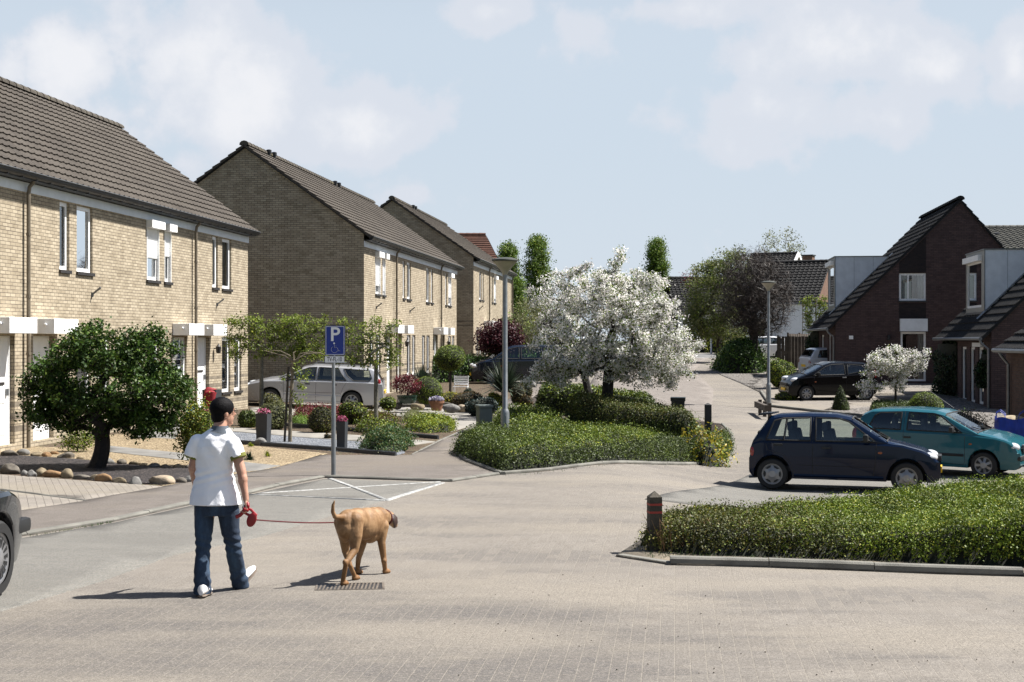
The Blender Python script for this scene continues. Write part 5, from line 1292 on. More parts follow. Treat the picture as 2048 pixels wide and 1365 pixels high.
low_ = [('low edging hedge of box before the second flat trained tree', [(714, 866), (740, 872), (800, 876), (802, 866), (760, 858), (718, 856)], .24, 'leaf_hedge_bright', 'box_edging', 'leaf_brownish'),
        ('rounded lavender like cushion at the point of the blue gravel', [(722, 902), (760, 912), (800, 906), (824, 893), (818, 878), (770, 876), (735, 884)], .26, 'grass_dark', 'lavender_cushion', 'leaf_olive'),
        ('spreading bright green juniper at the edge of the mulch bed', [(812, 862), (850, 868), (905, 866), (908, 850), (860, 842), (820, 848)], .22, 'leaf_hedge_bright', 'spreading_shrub', 'leaf_lime'),
        ('dark trailing plants along the mulch bed before the driveway', [(700, 846), (760, 850), (800, 845), (780, 836), (700, 832)], .16, 'leaf_copper', 'trailing_plants', 'leaf_hedge_bright'),
        ('wine red ground cover under the silver car sill', [(590, 836), (640, 840), (700, 838), (690, 824), (600, 822)], .12, 'leaf_maple_red', 'red_ground_cover', 'leaf_copper'),
        ('bright low cushion between the planter and the dark olive ball', [(584, 852), (612, 856), (616, 844), (588, 840)], .16, 'leaf_poplar', 'green_cushion', None),
        ('soft green mound of herbs on the mulch by the ball topiary', [(806, 846), (842, 848), (840, 834), (810, 834)], .18, 'leaf_grey_green', 'herb_mound', None)]
for i, (lb, pts, h, mt, nm, m2) in enumerate(low_):
    hedge(nm, foot_px(pts), h, mt, .045, 1500, lb, 'ground cover', edge=.3, rough=.18, seed=90 + i, step=.08, mats2=m2, sel=(lambda x, y, z, r: r.random(len(x)) < .3) if m2 else None, sprig=.1, nscale=5)
r_ = rr(77)
bits = [(620, 848), (655, 880), (830, 856), (745, 845), (835, 838), (872, 858), (690, 862), (560, 870), (790, 856)]
for i, (u, v) in enumerate(bits[:6]):
    o = ball('bedding_plant', 'tiny tuft of bedding plants dotted in the mulch of the front garden', u, v, 16, 11, ['leaf_lime', 'leaf_copper', 'leaf_hedge_bright'][i % 3], 120 + i, 160, .05, 'plant', group='bedding plants dotted in the mulch')
def tuft(name, label, u, vb, n, L, mat, seed, w=.02, Y=None, up=.5, lift=0, cat='plant', curl=.5, stem=None):
    b_ = P(u, vb) if Y is None else W2(XZ(u, Y), Y); r = rr(seed); mb = MB()
    for i in range(n):
        a = r.uniform(0, 6.28); e = r.uniform(.15, 1.45) if up < .9 else r.uniform(.7, 1.5); l = L * r.uniform(.7, 1.1); d = Vector((math.cos(a) * math.cos(e), math.sin(a) * math.cos(e), math.sin(e))); sd = Vector((-math.sin(a), math.cos(a), 0)) * w * r.uniform(.7, 1.2)
        p0 = Vector((0, 0, lift)); p1 = p0 + d * l * .55; p2 = p0 + d * l + Vector((0, 0, -curl * l * (1 - math.sin(e)) * .6)); nn = Vector((0, 0, w * .3))
        mb.add([p0 - sd * .7, p0 + sd * .7, p1 + sd, p1 - sd, p2], [(0, 1, 2, 3), (3, 2, 4)])
    if stem: mb.tube([(0, 0, -.05), (0, 0, lift + .1)], stem, 8, 1)
    o = mb.build(name, [mat, 'bark'], loc=b_, fix=False); return tag(o, label, cat)
tuft('yucca', 'spiky grey green yucca before the doors of the middle row', 845, 775, 150, .95, 'leaf_yucca', 131, .03, Y=47.5, lift=.5, stem=.07)
tuft('yucca', 'large yucca with drooping blades behind the lamp post', 1008, 805, 230, 1.05, 'leaf_yucca', 132, .032, Y=42.5, lift=.6, stem=.08)
tuft('yucca', 'small pointed yucca tucked behind the lime shrub', 870, 762, 80, .5, 'leaf_blue_green', 133, .025, Y=50.5, lift=.2)
tuft('garden_plant', 'small bright tuft on the yellow gravel', 535, 915, 60, .13, 'leaf_lime', 134, .012)
tuft('garden_plant', 'dark grassy tuft at the person s elbow on the gravel'.replace(' s ', ' '), 498, 922, 70, .2, 'leaf_conifer', 135, .012)
tuft('garden_plant', 'low yellow flowering tuft beside a stone near the first tall planter', 502, 895, 50, .12, 'leaf_lime', 136, .02)
# raised garden of the middle row
ball('lime_dome', 'broad lime green clipped dome behind the terracotta pot', 852, 800, 62, 56, 'leaf_box', 141, 4600, .035, Y=43.6, lift=.2, rough=.04)
stem_ball('ball_tree', 'ball headed small tree on a thin stem before the doors', 900, 50, 62, 716, 'leaf_box', 142, 4200, .045, .045, 'tree')
ball('copper_mound', 'wide copper brown mound shrub on the raised bed', 936, 815, 66, 36, 'leaf_copper', 143, 2800, .04, Y=42.5, lift=.08)
ball('lime_shrub', 'bright lime shrub beside the copper mound', 990, 800, 34, 34, 'leaf_lime', 144, 1500, .05, Y=42.2, lift=.1, rough=.2)
ball('golden_cushion', 'yellow leaved cushion behind the copper mound', 905, 790, 50, 26, 'leaf_gold', 145, 1700, .05, Y=45, lift=.1, rough=.2, extra=('leaf_lime', .5))
ball('conifer_shrub', 'dark blue green conifer shrub at the end of the brick edging', 965, 826, 60, 40, 'leaf_blue_green', 146, 2400, .05, Y=40.6, lift=.0, rough=.22)
ball('box_ball', 'small clipped box ball behind the lime dome', 888, 758, 20, 22, 'leaf_box', 147, 900, .045, Y=48)
ball('dark_cone', 'small dark clipped cone shrub by the white bench', 937, 765, 20, 30, 'leaf_conifer', 148, 1000, .045, Y=48.5)
ball('egg_shrub', 'copper green egg shaped shrub nearer the lamp post', 1036, 775, 30, 44, 'leaf_olive', 149, 2200, .04, Y=46.5, extra=('leaf_copper', .5), rough=.04, cat='shrub')
ball('egg_shrub', 'copper green egg shaped shrub farther along the pavement edge', 1052, 765, 26, 44, 'leaf_olive', 150, 2200, .04, Y=49.5, extra=('leaf_copper', .5), rough=.04)
ball('red_shrub', 'dark red leaved little shrub by the pavement beside the egg shrubs', 1053, 785, 26, 24, 'leaf_copper', 151, 900, .045, Y=45.2)
# japanese maple in a glazed pot
jm = empty('potted_maple', W2(XZ(814, 42.5), 42.5) + Vector((0, 0, .25)), 0, 'wine red maple in a dark green glazed pot on the raised bed', 'potted plant')
m = MB(); m.lathe([(.12, 0), (.24, .05), (.29, .16), (.29, .24), (.31, .25), (.31, .28), (.26, .28), (.25, .24)], seg=20); m.build('pot', 'green_glaze', jm, True)
r_ = rr(9); pts = ell_points((0, 0, .62), (.42, .35, .27), 60, r_, .3); arr, par, rad, tips, w = grow((0, 0, .24), (.02, 0, .36), pts, .15, .15, .004, .45, 3, trunk_r=.02); mb = MB(); skeleton_mesh(mb, arr, par, rad); mb.build('trunk', 'bark', jm, fix=False)
p = cluster(pts, 36, .06, r_); foliage('crown', leaf_quads(p, r_.normal(0, .6, p.shape) + [0, 0, .6], .05), ['leaf_maple_red'], jm)
tp = empty('flower_pot', W2(XZ(873, 40.8), 40.8) + Vector((0, 0, .17)), 0, 'terracotta pot of white and violet pansies on the raised bed', 'flower pot')
m = MB(); m.lathe([(.14, 0), (.2, .22), (.22, .22), (.225, .28), (.2, .28), (.19, .25)], seg=20); m.build('pot', 'terracotta', tp, True)
r_ = rr(10); pts = ell_points((0, 0, .32), (.22, .22, .10), 520, r_, .6, -.2); foliage('flowers', leaf_quads(pts, r_.normal(0, .4, pts.shape) + [0, 0, 1], .05, .9), ['blossom_purple'], tp)
# retaining brick edging of that raised bed
m = MB(); a, b_ = P(794, 814), P(958, 827); d = (b_ - a).normalized(); n = int((b_ - a).length / .11); nn = Vector((-d.y, d.x, 0)) * .11
for i in range(n):
    p0, p1 = a + d * (i * .11), a + d * (i * .11 + .098); h = .27 - .10 * i / n + random.uniform(-.008, .008); z0 = G(p0.x, p0.y) - .05; z1 = z0 + .05 + h
    m.add([(p0.x, p0.y, z0), (p1.x, p1.y, z0), (p1.x + nn.x, p1.y + nn.y, z0), (p0.x + nn.x, p0.y + nn.y, z0), (p0.x, p0.y, z1), (p1.x, p1.y, z1), (p1.x + nn.x, p1.y + nn.y, z1), (p0.x + nn.x, p0.y + nn.y, z1)], [(0, 3, 2, 1), (4, 5, 6, 7), (0, 1, 5, 4), (1, 2, 6, 5), (2, 3, 7, 6), (3, 0, 4, 7)])
tag(m.build('brick_edging', 'stone_1'), 'dark upright brick edging holding the raised garden bed', 'edging')
# stones: lava bed border and others
def stone(c, sz, k, seed, label, group, name='border_stone'):
    r = rr(seed); bm = bmesh.new(); bmesh.ops.create_icosphere(bm, subdivisions=3, radius=1)
    ax = r.normal(0, 1, (5, 3)); ax /= np.linalg.norm(ax, axis=1)[:, None]; lim = r.uniform(.55, .85, 5)
    for v in bm.verts:
        q = np.array(v.co)
        for a_, l_ in zip(ax, lim):
            t = q @ a_
            if t > l_: q = q - a_ * (t - l_) * .85
        q = q * (1 + .05 * math.sin(q[0] * 7 + seed) * math.cos(q[1] * 6)); v.co = (q[0] * sz[0], q[1] * sz[1], q[2] * sz[2])
    me = bpy.data.meshes.new(name); bm.to_mesh(me); bm.free(); me.shade_smooth()
    o = link(name, me, 'stone_%d' % (k % 5), None, c); o.rotation_euler = (0, 0, r.uniform(-.4, .4)); return tag(o, label, 'stone', group)
fr = [(18, 943, 22, 14, 1), (48, 949, 9, 9, 3), (62, 951, 10, 11, 3), (82, 949, 12, 12, 0), (106, 951, 22, 11, 2), (134, 952, 14, 13, 0), (162, 957, 18, 8, 1), (190, 958, 13, 8, 0), (205, 960, 20, 11, 2), (238, 964, 17, 8, 0), (270, 966, 13, 11, 3), (362, 964, 12, 8, 1), (378, 962, 10, 9, 3), (-12, 940, 14, 10, 3), (-40, 936, 16, 10, 1)]
bk = [(18, 910, 18, 9, 1), (45, 908, 14, 9, 3), (72, 911, 12, 7, 0), (92, 912, 10, 7, 2), (131, 914, 19, 9, 1), (160, 918, 8, 4, 0), (215, 926, 15, 8, 3), (242, 927, 10, 8, 1), (270, 929, 14, 7, 0), (288, 932, 10, 5, 0), (308, 933, 12, 6, 3), (330, 935, 10, 6, 1), (355, 935, 10, 6, 0), (378, 936, 9, 6, 1), (108, 908, 10, 6, 2)]
for i, (u, v, w_, h_, k) in enumerate(fr + bk):
    q = P(u, v + h_ * .5); s = q.y / F
    stone(q + Vector((0, h_ * s * .5, h_ * s * .55)), (w_ * s * 1.02, h_ * s * .9, h_ * s * 1.05), k, 200 + i, 'rough stone in the %s border of the lava bed' % ('front' if i < len(fr) else 'rear'), 'rough stones in the %s border of the lava bed' % ('front' if i < len(fr) else 'rear'))
q = P(318, 972); s = q.y / F; stone(q + Vector((0, .2, .06)), (29 * s, 18 * s, 12 * s), 4, 260, 'largest smooth tan boulder at the pavement corner of the lava bed', None)
for i, (u, v, w_, h_, Y, k) in enumerate([(835, 800, 16, 8, 42.3, 0), (900, 812, 20, 10, 41.3, 3), (925, 808, 12, 8, 41.6, 4), (795, 800, 10, 7, 42.6, 1)]):
    q = W2(XZ(u, Y), Y); s = Y / F; stone(q + Vector((0, 0, .2)), (w_ * s, h_ * s, h_ * s), k, 270 + i, 'rough rock behind the brick edging of the raised bed', 'rough rocks on the raised bed', 'rock')
q = P(520, 893); stone(q + Vector((0, .1, .07)), (.13, .12, .11), 3, 280, 'pointed grey rock standing by the first tall planter', None, 'rock')
q = P(1066, 776); stone(q + Vector((0, .1, .1)), (.2, .2, .16), 3, 281, 'rounded grey stone at the pavement edge by the egg shrubs', None, 'rock')

# --- farther vegetation
leaf('purple_leafless', (.07, .055, .045), (.115, .09, .078), None, .0)
def leafy(name, label, u, Y, trunk_v, crowns, n, per, size, mat, seed, bark_='bark', trunk_r=.12, sig=.25, second=None, ss=.2, cat='tree', along=.3, wander=.1, sh=.4, r_tip=.008, group=None, spread=1.2, asp=.6):
    b_ = W2(XZ(u, Y), Y); r = rr(seed); k = Y / F; tot = sum(c[5] for c in crowns)
    tg = np.concatenate([ell_points(at(c[0], c[1], Y, b_), (c[2] * k, c[4], c[3] * k), int(n * c[5] / tot), r, sh) for c in crowns]); tg = tg[tg[:, 2] > .15]
    return tree(name, b_, label, cat, at(u, trunk_v, Y, b_), tg, trunk_r, bark_, mat, size, per, sig, seed, along=along, second=second, second_share=ss, wander=wander, seg_len=.5, r_tip=r_tip, group=group, spread=spread, asp=asp)
leafy('plum_tree', 'wine red leaved tree in front of the farthest row', 1002, 66, 712, [(1000, 676, 42, 34, .9, 3), (985, 690, 28, 22, .7, 1), (1020, 686, 28, 24, .7, 1)], 170, 46, .11, 'leaf_plum', 301, sig=.16)
def poplar(u, Y, v0, v1, w_, label, seed, mat='leaf_poplar'):
    b_ = W2(XZ(u, Y), Y); k = Y / F; r = rr(seed); n = 150; t = r.random(n); vv = v1 + (v0 - v1) * t; wv = w_ / 2 * np.clip(np.sin(np.clip(t * .93 + .07, 0, 1) * math.pi) ** .55, .15, 1) * (1 - .35 * t)
    uu = u + wv * r.uniform(-1, 1, n); tg = np.array([at(a, b2, Y, b_) for a, b2 in zip(uu, vv)]); tg[:, 1] += r.normal(0, .5, n)
    tr = tree('poplar', b_, label, 'tree', at(u, v1 - 6, Y, b_), tg, .16, 'bark', mat, .15, 120, .30, seed, along=.5, second='leaf_hedge_bright', second_share=.3, seg_len=.8, group='poplars rising behind the street'); return tr
poplar(1016, 118, 492, 640, 34, 'slim poplar showing just past the farthest row', 311); poplar(1030, 112, 560, 660, 32, 'short poplar between the farthest row and its tall neighbour', 312)
poplar(1075, 116, 478, 660, 56, 'broadest tall poplar behind the smaller blossom tree', 313)
poplar(1313, 122, 484, 600, 34, 'single poplar rising above the large blossom tree crown', 314)
leafy('green_tree', 'fresh green tree top just behind the blossom tree crown', 1262, 100, 640, [(1262, 588, 56, 36, 2, 1)], 60, 70, .2, 'leaf_poplar', 316, sig=.3)
leafy('willow_bush', 'bare twiggy olive bush behind the plum tree', 1058, 76, 690, [(1058, 640, 38, 42, 1.0, 1)], 150, 14, .09, 'leaf_grey_green', 317, 'grey_bark', .06, .2, cat='bush', wander=.05)
leafy('evergreen_tree', 'large rounded grey green tree left of the bare one', 1438, 86, 660, [(1425, 600, 60, 82, 2.0, 5), (1458, 545, 46, 50, 1.6, 2.5), (1400, 640, 36, 50, 1.4, 1.5), (1455, 650, 52, 40, 1.5, 1.5)], 330, 62, .12, 'leaf_grey_green', 321, trunk_r=.16, sig=.22, second='leaf_box', ss=.4)
leafy('bare_tree', 'dense leafless purple brown round tree behind the second lamp', 1508, 74, 668, [(1512, 590, 74, 92, 1.9, 5), (1500, 560, 58, 66, 1.6, 2), (1530, 620, 62, 56, 1.6, 1.5), (1480, 610, 48, 66, 1.5, 1.5)], 2300, 5, .42, 'purple_leafless', 322, 'purple_twig', trunk_r=.2, wander=.04, r_tip=.008, sh=.2, sig=.16, asp=.035, along=.5)
leafy('birch_tree', 'airy pale green budding tree above the far roofs', 1560, 132, 600, [(1562, 500, 44, 46, 2.4, 3), (1580, 530, 30, 36, 1.6, 1)], 150, 12, .16, 'leaf_grey_green', 323, 'grey_bark', .12, .28, along=.3, r_tip=.012)
leafy('pink_tree', 'bare pinkish tree peeping left of the evergreen tree', 1385, 100, 600, [(1385, 555, 22, 18, .8, 1)], 60, 4, .1, 'leaf_maple_red', 324, 'purple_twig', .05, .15, r_tip=.01)
def farhedge(nm, lb, pts, h, mat, seed, size=.12, dens=260, m2=None, edge=.5, rough=.15):
    hedge(nm, pts, h, mat, size, dens, lb, 'hedge', edge=edge, rough=rough, seed=seed, step=.2, mats2=m2, sel=(lambda x, y, z, r: r.random(len(x)) < .45) if m2 else None, nscale=1.6, sprig=.1)
farhedge('dark_hedge', 'dark green hedge around the foot of the bare tree', [P(1442, 741), P(1500, 744), P(1548, 744), W2(13.6, 78), W2(11.0, 78)], .75, 'leaf_hedge_dark', 331, dens=420)
farhedge('dark_hedge', 'tall dark hedge beside the far driveway', [W2(10.8, 72.5), W2(12.5, 72.2), W2(13.4, 76), W2(11.2, 77)], 1.35, 'leaf_deep', 332, dens=420)
farhedge('far_hedge', 'yellow green shrubs before the white bungalow', [W2(14.5, 117), W2(20.6, 117), W2(20.6, 119.5), W2(14.5, 119.5)], 1.5, 'leaf_lime', 333, .2, 140, 'leaf_olive')
farhedge('far_hedge', 'dark shrubs behind the yellow green ones', [W2(14.4, 119.6), W2(18.6, 119.6), W2(18.6, 121), W2(14.4, 121)], 2.6, 'leaf_deep', 334, .2, 140, 'leaf_olive')
farhedge('far_hedge', 'golden shrubs at the corner by the white post', [W2(21.0, 112.5), W2(25.0, 112.5), W2(25.0, 116), W2(21, 116)], 1.7, 'leaf_gold', 335, .2, 140, 'leaf_hedge_bright')
farhedge('far_hedge', 'clipped dark hedge behind the plum tree and the dark van', [W2(-4.9, 63.5), W2(1.5, 66), W2(1.5, 67), W2(-4.9, 64.6)], 1.15, 'leaf_deep', 336, .1, 420, None, .2, .04)
farhedge('far_hedge', 'green garden planting behind the dark van, below the poplars', [W2(-1.5, 80), W2(3.6, 80), W2(3.8, 95), W2(-1.5, 95)], 1.9, 'leaf_hedge_dark', 337, .16, 160, 'leaf_hedge_bright', .8, .3)
ball('garden_bush', 'fresh green rounded bush behind the second lamp', 1566, 745, 58, 54, 'leaf_hedge_bright', 341, 4200, .07, Y=60, lift=.1, rough=.18)
ball('garden_bush', 'low olive bush beside the silver hatchback tail', 1608, 750, 30, 18, 'leaf_olive', 342, 1000, .07, Y=60, rough=.15)
ball('garden_bush', 'low green mat at the foot of the fresh green bush', 1572, 765, 44, 16, 'leaf_hedge_bright', 343, 1200, .06, Y=54, rough=.15)
# right front gardens
ball('topiary_cone', 'clipped dark green cone on the pebble bed before the black car', 1684, 822, 38, 50, 'leaf_box_dark', 351, 3600, .04, cat='topiary', shape='cone', rough=.04)
ball('topiary_dome', 'round clipped green dome behind the teal car roof', 1858, 829, 68, 58, 'leaf_box', 352, 5200, .04, Y=45, rough=.04, cat='topiary')
hedge('clipped_hedge', [W2(XZ(1742, 45.5), 45.5), W2(XZ(1832, 44.8), 44.8), W2(XZ(1832, 47), 47), W2(XZ(1742, 47.6), 47.6)], .5, 'leaf_box_dark', .05, 1100, 'low clipped hedge under the weeping blossom bush', 'hedge', edge=.15, rough=.04, seed=353)
def ivy(name, label, root, y, x0, x1, z0, z1, n, mat, seed, bulge=.3):
    r = rr(seed); p = np.stack([r.uniform(x0, x1, n), np.zeros(n), r.uniform(z0, z1, n)], 1); t = np.sin(np.clip((p[:, 0] - x0) / (x1 - x0), 0, 1) * math.pi) * np.clip((z1 - p[:, 2]) / .6, .2, 1)
    p[:, 1] = y + bulge * t * r.uniform(.2, 1, n) ** .5 * (1 + .4 * noise3(p, 3, seed)); Q = leaf_quads(p, np.tile([0, 1, .4], (n, 1)), .09, .8, .7, r); mb = MB(); m_ = 10
    for i in range(m_):
        a = x0 + (x1 - x0) * i / m_; b2 = x0 + (x1 - x0) * (i + 1) / m_; f = lambda x: y + bulge * .55 * math.sin((x - x0) / (x1 - x0) * math.pi)
        mb.quad((a, f(a), z0), (b2, f(b2), z0), (b2, f(b2), z1 - .15), (a, f(a), z1 - .15), 1)
    o = foliage(name, Q, [mat, 'hedge_inside'], None, mb, None, root.location); o.rotation_euler = root.rotation_euler; return tag(o, label, 'climbing plant')
ivy('ivy', 'dark ivy column on the far corner of the gable house front', A_house, .03, 7.4, 9.9, 0, 2.5, 2200, 'leaf_ivy', 361, .5)
ivy('ivy', 'tall ivy at the far end of the dormer house front', B_house, .03, 6.0, 8.9, 0, 2.45, 3600, 'leaf_ivy', 362, .8)
ivy('ivy', 'dark clipped ivy between the door and the drainpipe of the dormer house', B_house, .02, .25, 1.15, .75, 2.1, 1500, 'leaf_ivy', 363, .3)
ivy('ivy', 'dark climbing plant on the gable wall corner next to the timber fence', A_house, .05, 9.95, 12.5, -.1, 2.2, 1200, 'leaf_ivy', 364, .3)
shrub('garden_shrub', 'dark thorny shrub beside the drainpipe, behind the teal bonnet', 1945, 850, 90, 56, 'leaf_deep', 371, 60, 26, .05, Y=40, second='leaf_copper')
shrub('garden_shrub', 'yellow green plant at the side of the blue bulk bag', 1985, 850, 22, 50, 'leaf_olive', 372, 26, 26, .05, Y=36)
# espaliers on cane frames in front of the far white garage
for i, (u, lb) in enumerate([(1618, 'first pale green espalier on a cane frame before the white garage'), (1645, 'second pale green espalier on a cane frame, next to the dormer')]):
    b_ = W2(XZ(u, 88), 88); r_ = rr(380 + i); tg = np.array([at(u + r_.normal(0, 5), v, 88 + r_.normal(0, .1), b_) for v in np.linspace(595, 665, 60)])
    t_ = tree('espalier', b_, lb, 'tree', at(u, 668, 88, b_), tg, .04, 'bark', 'leaf_fresh', .12, 16, .12, 381 + i, along=.2, seg_len=.4)
    m = MB()
    for v in (612, 628, 645, 660): m.tube([at(u - 14, v, 88.1, b_), at(u + 14, v, 88.1, b_)], .03, 5)
    for uu in (u - 13, u + 13): m.tube([at(uu, 600, 88.15, b_), at(uu, 668, 88.15, b_)], .02, 5)
    m.build('cane_frame', 'bamboo', t_)

# ================================================================== CARS
paint('navy_paint', (.003, .012, .040), 0, .2, .35); paint('teal_paint', (.022, .155, .20), .1); paint('black_paint', (.003, .0035, .005), 0, .2, .2)
paint('silver_paint', (.45, .455, .47), .35, .3); paint('white_car_paint', (.75, .76, .78), .0); paint('midnight_paint', (.008, .014, .03), .1); paint('anthracite_paint', (.03, .033, .04), .3)
plain('wheel_silver', (.48, .48, .49), .35, .1, metal=.5); plain('lamp_clear', (.62, .64, .66), .08, .1, 20, coat=.5); plain('lamp_red', (.45, .012, .012), .15, .1, coat=.5); plain('lamp_orange', (.55, .13, .015), .2, .1, coat=.4)
plain('plate_yellow', (.80, .50, .02), .5, .05); plain('seat_cloth', (.075, .08, .09), .95, .3, 14); plain('headrest_grey', (.16, .17, .19), .95, .2, 14); plain('dark_trim', (.018, .019, .02), .6, .2)
SEG = [3, 3, 5, 2, 12, 3, 6]
def car(name, label, L, Wd, top, belt, ra, fa, rw, paintm, wins, ws, rwin, contact, side, heading, tum=.30, hub='round', bz=.2, doors=(), group=None, cat='car', trim=None, lights=None, plate_front=True, detail=True, extras=None, dz=0.0):
    """x runs from the rear bumper (0) forward to L; side = -1 when the near wheels are on the car's right"""
    dx = .028 if detail else .05
    xs = np.unique(np.concatenate([np.linspace(0, L, int(L / dx)), [0, .01, .03, L - .03, L - .01, L]]))
    tp = np.array(top); bt = np.array(belt)
    fin = np.linspace(-.2, L + .2, 900); zt_f = np.interp(fin, tp[:, 0], tp[:, 1]); k = np.hanning(27); k /= k.sum(); zs = np.convolve(np.pad(zt_f, 13, mode='edge'), k, 'valid')
    ztop = lambda x: float(np.interp(x, fin, zs if True else zt_f))
    wf = lambda x: Wd / 2 * (1 - .16 * max(0, (abs(x - L * .48) / (L * .52) - .62) / .38) ** 2.2)
    def zarch(x):
        z = bz + .02 * 0
        for ax in (ra, fa):
            R_ = rw + .055; d = abs(x - ax)
            if d < R_: z = max(z, rw + math.sqrt(R_ ** 2 - d ** 2) - .0)
        return z
    ends = lambda x: max(0.0, 1 - min(x, L - x) / .12)
    def section(x):
        w = wf(x); zt = ztop(x); b_ = min(float(np.interp(x, bt[:, 0], bt[:, 1])), zt - .025); zb = max(zarch(x), bz + .1 * ends(x) ** 2); h = max(0.0, zt - .045 - b_)
        y5 = w * .955 - tum * h - .25 * h * h * .3
        pts = [(w * .94, zb), (w * .985, max(.36, zb + .012)), (w, max(.56, zb + .022)), (w * .99, max(b_ - .035, zb + .05)), (w * .955, max(b_, zb + .06)), (y5, max(b_, zb + .06) + h * .96), (max(.02, y5 - .10), max(zt - .014, zb + .07)), (0, max(zt, zb + .075))]
        out = []
        for i, n in enumerate(SEG):
            a, c = pts[i], pts[i + 1]
            for j in range(n):
                t = j / n; bow = 0
                if i == 4: bow = .022 * math.sin(math.pi * t) * min(1, h / .2)
                out.append((a[0] + (c[0] - a[0]) * t + bow, a[1] + (c[1] - a[1]) * t))
            if i == 6: out.append(c)
        return out
    secs = [section(x) for x in xs]; m = len(secs[0]); n = len(xs)
    cum = np.cumsum([0] + SEG); glass_rows = range(cum[4], cum[5]); top_rows = range(cum[6], cum[7])
    def inpoly(x, z, poly):
        c = False
        for i in range(len(poly)):
            (x0, z0), (x1, z1) = poly[i], poly[i - 1]
            if (z0 > z) != (z1 > z) and x < (x1 - x0) * (z - z0) / (z1 - z0) + x0: c = not c
        return c
    body, gl = MB(), MB(); wsg = MB()
    vv = [(x, s * p[0], p[1]) for s in (-1, 1) for x, sec in zip(xs, secs) for p in sec]
    body.v = list(vv); gl.v = list(vv)
    for si in (0, 1):
        o = si * n * m
        for i in range(n - 1):
            xc = (xs[i] + xs[i + 1]) / 2
            for j in range(m - 1):
                f = (o + i * m + j, o + (i + 1) * m + j, o + (i + 1) * m + j + 1, o + i * m + j + 1); zc = (secs[i][j][1] + secs[i][j + 1][1] + secs[i + 1][j][1] + secs[i + 1][j + 1][1]) / 4
                g = 0
                if j in glass_rows and any(inpoly(xc, zc, q) for q in wins): g = 1
                if j in top_rows or (j in range(cum[5] + 1, cum[6])):
                    if ws[0] < xc < ws[1] or rwin[0] < xc < rwin[1]: g = 1
                if g: gl.f.append(f); gl.m.append(0)
                else: body.f.append(f); body.m.append(0)
    for si in (0, 1):     # close nose and tail
        for i in (0, n - 1):
            o = si * n * m + i * m
            body.f.append(tuple([o + j for j in range(m)] + [len(body.v)])); body.m.append(0); body.v.append((xs[i], 0, secs[i][0][1]))
        # wheel arch lips turned inwards, dark
        o = si * n * m
        for i in range(n - 1):
            a, c = vv[o + i * m], vv[o + (i + 1) * m]; s = -1 if si == 0 else 1
            body.add([a, c, (c[0], c[1] - s * .26, c[2]), (a[0], a[1] - s * .26, a[2])], [(0, 1, 2, 3)], 1)
    body.add([(.15, -Wd * .42, bz + .03), (L - .15, -Wd * .42, bz + .03), (L - .15, Wd * .42, bz + .03), (.15, Wd * .42, bz + .03)], [(0, 1, 2, 3)], 1)
    for ax in (ra, fa):
        for s in (-1, 1):
            y0 = s * (Wd / 2 - .27); body.add([(ax - rw - .08, y0, bz), (ax + rw + .08, y0, bz), (ax + rw + .08, y0, rw * 2 + .1), (ax - rw - .08, y0, rw * 2 + .1)], [(0, 1, 2, 3)], 1)
    xm = (ra + fa) / 2; c = contact; rot = Matrix.Rotation(heading, 3, 'Z'); near_y = side * (Wd / 2 - .09)
    ax_near = {'r': ra, 'f': fa}[extras.get('wheel', 'r') if extras else 'r']
    off = rot @ Vector((ax_near - xm, near_y, 0)); loc = Vector((c[0] - off.x, c[1] - off.y, 0))
    gz_ = lambda lx, ly: (lambda q: G(loc.x + q.x, loc.y + q.y))(rot @ Vector((lx, ly, 0)))
    h_ = Wd / 2 - .09; w2 = (fa - ra) / 2; zf = (gz_(w2, h_) + gz_(w2, -h_)) / 2; zr = (gz_(-w2, h_) + gz_(-w2, -h_)) / 2; zl = (gz_(w2, h_) + gz_(-w2, h_)) / 2; zri = (gz_(w2, -h_) + gz_(-w2, -h_)) / 2
    root = empty(name, (loc.x, loc.y, (zf + zr) / 2 + .018 + dz), 0, label, cat, group)
    root.rotation_euler = (math.atan2(zl - zri, 2 * h_), -math.atan2(zf - zr, 2 * w2), heading)
    def B(mb, nm, mats, sm=False, parent=root, fix=True, angle=35):
        mb.v = [(x - xm, y, z) for x, y, z in mb.v]; return mb.build(nm, mats, parent, sm, fix=fix, angle=angle)
    bo = B(body, 'body', [paintm, 'black_rubber'], True, fix=True, angle=28)
    gl_ = B(gl, 'windows', 'car_glass', True, fix=True)
    def sy(x, z):
        sec = section(x); zz = [p[1] for p in sec[:cum[5] + 1]]; yy = [p[0] for p in sec[:cum[5] + 1]]; return float(np.interp(z, zz, yy))
    # window seals and door gaps
    for s in (-1, 1):
        sl = MB()
        for q in wins:
            pts = []
            for i in range(len(q)):
                a, b_ = q[i], q[(i + 1) % len(q)]; k_ = max(2, int(math.dist(a, b_) / .06))
                pts += [(a[0] + (b_[0] - a[0]) * t / k_, a[1] + (b_[1] - a[1]) * t / k_) for t in range(k_)]
            pts = [(x, s * (sy(x, z) + .001), z) for x, z in pts]; sl.tube(pts + [pts[0]], .016, 5, cap=False)
        for ln in doors:
            pts = []
            for a, b_ in zip(ln[:-1], ln[1:]):
                k_ = max(1, int(math.dist(a, b_) / .05)); pts += [(a[0] + (b_[0] - a[0]) * t / k_, a[1] + (b_[1] - a[1]) * t / k_) for t in range(k_)]
            pts.append(ln[-1]); sl.tube([(x, s * (sy(x, z) - .001), z) for x, z in pts], .0055, 4, cap=False)
        B(sl, 'door_seams', 'black_rubber', parent=bo)
    # windscreen and tailgate glass borders
    k = MB()
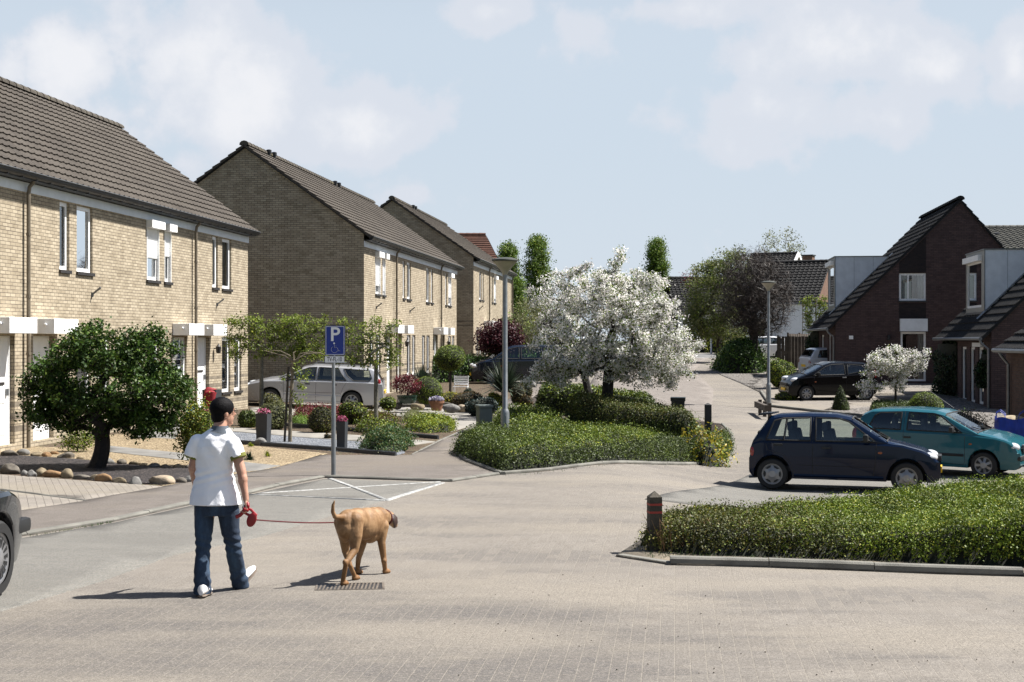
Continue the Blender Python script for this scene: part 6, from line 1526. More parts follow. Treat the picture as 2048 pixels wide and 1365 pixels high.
    for x0 in (*ws, *rwin):
        sec = section(x0); pts = [(x0, p[0], p[1] + .004) for p in sec[cum[5] + 1:]]; k.tube(pts + [(x, -y, z) for x, y, z in pts[::-1]][1:], .014, 5, cap=False)
    B(k, 'glass_border', 'black_rubber', parent=bo)
    # interior: floor, seats, dashboard, wheel
    k = MB(); bl = float(np.interp(xm, bt[:, 0], bt[:, 1]))
    k.box(.35, ws[1] - .05, -Wd * .42, Wd * .42, .32, .42); k.box(ws[1] - .42, ws[1] - .1, -Wd * .42, Wd * .42, .43, bl - .02)
    for sx in (fa - 1.25, ra + .45):
        for sy_ in (-.34, .34):
            k.rbox((sx + .2, sy_, .52), (.48, .46, .16), bev=.04); k.rbox((sx - .08, sy_, .80), (.14, .44, .54), Matrix.Rotation(R(-12), 3, 'Y'), bev=.05)
    B(k, 'interior', 'seat_cloth', parent=bo)
    k = MB()
    for sx in (fa - 1.25, ra + .45):
        for sy_ in (-.34, .34): k.rbox((sx - .17, sy_, 1.12), (.10, .24, .17), bev=.04)
    B(k, 'headrests', 'headrest_grey', True, parent=bo)
    k = MB(); swx = fa - .72; pts = [(swx + .06 * math.sin(t) * 1.2, .34 + .17 * math.cos(t), bl + .02 + .17 * math.sin(t)) for t in np.linspace(0, 2 * math.pi, 17)]; k.tube(pts, .014, 6, cap=False); B(k, 'steering_wheel', 'black_plastic', parent=bo)
    # wheels
    for ax, ys in ((ra, -1), (ra, 1), (fa, -1), (fa, 1)):
        yc = ys * (Wd / 2 - .09); t = MB(); w_ = .085; r0 = rw * .68
        t.lathe([(r0, -w_), (rw * .93, -w_), (rw, -w_ * .7), (rw, w_ * .7), (rw * .93, w_), (r0, w_)], (0, 0, 0), 36, axis='y')
        t.f = [f for f in t.f if len(f) == 4]; t.m = [0] * len(t.f); wh = t.build('wheel', 'black_rubber', root, True); wh.location = (ax - xm, yc, rw)
        hb = MB(); s = ys; e = w_ * .82
        pr = [(rw * .02, s * (e + .012)), (rw * .22, s * (e + .012)), (rw * .30, s * (e - .004)), (rw * .58, s * (e - .012)), (rw * .64, s * e), (rw * .70, s * e), (rw * .70, s * (e - .03))]
        hb.lathe(pr, (0, 0, 0), 36, axis='y'); hb.build('hubcap', 'wheel_silver', wh, True)
        dk = MB(); ns = {'round': 6, 'spoke': 7, 'fine': 16, 'five': 8}[hub]; r1, r2 = (rw * .28, rw * .58) if hub != 'round' else (rw * .44, rw * .57)
        for i in range(ns):
            a0 = 2 * math.pi * i / ns; wd = math.pi / ns * (.55 if hub != 'round' else .75); yy = s * (e + .0015)
            pts = [(r1 * math.cos(a0 + q * wd * .55), yy, r1 * math.sin(a0 + q * wd * .55)) for q in (-1, 0, 1)] + [(r2 * math.cos(a0 + q * wd), yy, r2 * math.sin(a0 + q * wd)) for q in (1, 0, -1)]
            dk.add(pts, [(0, 1, 2, 3, 4, 5)])
        dk.build('hub_slots', 'dark_trim', wh, fix=False)
        t2 = MB(); t2.lathe([(.02, -w_ * .2), (r0, -w_ * .2), (r0, w_ * .3), (.02, w_ * .3)], (0, 0, 0), 24, axis='y'); t2.build('rim', 'dark_trim', wh, True)
    # mirrors, handles, lights, plates
    mz = float(np.interp(ws[1] - .35, bt[:, 0], bt[:, 1])); mx = ws[1] - .42 if not extras or 'mirror' not in extras else extras['mirror']
    for s in (-1, 1):
        k = MB(); yb = sy(mx, mz + .03); k.rbox((mx - .02, s * (yb + .12), mz + .09), (.09, .19, .13), bev=.035); k.tube([(mx + .04, s * (yb - .01), mz + .03), (mx, s * (yb + .07), mz + .06)], .022, 6); B(k, 'wing_mirror', extras.get('mirror_mat', 'dark_trim') if extras else 'dark_trim', True, parent=bo)
    for hx, hz in (extras.get('handles', []) if extras else []):
        for s in (-1, 1):
            k = MB(); k.rbox((hx, s * (sy(hx, hz) + .006), hz), (.16, .026, .038), bev=.01); B(k, 'door_handle', extras.get('handle_mat', 'dark_trim'), True, parent=bo)
    lt = lights or {}
    for s in (-1, 1):
        hx, hy, hz, hr = lt.get('head', (L - .13, Wd * .36, .62, (.15, .15, .075)))
        k = MB(); k.ell((hx, s * hy, hz), hr, 16, 10); B(k, 'headlight', 'lamp_clear', True)
        tx, ty, tz, tr = lt.get('tail', (.07, Wd * .41, .78, (.07, .09, .14)))
        k = MB(); k.ell((tx, s * ty, tz), tr, 14, 10); B(k, 'tail_light', 'lamp_red', True)
        ix, iz = lt.get('side', (fa - .42, .62)); k = MB(); k.ell((ix, s * (sy(ix, iz)), iz), (.04, .014, .022), 10, 6); B(k, 'side_indicator', 'lamp_orange', True)
    k = MB(); k.box(L - .02, L + .022, -.26, .26, .36, .47); B(k, 'number_plate', 'plate_yellow', parent=root)
    px = lt.get('plate_rear', (-.012, .55)); k = MB(); k.box(px[0] - .012, px[0] + .03, -.26, .26, px[1], px[1] + .11); B(k, 'number_plate', 'plate_yellow', parent=root)
    k = MB(); k.box(L - .05, L + .012, -Wd * .26, Wd * .26, .57, .66); B(k, 'grille', 'dark_trim', parent=root)
    if trim:
        for (x0, x1, z0, z1, mt) in trim:
            for s in (-1, 1):
                k = MB(); q = int((x1 - x0) / .08) + 1; 
                for i in range(q):
                    a, b_ = x0 + (x1 - x0) * i / q, x0 + (x1 - x0) * (i + 1) / q; zz = (z0 + z1) / 2
                    k.add([(a, s * (sy(a, z0) + .004), z0), (b_, s * (sy(b_, z0) + .004), z0), (b_, s * (sy(b_, zz) + .016), zz), (a, s * (sy(a, zz) + .016), zz), (b_, s * (sy(b_, z1) + .004), z1), (a, s * (sy(a, z1) + .004), z1)], [(0, 1, 2, 3), (3, 2, 4, 5)])
                B(k, 'side_moulding', mt, True, parent=bo)
    for y_ in (-.25, .3):
        k = MB(); z0 = ztop(ws[1] + .02); k.tube([(ws[1] + .02, y_, z0 + .01), (ws[1] - .16, y_ - .35, ztop(ws[1] - .16) + .018)], .011, 5); B(k, 'wiper', 'dark_trim', parent=bo)
    k = MB(); k.tube([(.12, -Wd * .28, bz - .0), (-.03, -Wd * .28, bz - .01)], .022, 8); B(k, 'exhaust', 'zinc', parent=bo)
    root['L'] = L
    return root, B, section, ztop, xm, bo, sy
RM = lambda: None
# navy hatchback
nav = car('car', 'small navy blue five door hatchback parked side on behind the corner hedge', 3.295, 1.40,
    [(0, .34), (0.0, .64), (.04, .86), (.12, .98), (.34, 1.30), (.50, 1.345), (1.0, 1.375), (1.5, 1.37), (1.78, 1.32), (2.42, .91), (2.62, .875), (3.0, .775), (3.18, .68), (3.27, .58), (3.295, .46), (3.295, .34)],
    [(0, .80), (.2, .86), (1.2, .87), (2.4, .86), (3.3, .80)], .42, 2.73, .272, 'navy_paint',
    [[(.30, .88), (.44, 1.22), (.60, 1.265), (1.08, 1.285), (1.08, .88)], [(1.17, .88), (1.17, 1.285), (1.58, 1.28), (1.74, 1.23), (2.20, .89)]], (1.80, 2.40), (.15, .33),
    P(1545, 981.5), -1, R(-17), hub='round',
    doors=[[(1.125, 1.29), (1.125, .25)], [(2.22, .87), (2.2, .5), (2.16, .25)], [(.28, .86), (.34, .70), (.62, .62), (.76, .45), (.78, .27)], [(.78, .27), (2.16, .25)], [(.85, .45), (2.12, .44)]],
    trim=[(.80, 2.34, .235, .29, 'navy_paint')], lights={'head': (3.10, .50, .64, (.15, .14, .085)), 'tail': (.06, .58, .66, (.055, .09, .12)), 'side': (2.28, .70)}, extras={'handles': [(1.36, .765), (.52, .80)], 'mirror': 2.06})
root, B, sec, zt, xm, bo, sy = nav
k = MB(); k.prism([(.12, 1.30), (.40, 1.335), (.40, 1.36), (.16, 1.345)], -.50, .50); B(k, 'spoiler', 'navy_paint', True, parent=bo)
for s in (-1, 1): k = MB(); k.tube([(.62, s * sy(.62, .9), .89), (.66, s * sy(.66, 1.26), 1.26)], .02, 5); B(k, 'window_bar', 'black_rubber', parent=bo)
k = MB(); k.ell((3.24, -.42, .40), (.04, .07, .045), 10, 7); k.ell((3.24, .42, .40), (.04, .07, .045), 10, 7); B(k, 'fog_light', 'lamp_clear', True, parent=bo)
# teal hatchback
tea = car('car', 'teal three door hatchback parked nose towards the blue bulk bag', 3.70, 1.585,
    [(0, .36), (0, .74), (.04, .92), (.22, 1.28), (.44, 1.385), (1.2, 1.43), (1.85, 1.415), (2.08, 1.36), (2.84, .975), (3.1, .935), (3.42, .85), (3.60, .74), (3.69, .56), (3.70, .36)],
    [(0, .88), (.4, .94), (2.6, .93), (3.7, .84)], .60, 2.96, .278, 'teal_paint',
    [[(.40, .96), (.54, 1.25), (.66, 1.31), (1.14, 1.335), (1.14, .96)], [(1.28, .96), (1.30, 1.34), (1.86, 1.33), (2.02, 1.28), (2.50, .95)]], (2.10, 2.82), (.06, .21),
    P(1968, 958), -1, R(-33), hub='spoke', doors=[[(1.21, 1.36), (1.21, .27)], [(2.56, .93), (2.56, .30)], [(1.21, .27), (2.54, .27)]],
    trim=[(.9, 2.54, .44, .50, 'dark_trim')], lights={'head': (3.52, .56, .68, (.15, .16, .10)), 'tail': (.08, .68, .80, (.07, .09, .16)), 'side': (2.68, .72)}, extras={'wheel': 'f', 'handles': [(1.30, .80)], 'mirror': 2.32, 'handle_mat': 'dark_trim'})
root, B, sec, zt, xm, bo, sy = tea
k = MB(); k.rbox((3.66, 0, .45), (.12, 1.36, .10), bev=.03); B(k, 'bumper_strip', 'dark_trim', True, parent=root)
k = MB(); k.tube([(1.95, .55, 1.40), (1.30, .75, 1.78)], .006, 5); B(k, 'aerial', 'black_plastic', parent=bo)
k = MB(); k.rbox((3.665, 0, .70), (.06, .62, .05), bev=.02); B(k, 'grille_rim', 'zinc', True, parent=root)
# black city car
blk = car('car', 'small black hatchback parked before the dark brick gable, half behind the topiary cone', 3.43, 1.62,
    [(0, .40), (0, .90), (.05, 1.02), (.22, 1.36), (.5, 1.435), (1.2, 1.465), (1.75, 1.44), (2.05, 1.35), (2.80, .99), (3.05, .90), (3.28, .74), (3.40, .56), (3.43, .38)],
    [(0, 1.06), (.5, 1.03), (1.3, .96), (2.6, .92), (3.43, .82)], .42, 2.76, .285, 'black_paint',
    [[(.42, 1.14), (.60, 1.32), (1.15, 1.37), (1.16, 1.0)], [(1.26, .99), (1.28, 1.375), (1.80, 1.35), (2.02, 1.27), (2.50, .96)]], (2.08, 2.76), (.08, .22),
    P(1612, 803), 1, R(180 + 6), hub='five', doors=[[(1.21, 1.38), (1.21, .28)], [(2.46, .93), (2.5, .4)], [(.62, .6), (.72, .3)], [(.72, .28), (2.48, .28)]],
    lights={'head': (3.13, .58, .78, (.20, .15, .10)), 'tail': (.08, .68, .95, (.07, .08, .2)), 'side': (2.42, .72)}, extras={'wheel': 'f', 'handles': [(1.30, .88)], 'handle_mat': 'wheel_silver'})
# silver estate
sil = car('car', 'silver estate car parked across the driveway below the big dark gable', 4.70, 1.76,
    [(0, .42), (0, .84), (.04, .95), (.26, 1.33), (.42, 1.42), (1.5, 1.455), (2.35, 1.445), (2.70, 1.37), (3.46, .985), (3.9, .93), (4.42, .80), (4.62, .68), (4.70, .52), (4.70, .36)],
    [(0, .93), (.6, .96), (3.0, .94), (4.7, .86)], 1.04, 3.74, .31, 'silver_paint',
    [[(.50, .99), (.40, 1.08), (.50, 1.33), (1.34, 1.36), (1.22, 1.15), (1.02, .99)], [(1.24, .98), (1.42, 1.2), (1.52, 1.37), (2.16, 1.385), (2.20, .98)], [(2.28, .98), (2.24, 1.385), (2.50, 1.36), (2.70, 1.28), (3.26, .97)]], (2.74, 3.44), (.07, .24),
    W2(XZ(703, 47.4), 47.4), 1, R(180 + 2), hub='spoke', doors=[[(2.24, 1.4), (2.24, .28)], [(3.32, .94), (3.3, .3)], [(1.2, .97), (1.34, .75), (1.42, .5)], [(1.42, .28), (3.3, .28)], [(1.42, .56), (3.3, .56)]],
    trim=[(1.4, 3.3, .44, .48, 'silver_paint')], lights={'head': (4.45, .62, .70, (.22, .17, .08)), 'tail': (.17, .745, .93, (.085, .07, .15)), 'side': (3.1, .7)}, extras={'handles': [(1.62, .83), (2.52, .83)], 'handle_mat': 'dark_trim', 'mirror_mat': 'silver_paint'})
root, B, sec, zt, xm, bo, sy = sil
for s in (-1, 1):
    k = MB(); k.tube([(.55, s * .56, 1.43), (.62, s * .56, 1.485), (2.3, s * .56, 1.505), (2.42, s * .56, 1.455)], .016, 6); B(k, 'roof_rail', 'zinc', True, parent=bo)
# dark van by the farthest row
van = car('van', 'dark blue people carrier parked by the plum tree, partly behind the white blossom', 4.5, 1.80,
    [(0, .42), (0, 1.0), (.05, 1.15), (.25, 1.62), (.5, 1.70), (1.5, 1.73), (2.6, 1.70), (2.9, 1.60), (3.65, 1.12), (3.9, 1.05), (4.3, .92), (4.45, .75), (4.5, .5), (4.5, .38)],
    [(0, 1.08), (.6, 1.08), (4.5, 1.0)], .85, 3.6, .32, 'midnight_paint',
    [[(.4, 1.13), (.5, 1.56), (1.3, 1.62), (1.3, 1.12)], [(1.4, 1.12), (1.4, 1.62), (2.3, 1.63), (2.3, 1.12)], [(2.4, 1.12), (2.4, 1.63), (2.8, 1.55), (3.45, 1.12)]], (2.95, 3.6), (.08, .24),
    P(976, 768) if False else W2(XZ(1108, 63), 63), 1, R(180 - 2 + 8), hub='five', doors=[[(2.35, 1.63), (2.35, .3)], [(1.35, 1.6), (1.35, .4)]], detail=False,
    lights={'head': (4.32, .66, .78, (.18, .17, .10)), 'side': (3.2, .8)}, extras={'handles': [(2.6, .95), (1.6, .95)], 'mirror_mat': 'midnight_paint'})
hatch_top = [(0, .40), (0, .85), (.05, 1.0), (.30, 1.38), (.5, 1.45), (1.4, 1.49), (2.0, 1.46), (2.3, 1.38), (3.05, 1.0), (3.4, .92), (3.75, .80), (3.95, .6), (4.0, .4)]
hw = [[(.42, 1.02), (.56, 1.34), (1.25, 1.38), (1.25, 1.0)], [(1.36, 1.0), (1.36, 1.39), (2.1, 1.37), (2.72, 1.0)]]
car('car', 'white hatchback reversed in behind the dark ivy column', 4.0, 1.7, hatch_top, [(0, .98), (4, .9)], .65, 3.2, .30, 'white_car_paint', hw, (2.34, 3.0), (.08, .28), W2(XZ(1622, 69), 69), 1, R(180 - 172 + 0), hub='five', detail=False)
car('car', 'white car of which only roof and windows show over the far dark hedge', 4.0, 1.7, hatch_top, [(0, .98), (4, .9)], .65, 3.2, .30, 'white_car_paint', hw, (2.34, 3.0), (.08, .28), W2(XZ(1560, 92), 92), 1, R(180 + 8), hub='five', detail=False)
# dark car at the picture edge, parked along the bay
blc = car('car', 'dark grey car cut off by the picture edge, only nose and front wheel showing', 4.25, 1.72,
    [(0, .42), (0, .9), (.08, 1.0), (.5, 1.05), (1.0, 1.38), (1.6, 1.43), (2.2, 1.40), (2.5, 1.32), (3.15, .98), (3.6, .90), (4.0, .80), (4.18, .68), (4.25, .52), (4.25, .36)],
    [(0, .93), (4.25, .84)], .82, 3.42, .315, 'anthracite_paint', [[(.9, .98), (1.2, 1.3), (1.6, 1.35), (1.6, .97)], [(1.7, .97), (1.7, 1.36), (2.2, 1.34), (2.85, .97)]], (2.54, 3.1), (.55, .95),
    P(-18, 1197), -1, R(88), hub='fine', doors=[[(1.65, 1.36), (1.65, .3)], [(2.95, .94), (2.9, .3)]], lights={'head': (4.05, .60, .68, (.18, .15, .09)), 'side': (3.0, .68)}, extras={'wheel': 'f'})
root, B, sec, zt, xm, bo, sy = blc
k = MB(); k.rbox((4.10, 0, .50), (.34, 1.60, .13), bev=.04); B(k, 'bumper_strip', 'dark_trim', True, parent=root)

# ================================================================== STREET FURNITURE
def lamp(u, vb, vt, label):
    b_ = P(u, vb); px = F / b_.y; H = (vb - vt) / px; root = empty('street_lamp', b_, 0, label, 'street lamp', 'street lamps')
    m = MB(); m.lathe([(.09, -.1), (.09, .78), (.075, .84), (.055, .87), (.050, H - .34)], seg=18); m.build('pole', 'galvanised', root, True)
    m = MB(); m.lathe([(.05, H - .36), (.07, H - .30), (.09, H - .27), (.22, H - .12), (.255, H - .09)], seg=28); m.build('lamp_bowl', 'lamp_bowl', root, True)
    m = MB(); m.lathe([(.25, H - .092), (.275, H - .07), (.27, H - .045), (.15, H - .01), (.02, H)], seg=28); m.build('lamp_shade', 'lamp_head_grey', root, True)
    m = MB(); m.box(-.025, .025, -.0925, -.086, .5, .72); m.build('hatch', 'galvanised', root)
    return root
lamp(1010, 902, 515, 'tall street lamp with grey mushroom head standing in the island hedge')
lamp(1537, 815, 562, 'slimmer farther street lamp with pale bowl at the black car driveway')
# parking sign
sb = P(667, 953); px = F / sb.y; z = lambda v: (953 - v) / px; X_ = lambda u: (u - 667) / px
sg = empty('parking_sign', sb, R(3), 'blue disabled parking sign with white plate on a galvanised post', 'road sign')
m = MB(); m.lathe([(.038, -.1), (.038, z(797)), (.027, z(790)), (.027, z(655))], seg=14); m.build('post', 'galvanised', sg, True)
def rrect(x0, x1, z0, z1, r, n=6):
    out = []
    for cx, cz, a in ((x1 - r, z0 + r, -90), (x1 - r, z1 - r, 0), (x0 + r, z1 - r, 90), (x0 + r, z0 + r, 180)):
        out += [(cx + r * math.cos(R(a + 90 * i / n)), cz + r * math.sin(R(a + 90 * i / n))) for i in range(n + 1)]
    return out
x0, x1, z0, z1 = X_(651), X_(690), z(711), z(652)
m = MB(); m.prism(rrect(x0, x1, z0, z1, .02), -.058, -.040); board = m.build('sign_panel', 'sign_blue', sg)
m = MB(); o_, i_ = rrect(x0 + .010, x1 - .010, z0 + .010, z1 - .010, .016), rrect(x0 + .017, x1 - .017, z0 + .017, z1 - .017, .012); n = len(o_)
m.add([(p[0], -.0600, p[1]) for p in o_] + [(p[0], -.0600, p[1]) for p in i_], [(i, (i + 1) % n, n + (i + 1) % n, n + i) for i in range(n)]); m.build('white_border', 'sign_white', board, fix=False)
def text(body, name, size, loc, mat, parent, rot=(R(90), 0, 0), sx=1, ext=.0008, bold=.0):
    c = bpy.data.curves.new(name, 'FONT'); c.body = body; c.size = size; c.align_x = 'CENTER'; c.align_y = 'CENTER'; c.extrude = ext; c.offset = bold; c.resolution_u = 5
    t = bpy.data.objects.new(name + '_c', c); COL.objects.link(t); bpy.context.view_layer.update()
    me = bpy.data.meshes.new_from_object(t.evaluated_get(bpy.context.evaluated_depsgraph_get())); me.name = name; bpy.data.objects.remove(t)
    o = link(name, me, mat, parent, loc); o.rotation_euler = rot; o.scale = (sx, 1, 1); return o
xc = (x0 + x1) / 2; hgt = z1 - z0
text('P', 'letter', hgt * .66, (xc, -.0603, z1 - hgt * .31), 'sign_white', board, bold=.005)
# wheelchair pictogram
m = MB(); s_ = hgt * .36; cx_, cz_ = xc, z0 + hgt * .24; pf = lambda pts, r_: m.tube([(cx_ + a * s_, -.0605, cz_ + b2 * s_) for a, b2 in pts], r_ * s_, 6, flat=.25)
m.ell((cx_ - .08 * s_, -.0605, cz_ + .46 * s_), (.085 * s_, .003, .085 * s_), 10, 8)
pf([(-.07, .34), (-.05, .06), (.20, .06), (.36, -.28), (.46, -.24)], .045); pf([(-.06, .2), (.16, .2)], .035)
pf([(-.05 + .30 * math.cos(t), -.12 + .30 * math.sin(t)) for t in np.linspace(R(125), R(345), 18)], .04); m.build('wheelchair_symbol', 'sign_white', board)
m = MB(); m.prism(rrect(X_(650), X_(689), z(726), z(712.5), .008), -.054, -.042); lp = m.build('lower_plate', 'sign_white', sg)
m = MB(); o_, i_ = rrect(X_(650), X_(689), z(726), z(712.5), .008), rrect(X_(650) + .004, X_(689) - .004, z(726) + .004, z(712.5) - .004, .006); n = len(o_)
m.add([(p[0], -.0548, p[1]) for p in o_] + [(p[0], -.0548, p[1]) for p in i_], [(i, (i + 1) % n, n + (i + 1) % n, n + i) for i in range(n)]); m.build('plate_edge', 'sign_black', lp, fix=False)
text('TV-FL-10', 'plate_text', 12.5 / px, (X_(669.5), -.0552, (z(712.5) + z(726)) / 2), 'sign_black', lp, sx=.62, bold=.0010)
m = MB()
for zz in (z(665), z(700)): m.box(-.04, .04, -.0395, .03, zz - .015, zz + .015)
m.build('clamp', 'galvanised', sg)
# bollards
b_ = P(1309, 1106); px = F / b_.y; h = 124 / px
bo1 = empty('bollard', b_, R(8), 'square weathered wooden bollard with two red bands at the corner hedge', 'bollard'); w = 12.6 / px
m = MB(); m.add([(-w, -w, -.1), (w, -w, -.1), (w, w, -.1), (-w, w, -.1), (-w, -w, h - .06), (w, -w, h - .06), (w, w, h - .06), (-w, w, h - .06), (0, 0, h)], [(0, 1, 5, 4), (1, 2, 6, 5), (2, 3, 7, 6), (3, 0, 4, 7), (4, 5, 8), (5, 6, 8), (6, 7, 8), (7, 4, 8)])
m.build('post', 'post_wood', bo1)
for zz in (h - .135, h - .215):
    m = MB(); e = w + .0025; m.box(-e, e, -e, e, zz - .011, zz + .011); m.build('red_band', 'red_band', bo1)
b_ = W2(XZ(1416, 33.9), 33.9); m = MB(); w = .075; m.add([(-w, -w, -.1), (w, -w, -.1), (w, w, -.1), (-w, w, -.1), (-w, -w, 1.15), (w, -w, 1.15), (w, w, 1.15), (-w, w, 1.15), (0, 0, 1.2)], [(0, 1, 5, 4), (1, 2, 6, 5), (2, 3, 7, 6), (3, 0, 4, 7), (4, 5, 8), (5, 6, 8), (6, 7, 8), (7, 4, 8)])
tag(m.build('bollard', 'dark_trim', loc=b_ + Vector((0, 0, -.05))), 'dark square bollard at the end of the clipped island hedge', 'bollard')
# wheelie bin
b_ = W2(XZ(1356, 40), 40); wb_ = empty('wheelie_bin', b_, R(-8), 'dark green wheelie bin standing in the road behind the island hedge', 'bin')
m = MB(); n0, n1 = (.21, .26), (.25, .31); v = [(-n0[0], -n0[1], .05), (n0[0], -n0[1], .05), (n0[0], n0[1], .05), (-n0[0], n0[1], .05), (-n1[0], -n1[1], .95), (n1[0], -n1[1], .95), (n1[0], n1[1], .95), (-n1[0], n1[1], .95)]
m.add(v, [(0, 3, 2, 1), (4, 5, 6, 7), (0, 1, 5, 4), (1, 2, 6, 5), (2, 3, 7, 6), (3, 0, 4, 7)]); m.box(-.275, .275, -.33, .33, .90, .95); plain('bin_green', (.012, .022, .018), .5, .2); bd = m.build('body', 'bin_green', wb_)
m = MB(); m.rbox((0, 0, .985), (.56, .68, .06), bev=.025); m.box(-.2, .2, .3, .4, .93, .97); m.build('lid', 'bin_green', wb_, True)
for s in (-1, 1):
    m = MB(); m.lathe([(.02, -.025), (.1, -.025), (.1, .025), (.02, .025)], (s * .26, .22, .1), 16, axis='x'); m.build('wheel', 'black_rubber', wb_, True)
m = MB(); m.box(-.12, .12, -.3075, -.3, .62, .70); m.build('label_strip', 'grey_white_panel', wb_); wb_.scale = (.75, .75, .9)
# utility cabinet
b_ = P(972, 868); px = F / b_.y; cb = empty('utility_cabinet', b_, R(18), 'small grey green utility cabinet at the pavement edge of the island', 'cabinet')
m = MB(); m.rbox((0, .15, .26), (.24 * 1.35, .30, .72), bev=.01); m.build('body', 'box_green', cb); m = MB(); m.rbox((0, .15, .655), (.37, .36, .07), bev=.02); m.build('lid', 'box_green', cb, True)
m = MB(); m.box(-.145, .145, -.008, -.0015, .04, .58); m.build('door', 'box_green', cb)
# tall planters
def planter(u, vb, vt, w_px, label, fl=True, Y=None, h2=None):
    b_ = P(u, vb) if Y is None else W2(XZ(u, Y), Y); px = F / b_.y; h = (vb - vt) / px if h2 is None else h2; w = w_px / px / 2 * .86; root = empty('tall_planter', b_ + Vector((0, w, 0)), R(-12), label, 'planter')
    m = MB(); v = []
    for (ww, z_) in ((w * .86, 0), (w, h), (w * .9, h), (w * .88, h - .08)): v += [(-ww, -ww, z_), (ww, -ww, z_), (ww, ww, z_), (-ww, ww, z_)]
    m.add(v, [(4 * k + i, 4 * k + (i + 1) % 4, 4 * k + 4 + (i + 1) % 4, 4 * k + 4 + i) for k in range(3) for i in range(4)] + [(12, 13, 14, 15), (3, 2, 1, 0)]); m.build('box', 'planter_grey', root)
    if fl:
        r = np.random.default_rng(int(u)); p = ell_points((0, 0, h + .03), (w * 1.15, w * 1.15, .09), 260, r, .5, -.3); idx = np.where(r.random(len(p)) < .75, 0, 1)
        foliage('flowers', leaf_quads(p, r.normal(0, .5, p.shape) + [0, 0, 1], .045, .9), ['blossom_pink', 'leaf_deep'], root, None, idx)
    return root
planter(525, 891, 828, 29, 'tall dark grey planter with pink flowers beside the bare espalier tree'); planter(683, 901, 844, 22, 'tall dark grey planter with pink flowers just behind the sign post')
pc = planter(421, 860, 768, 34, 'grey planter topped with a bright red cloth by the white front door', False, Y=35.5, h2=1.0)
pc.location.z += 0; m = MB(); r_ = random.Random(4)
bm = MB(); bm.ell((0, 0, 0), (.17, .17, .16), 18, 12); bm.loft([((0, 0, .05), (.17, 0, 0), (0, .17, 0)), ((.03, -.12, -.2), (.09, 0, 0), (0, .05, 0)), ((.06, -.16, -.52), (.05, 0, 0), (0, .02, 0))], 14)
o = bm.build('red_cloth', 'red_cloth', smooth=True); o.location = pc.location + Vector((-.01, -.12, .88)); nv = np.array([v.co for v in o.data.vertices]); dn = noise3(nv, 22, 3) * .05
for v, d in zip(o.data.vertices, dn): v.co = v.co * (1 + d / .17)
tag(o, 'crumpled bright red cloth hood draped over the grey planter', 'cloth')
b_ = W2(XZ(405, 33), 33); fb_ = empty('flower_box', b_, 0, 'grey box of magenta flowers in front of the white door', 'planter'); m = MB(); m.rbox((0, 0, .28), (.42, .3, .56), bev=.01); m.build('box', 'planter_grey', fb_)
r_ = rr(31); p = ell_points((0, 0, .6), (.26, .2, .1), 320, r_, .5, -.3); foliage('flowers', leaf_quads(p, r_.normal(0, .5, p.shape) + [0, 0, 1], .05, .9), ['blossom_pink', 'leaf_deep'], fb_, None, np.where(r_.random(320) < .7, 0, 1))
m = MB(); m.lathe([(.10, 0), (.12, .1), (.05, .17), (.03, .2)], seg=14); tag(m.build('watering_can', 'plastic_blue', smooth=True, loc=W2(XZ(382, 33.4), 33.4) + Vector((0, 0, .50))), 'bright blue plastic can among the leaves by the magenta flowers', 'can')
m = MB(); m.box(-.15, .15, -.15, .15, 0, .499); tag(m.build('plinth', 'concrete', loc=W2(XZ(382, 33.4), 33.4)), 'small concrete plinth under the bright blue can', 'plinth')
# white garden bench
b_ = W2(XZ(921, 53), 53); gb = empty('garden_bench', b_, R(-10), 'white slatted garden bench beside the ball headed tree', 'bench')
m = MB(); [m.box(-.45, .45, -.2 + .1 * i, -.13 + .1 * i, .42, .45) for i in range(4)]; m.build('seat', 'white_paint', gb)
m = MB(); [m.box(-.45, .45, .22, .24, .52 + .11 * i, .6 + .11 * i) for i in range(4)]; m.build('backrest', 'white_paint', gb)
gb.scale = (.62, .62, .8)
for x in (-.42, .42):
    for y in (-.18, .22): m = MB(); m.box(x - .025, x + .025, y - .025, y + .025, 0, .419 if y < 0 else .95); m.build('leg', 'white_paint', gb)
# doormat post, white far post
m = MB(); m.lathe([(.07, 0), (.07, 1.3), (.05, 1.35)], seg=10); tag(m.build('marker_post', 'white_paint', smooth=True, loc=W2(XZ(1470, 100), 112)), 'short white post by the golden shrubs across the far road', 'post')
# leaning timber barrier by the second lamp
a, b2 = W2(XZ(1512, 48.2), 48.2), W2(XZ(1533, 45.2), 45.2); d = (b2 - a); ang = math.atan2(d.y, d.x)
fr_ = empty('timber_barrier', a, ang, 'low dark timber rail barrier beside the farther lamp', 'barrier'); m = MB(); L_ = d.xy.length; m.box(0, L_, -.06, .06, .22, .42); m.build('rail', 'wood_fence', fr_)
for x in (.15, L_ / 2, L_ - .15): m = MB(); m.box(x - .06, x + .06, .061, .17, -.1, .48); m.build('post', 'wood_fence', fr_)
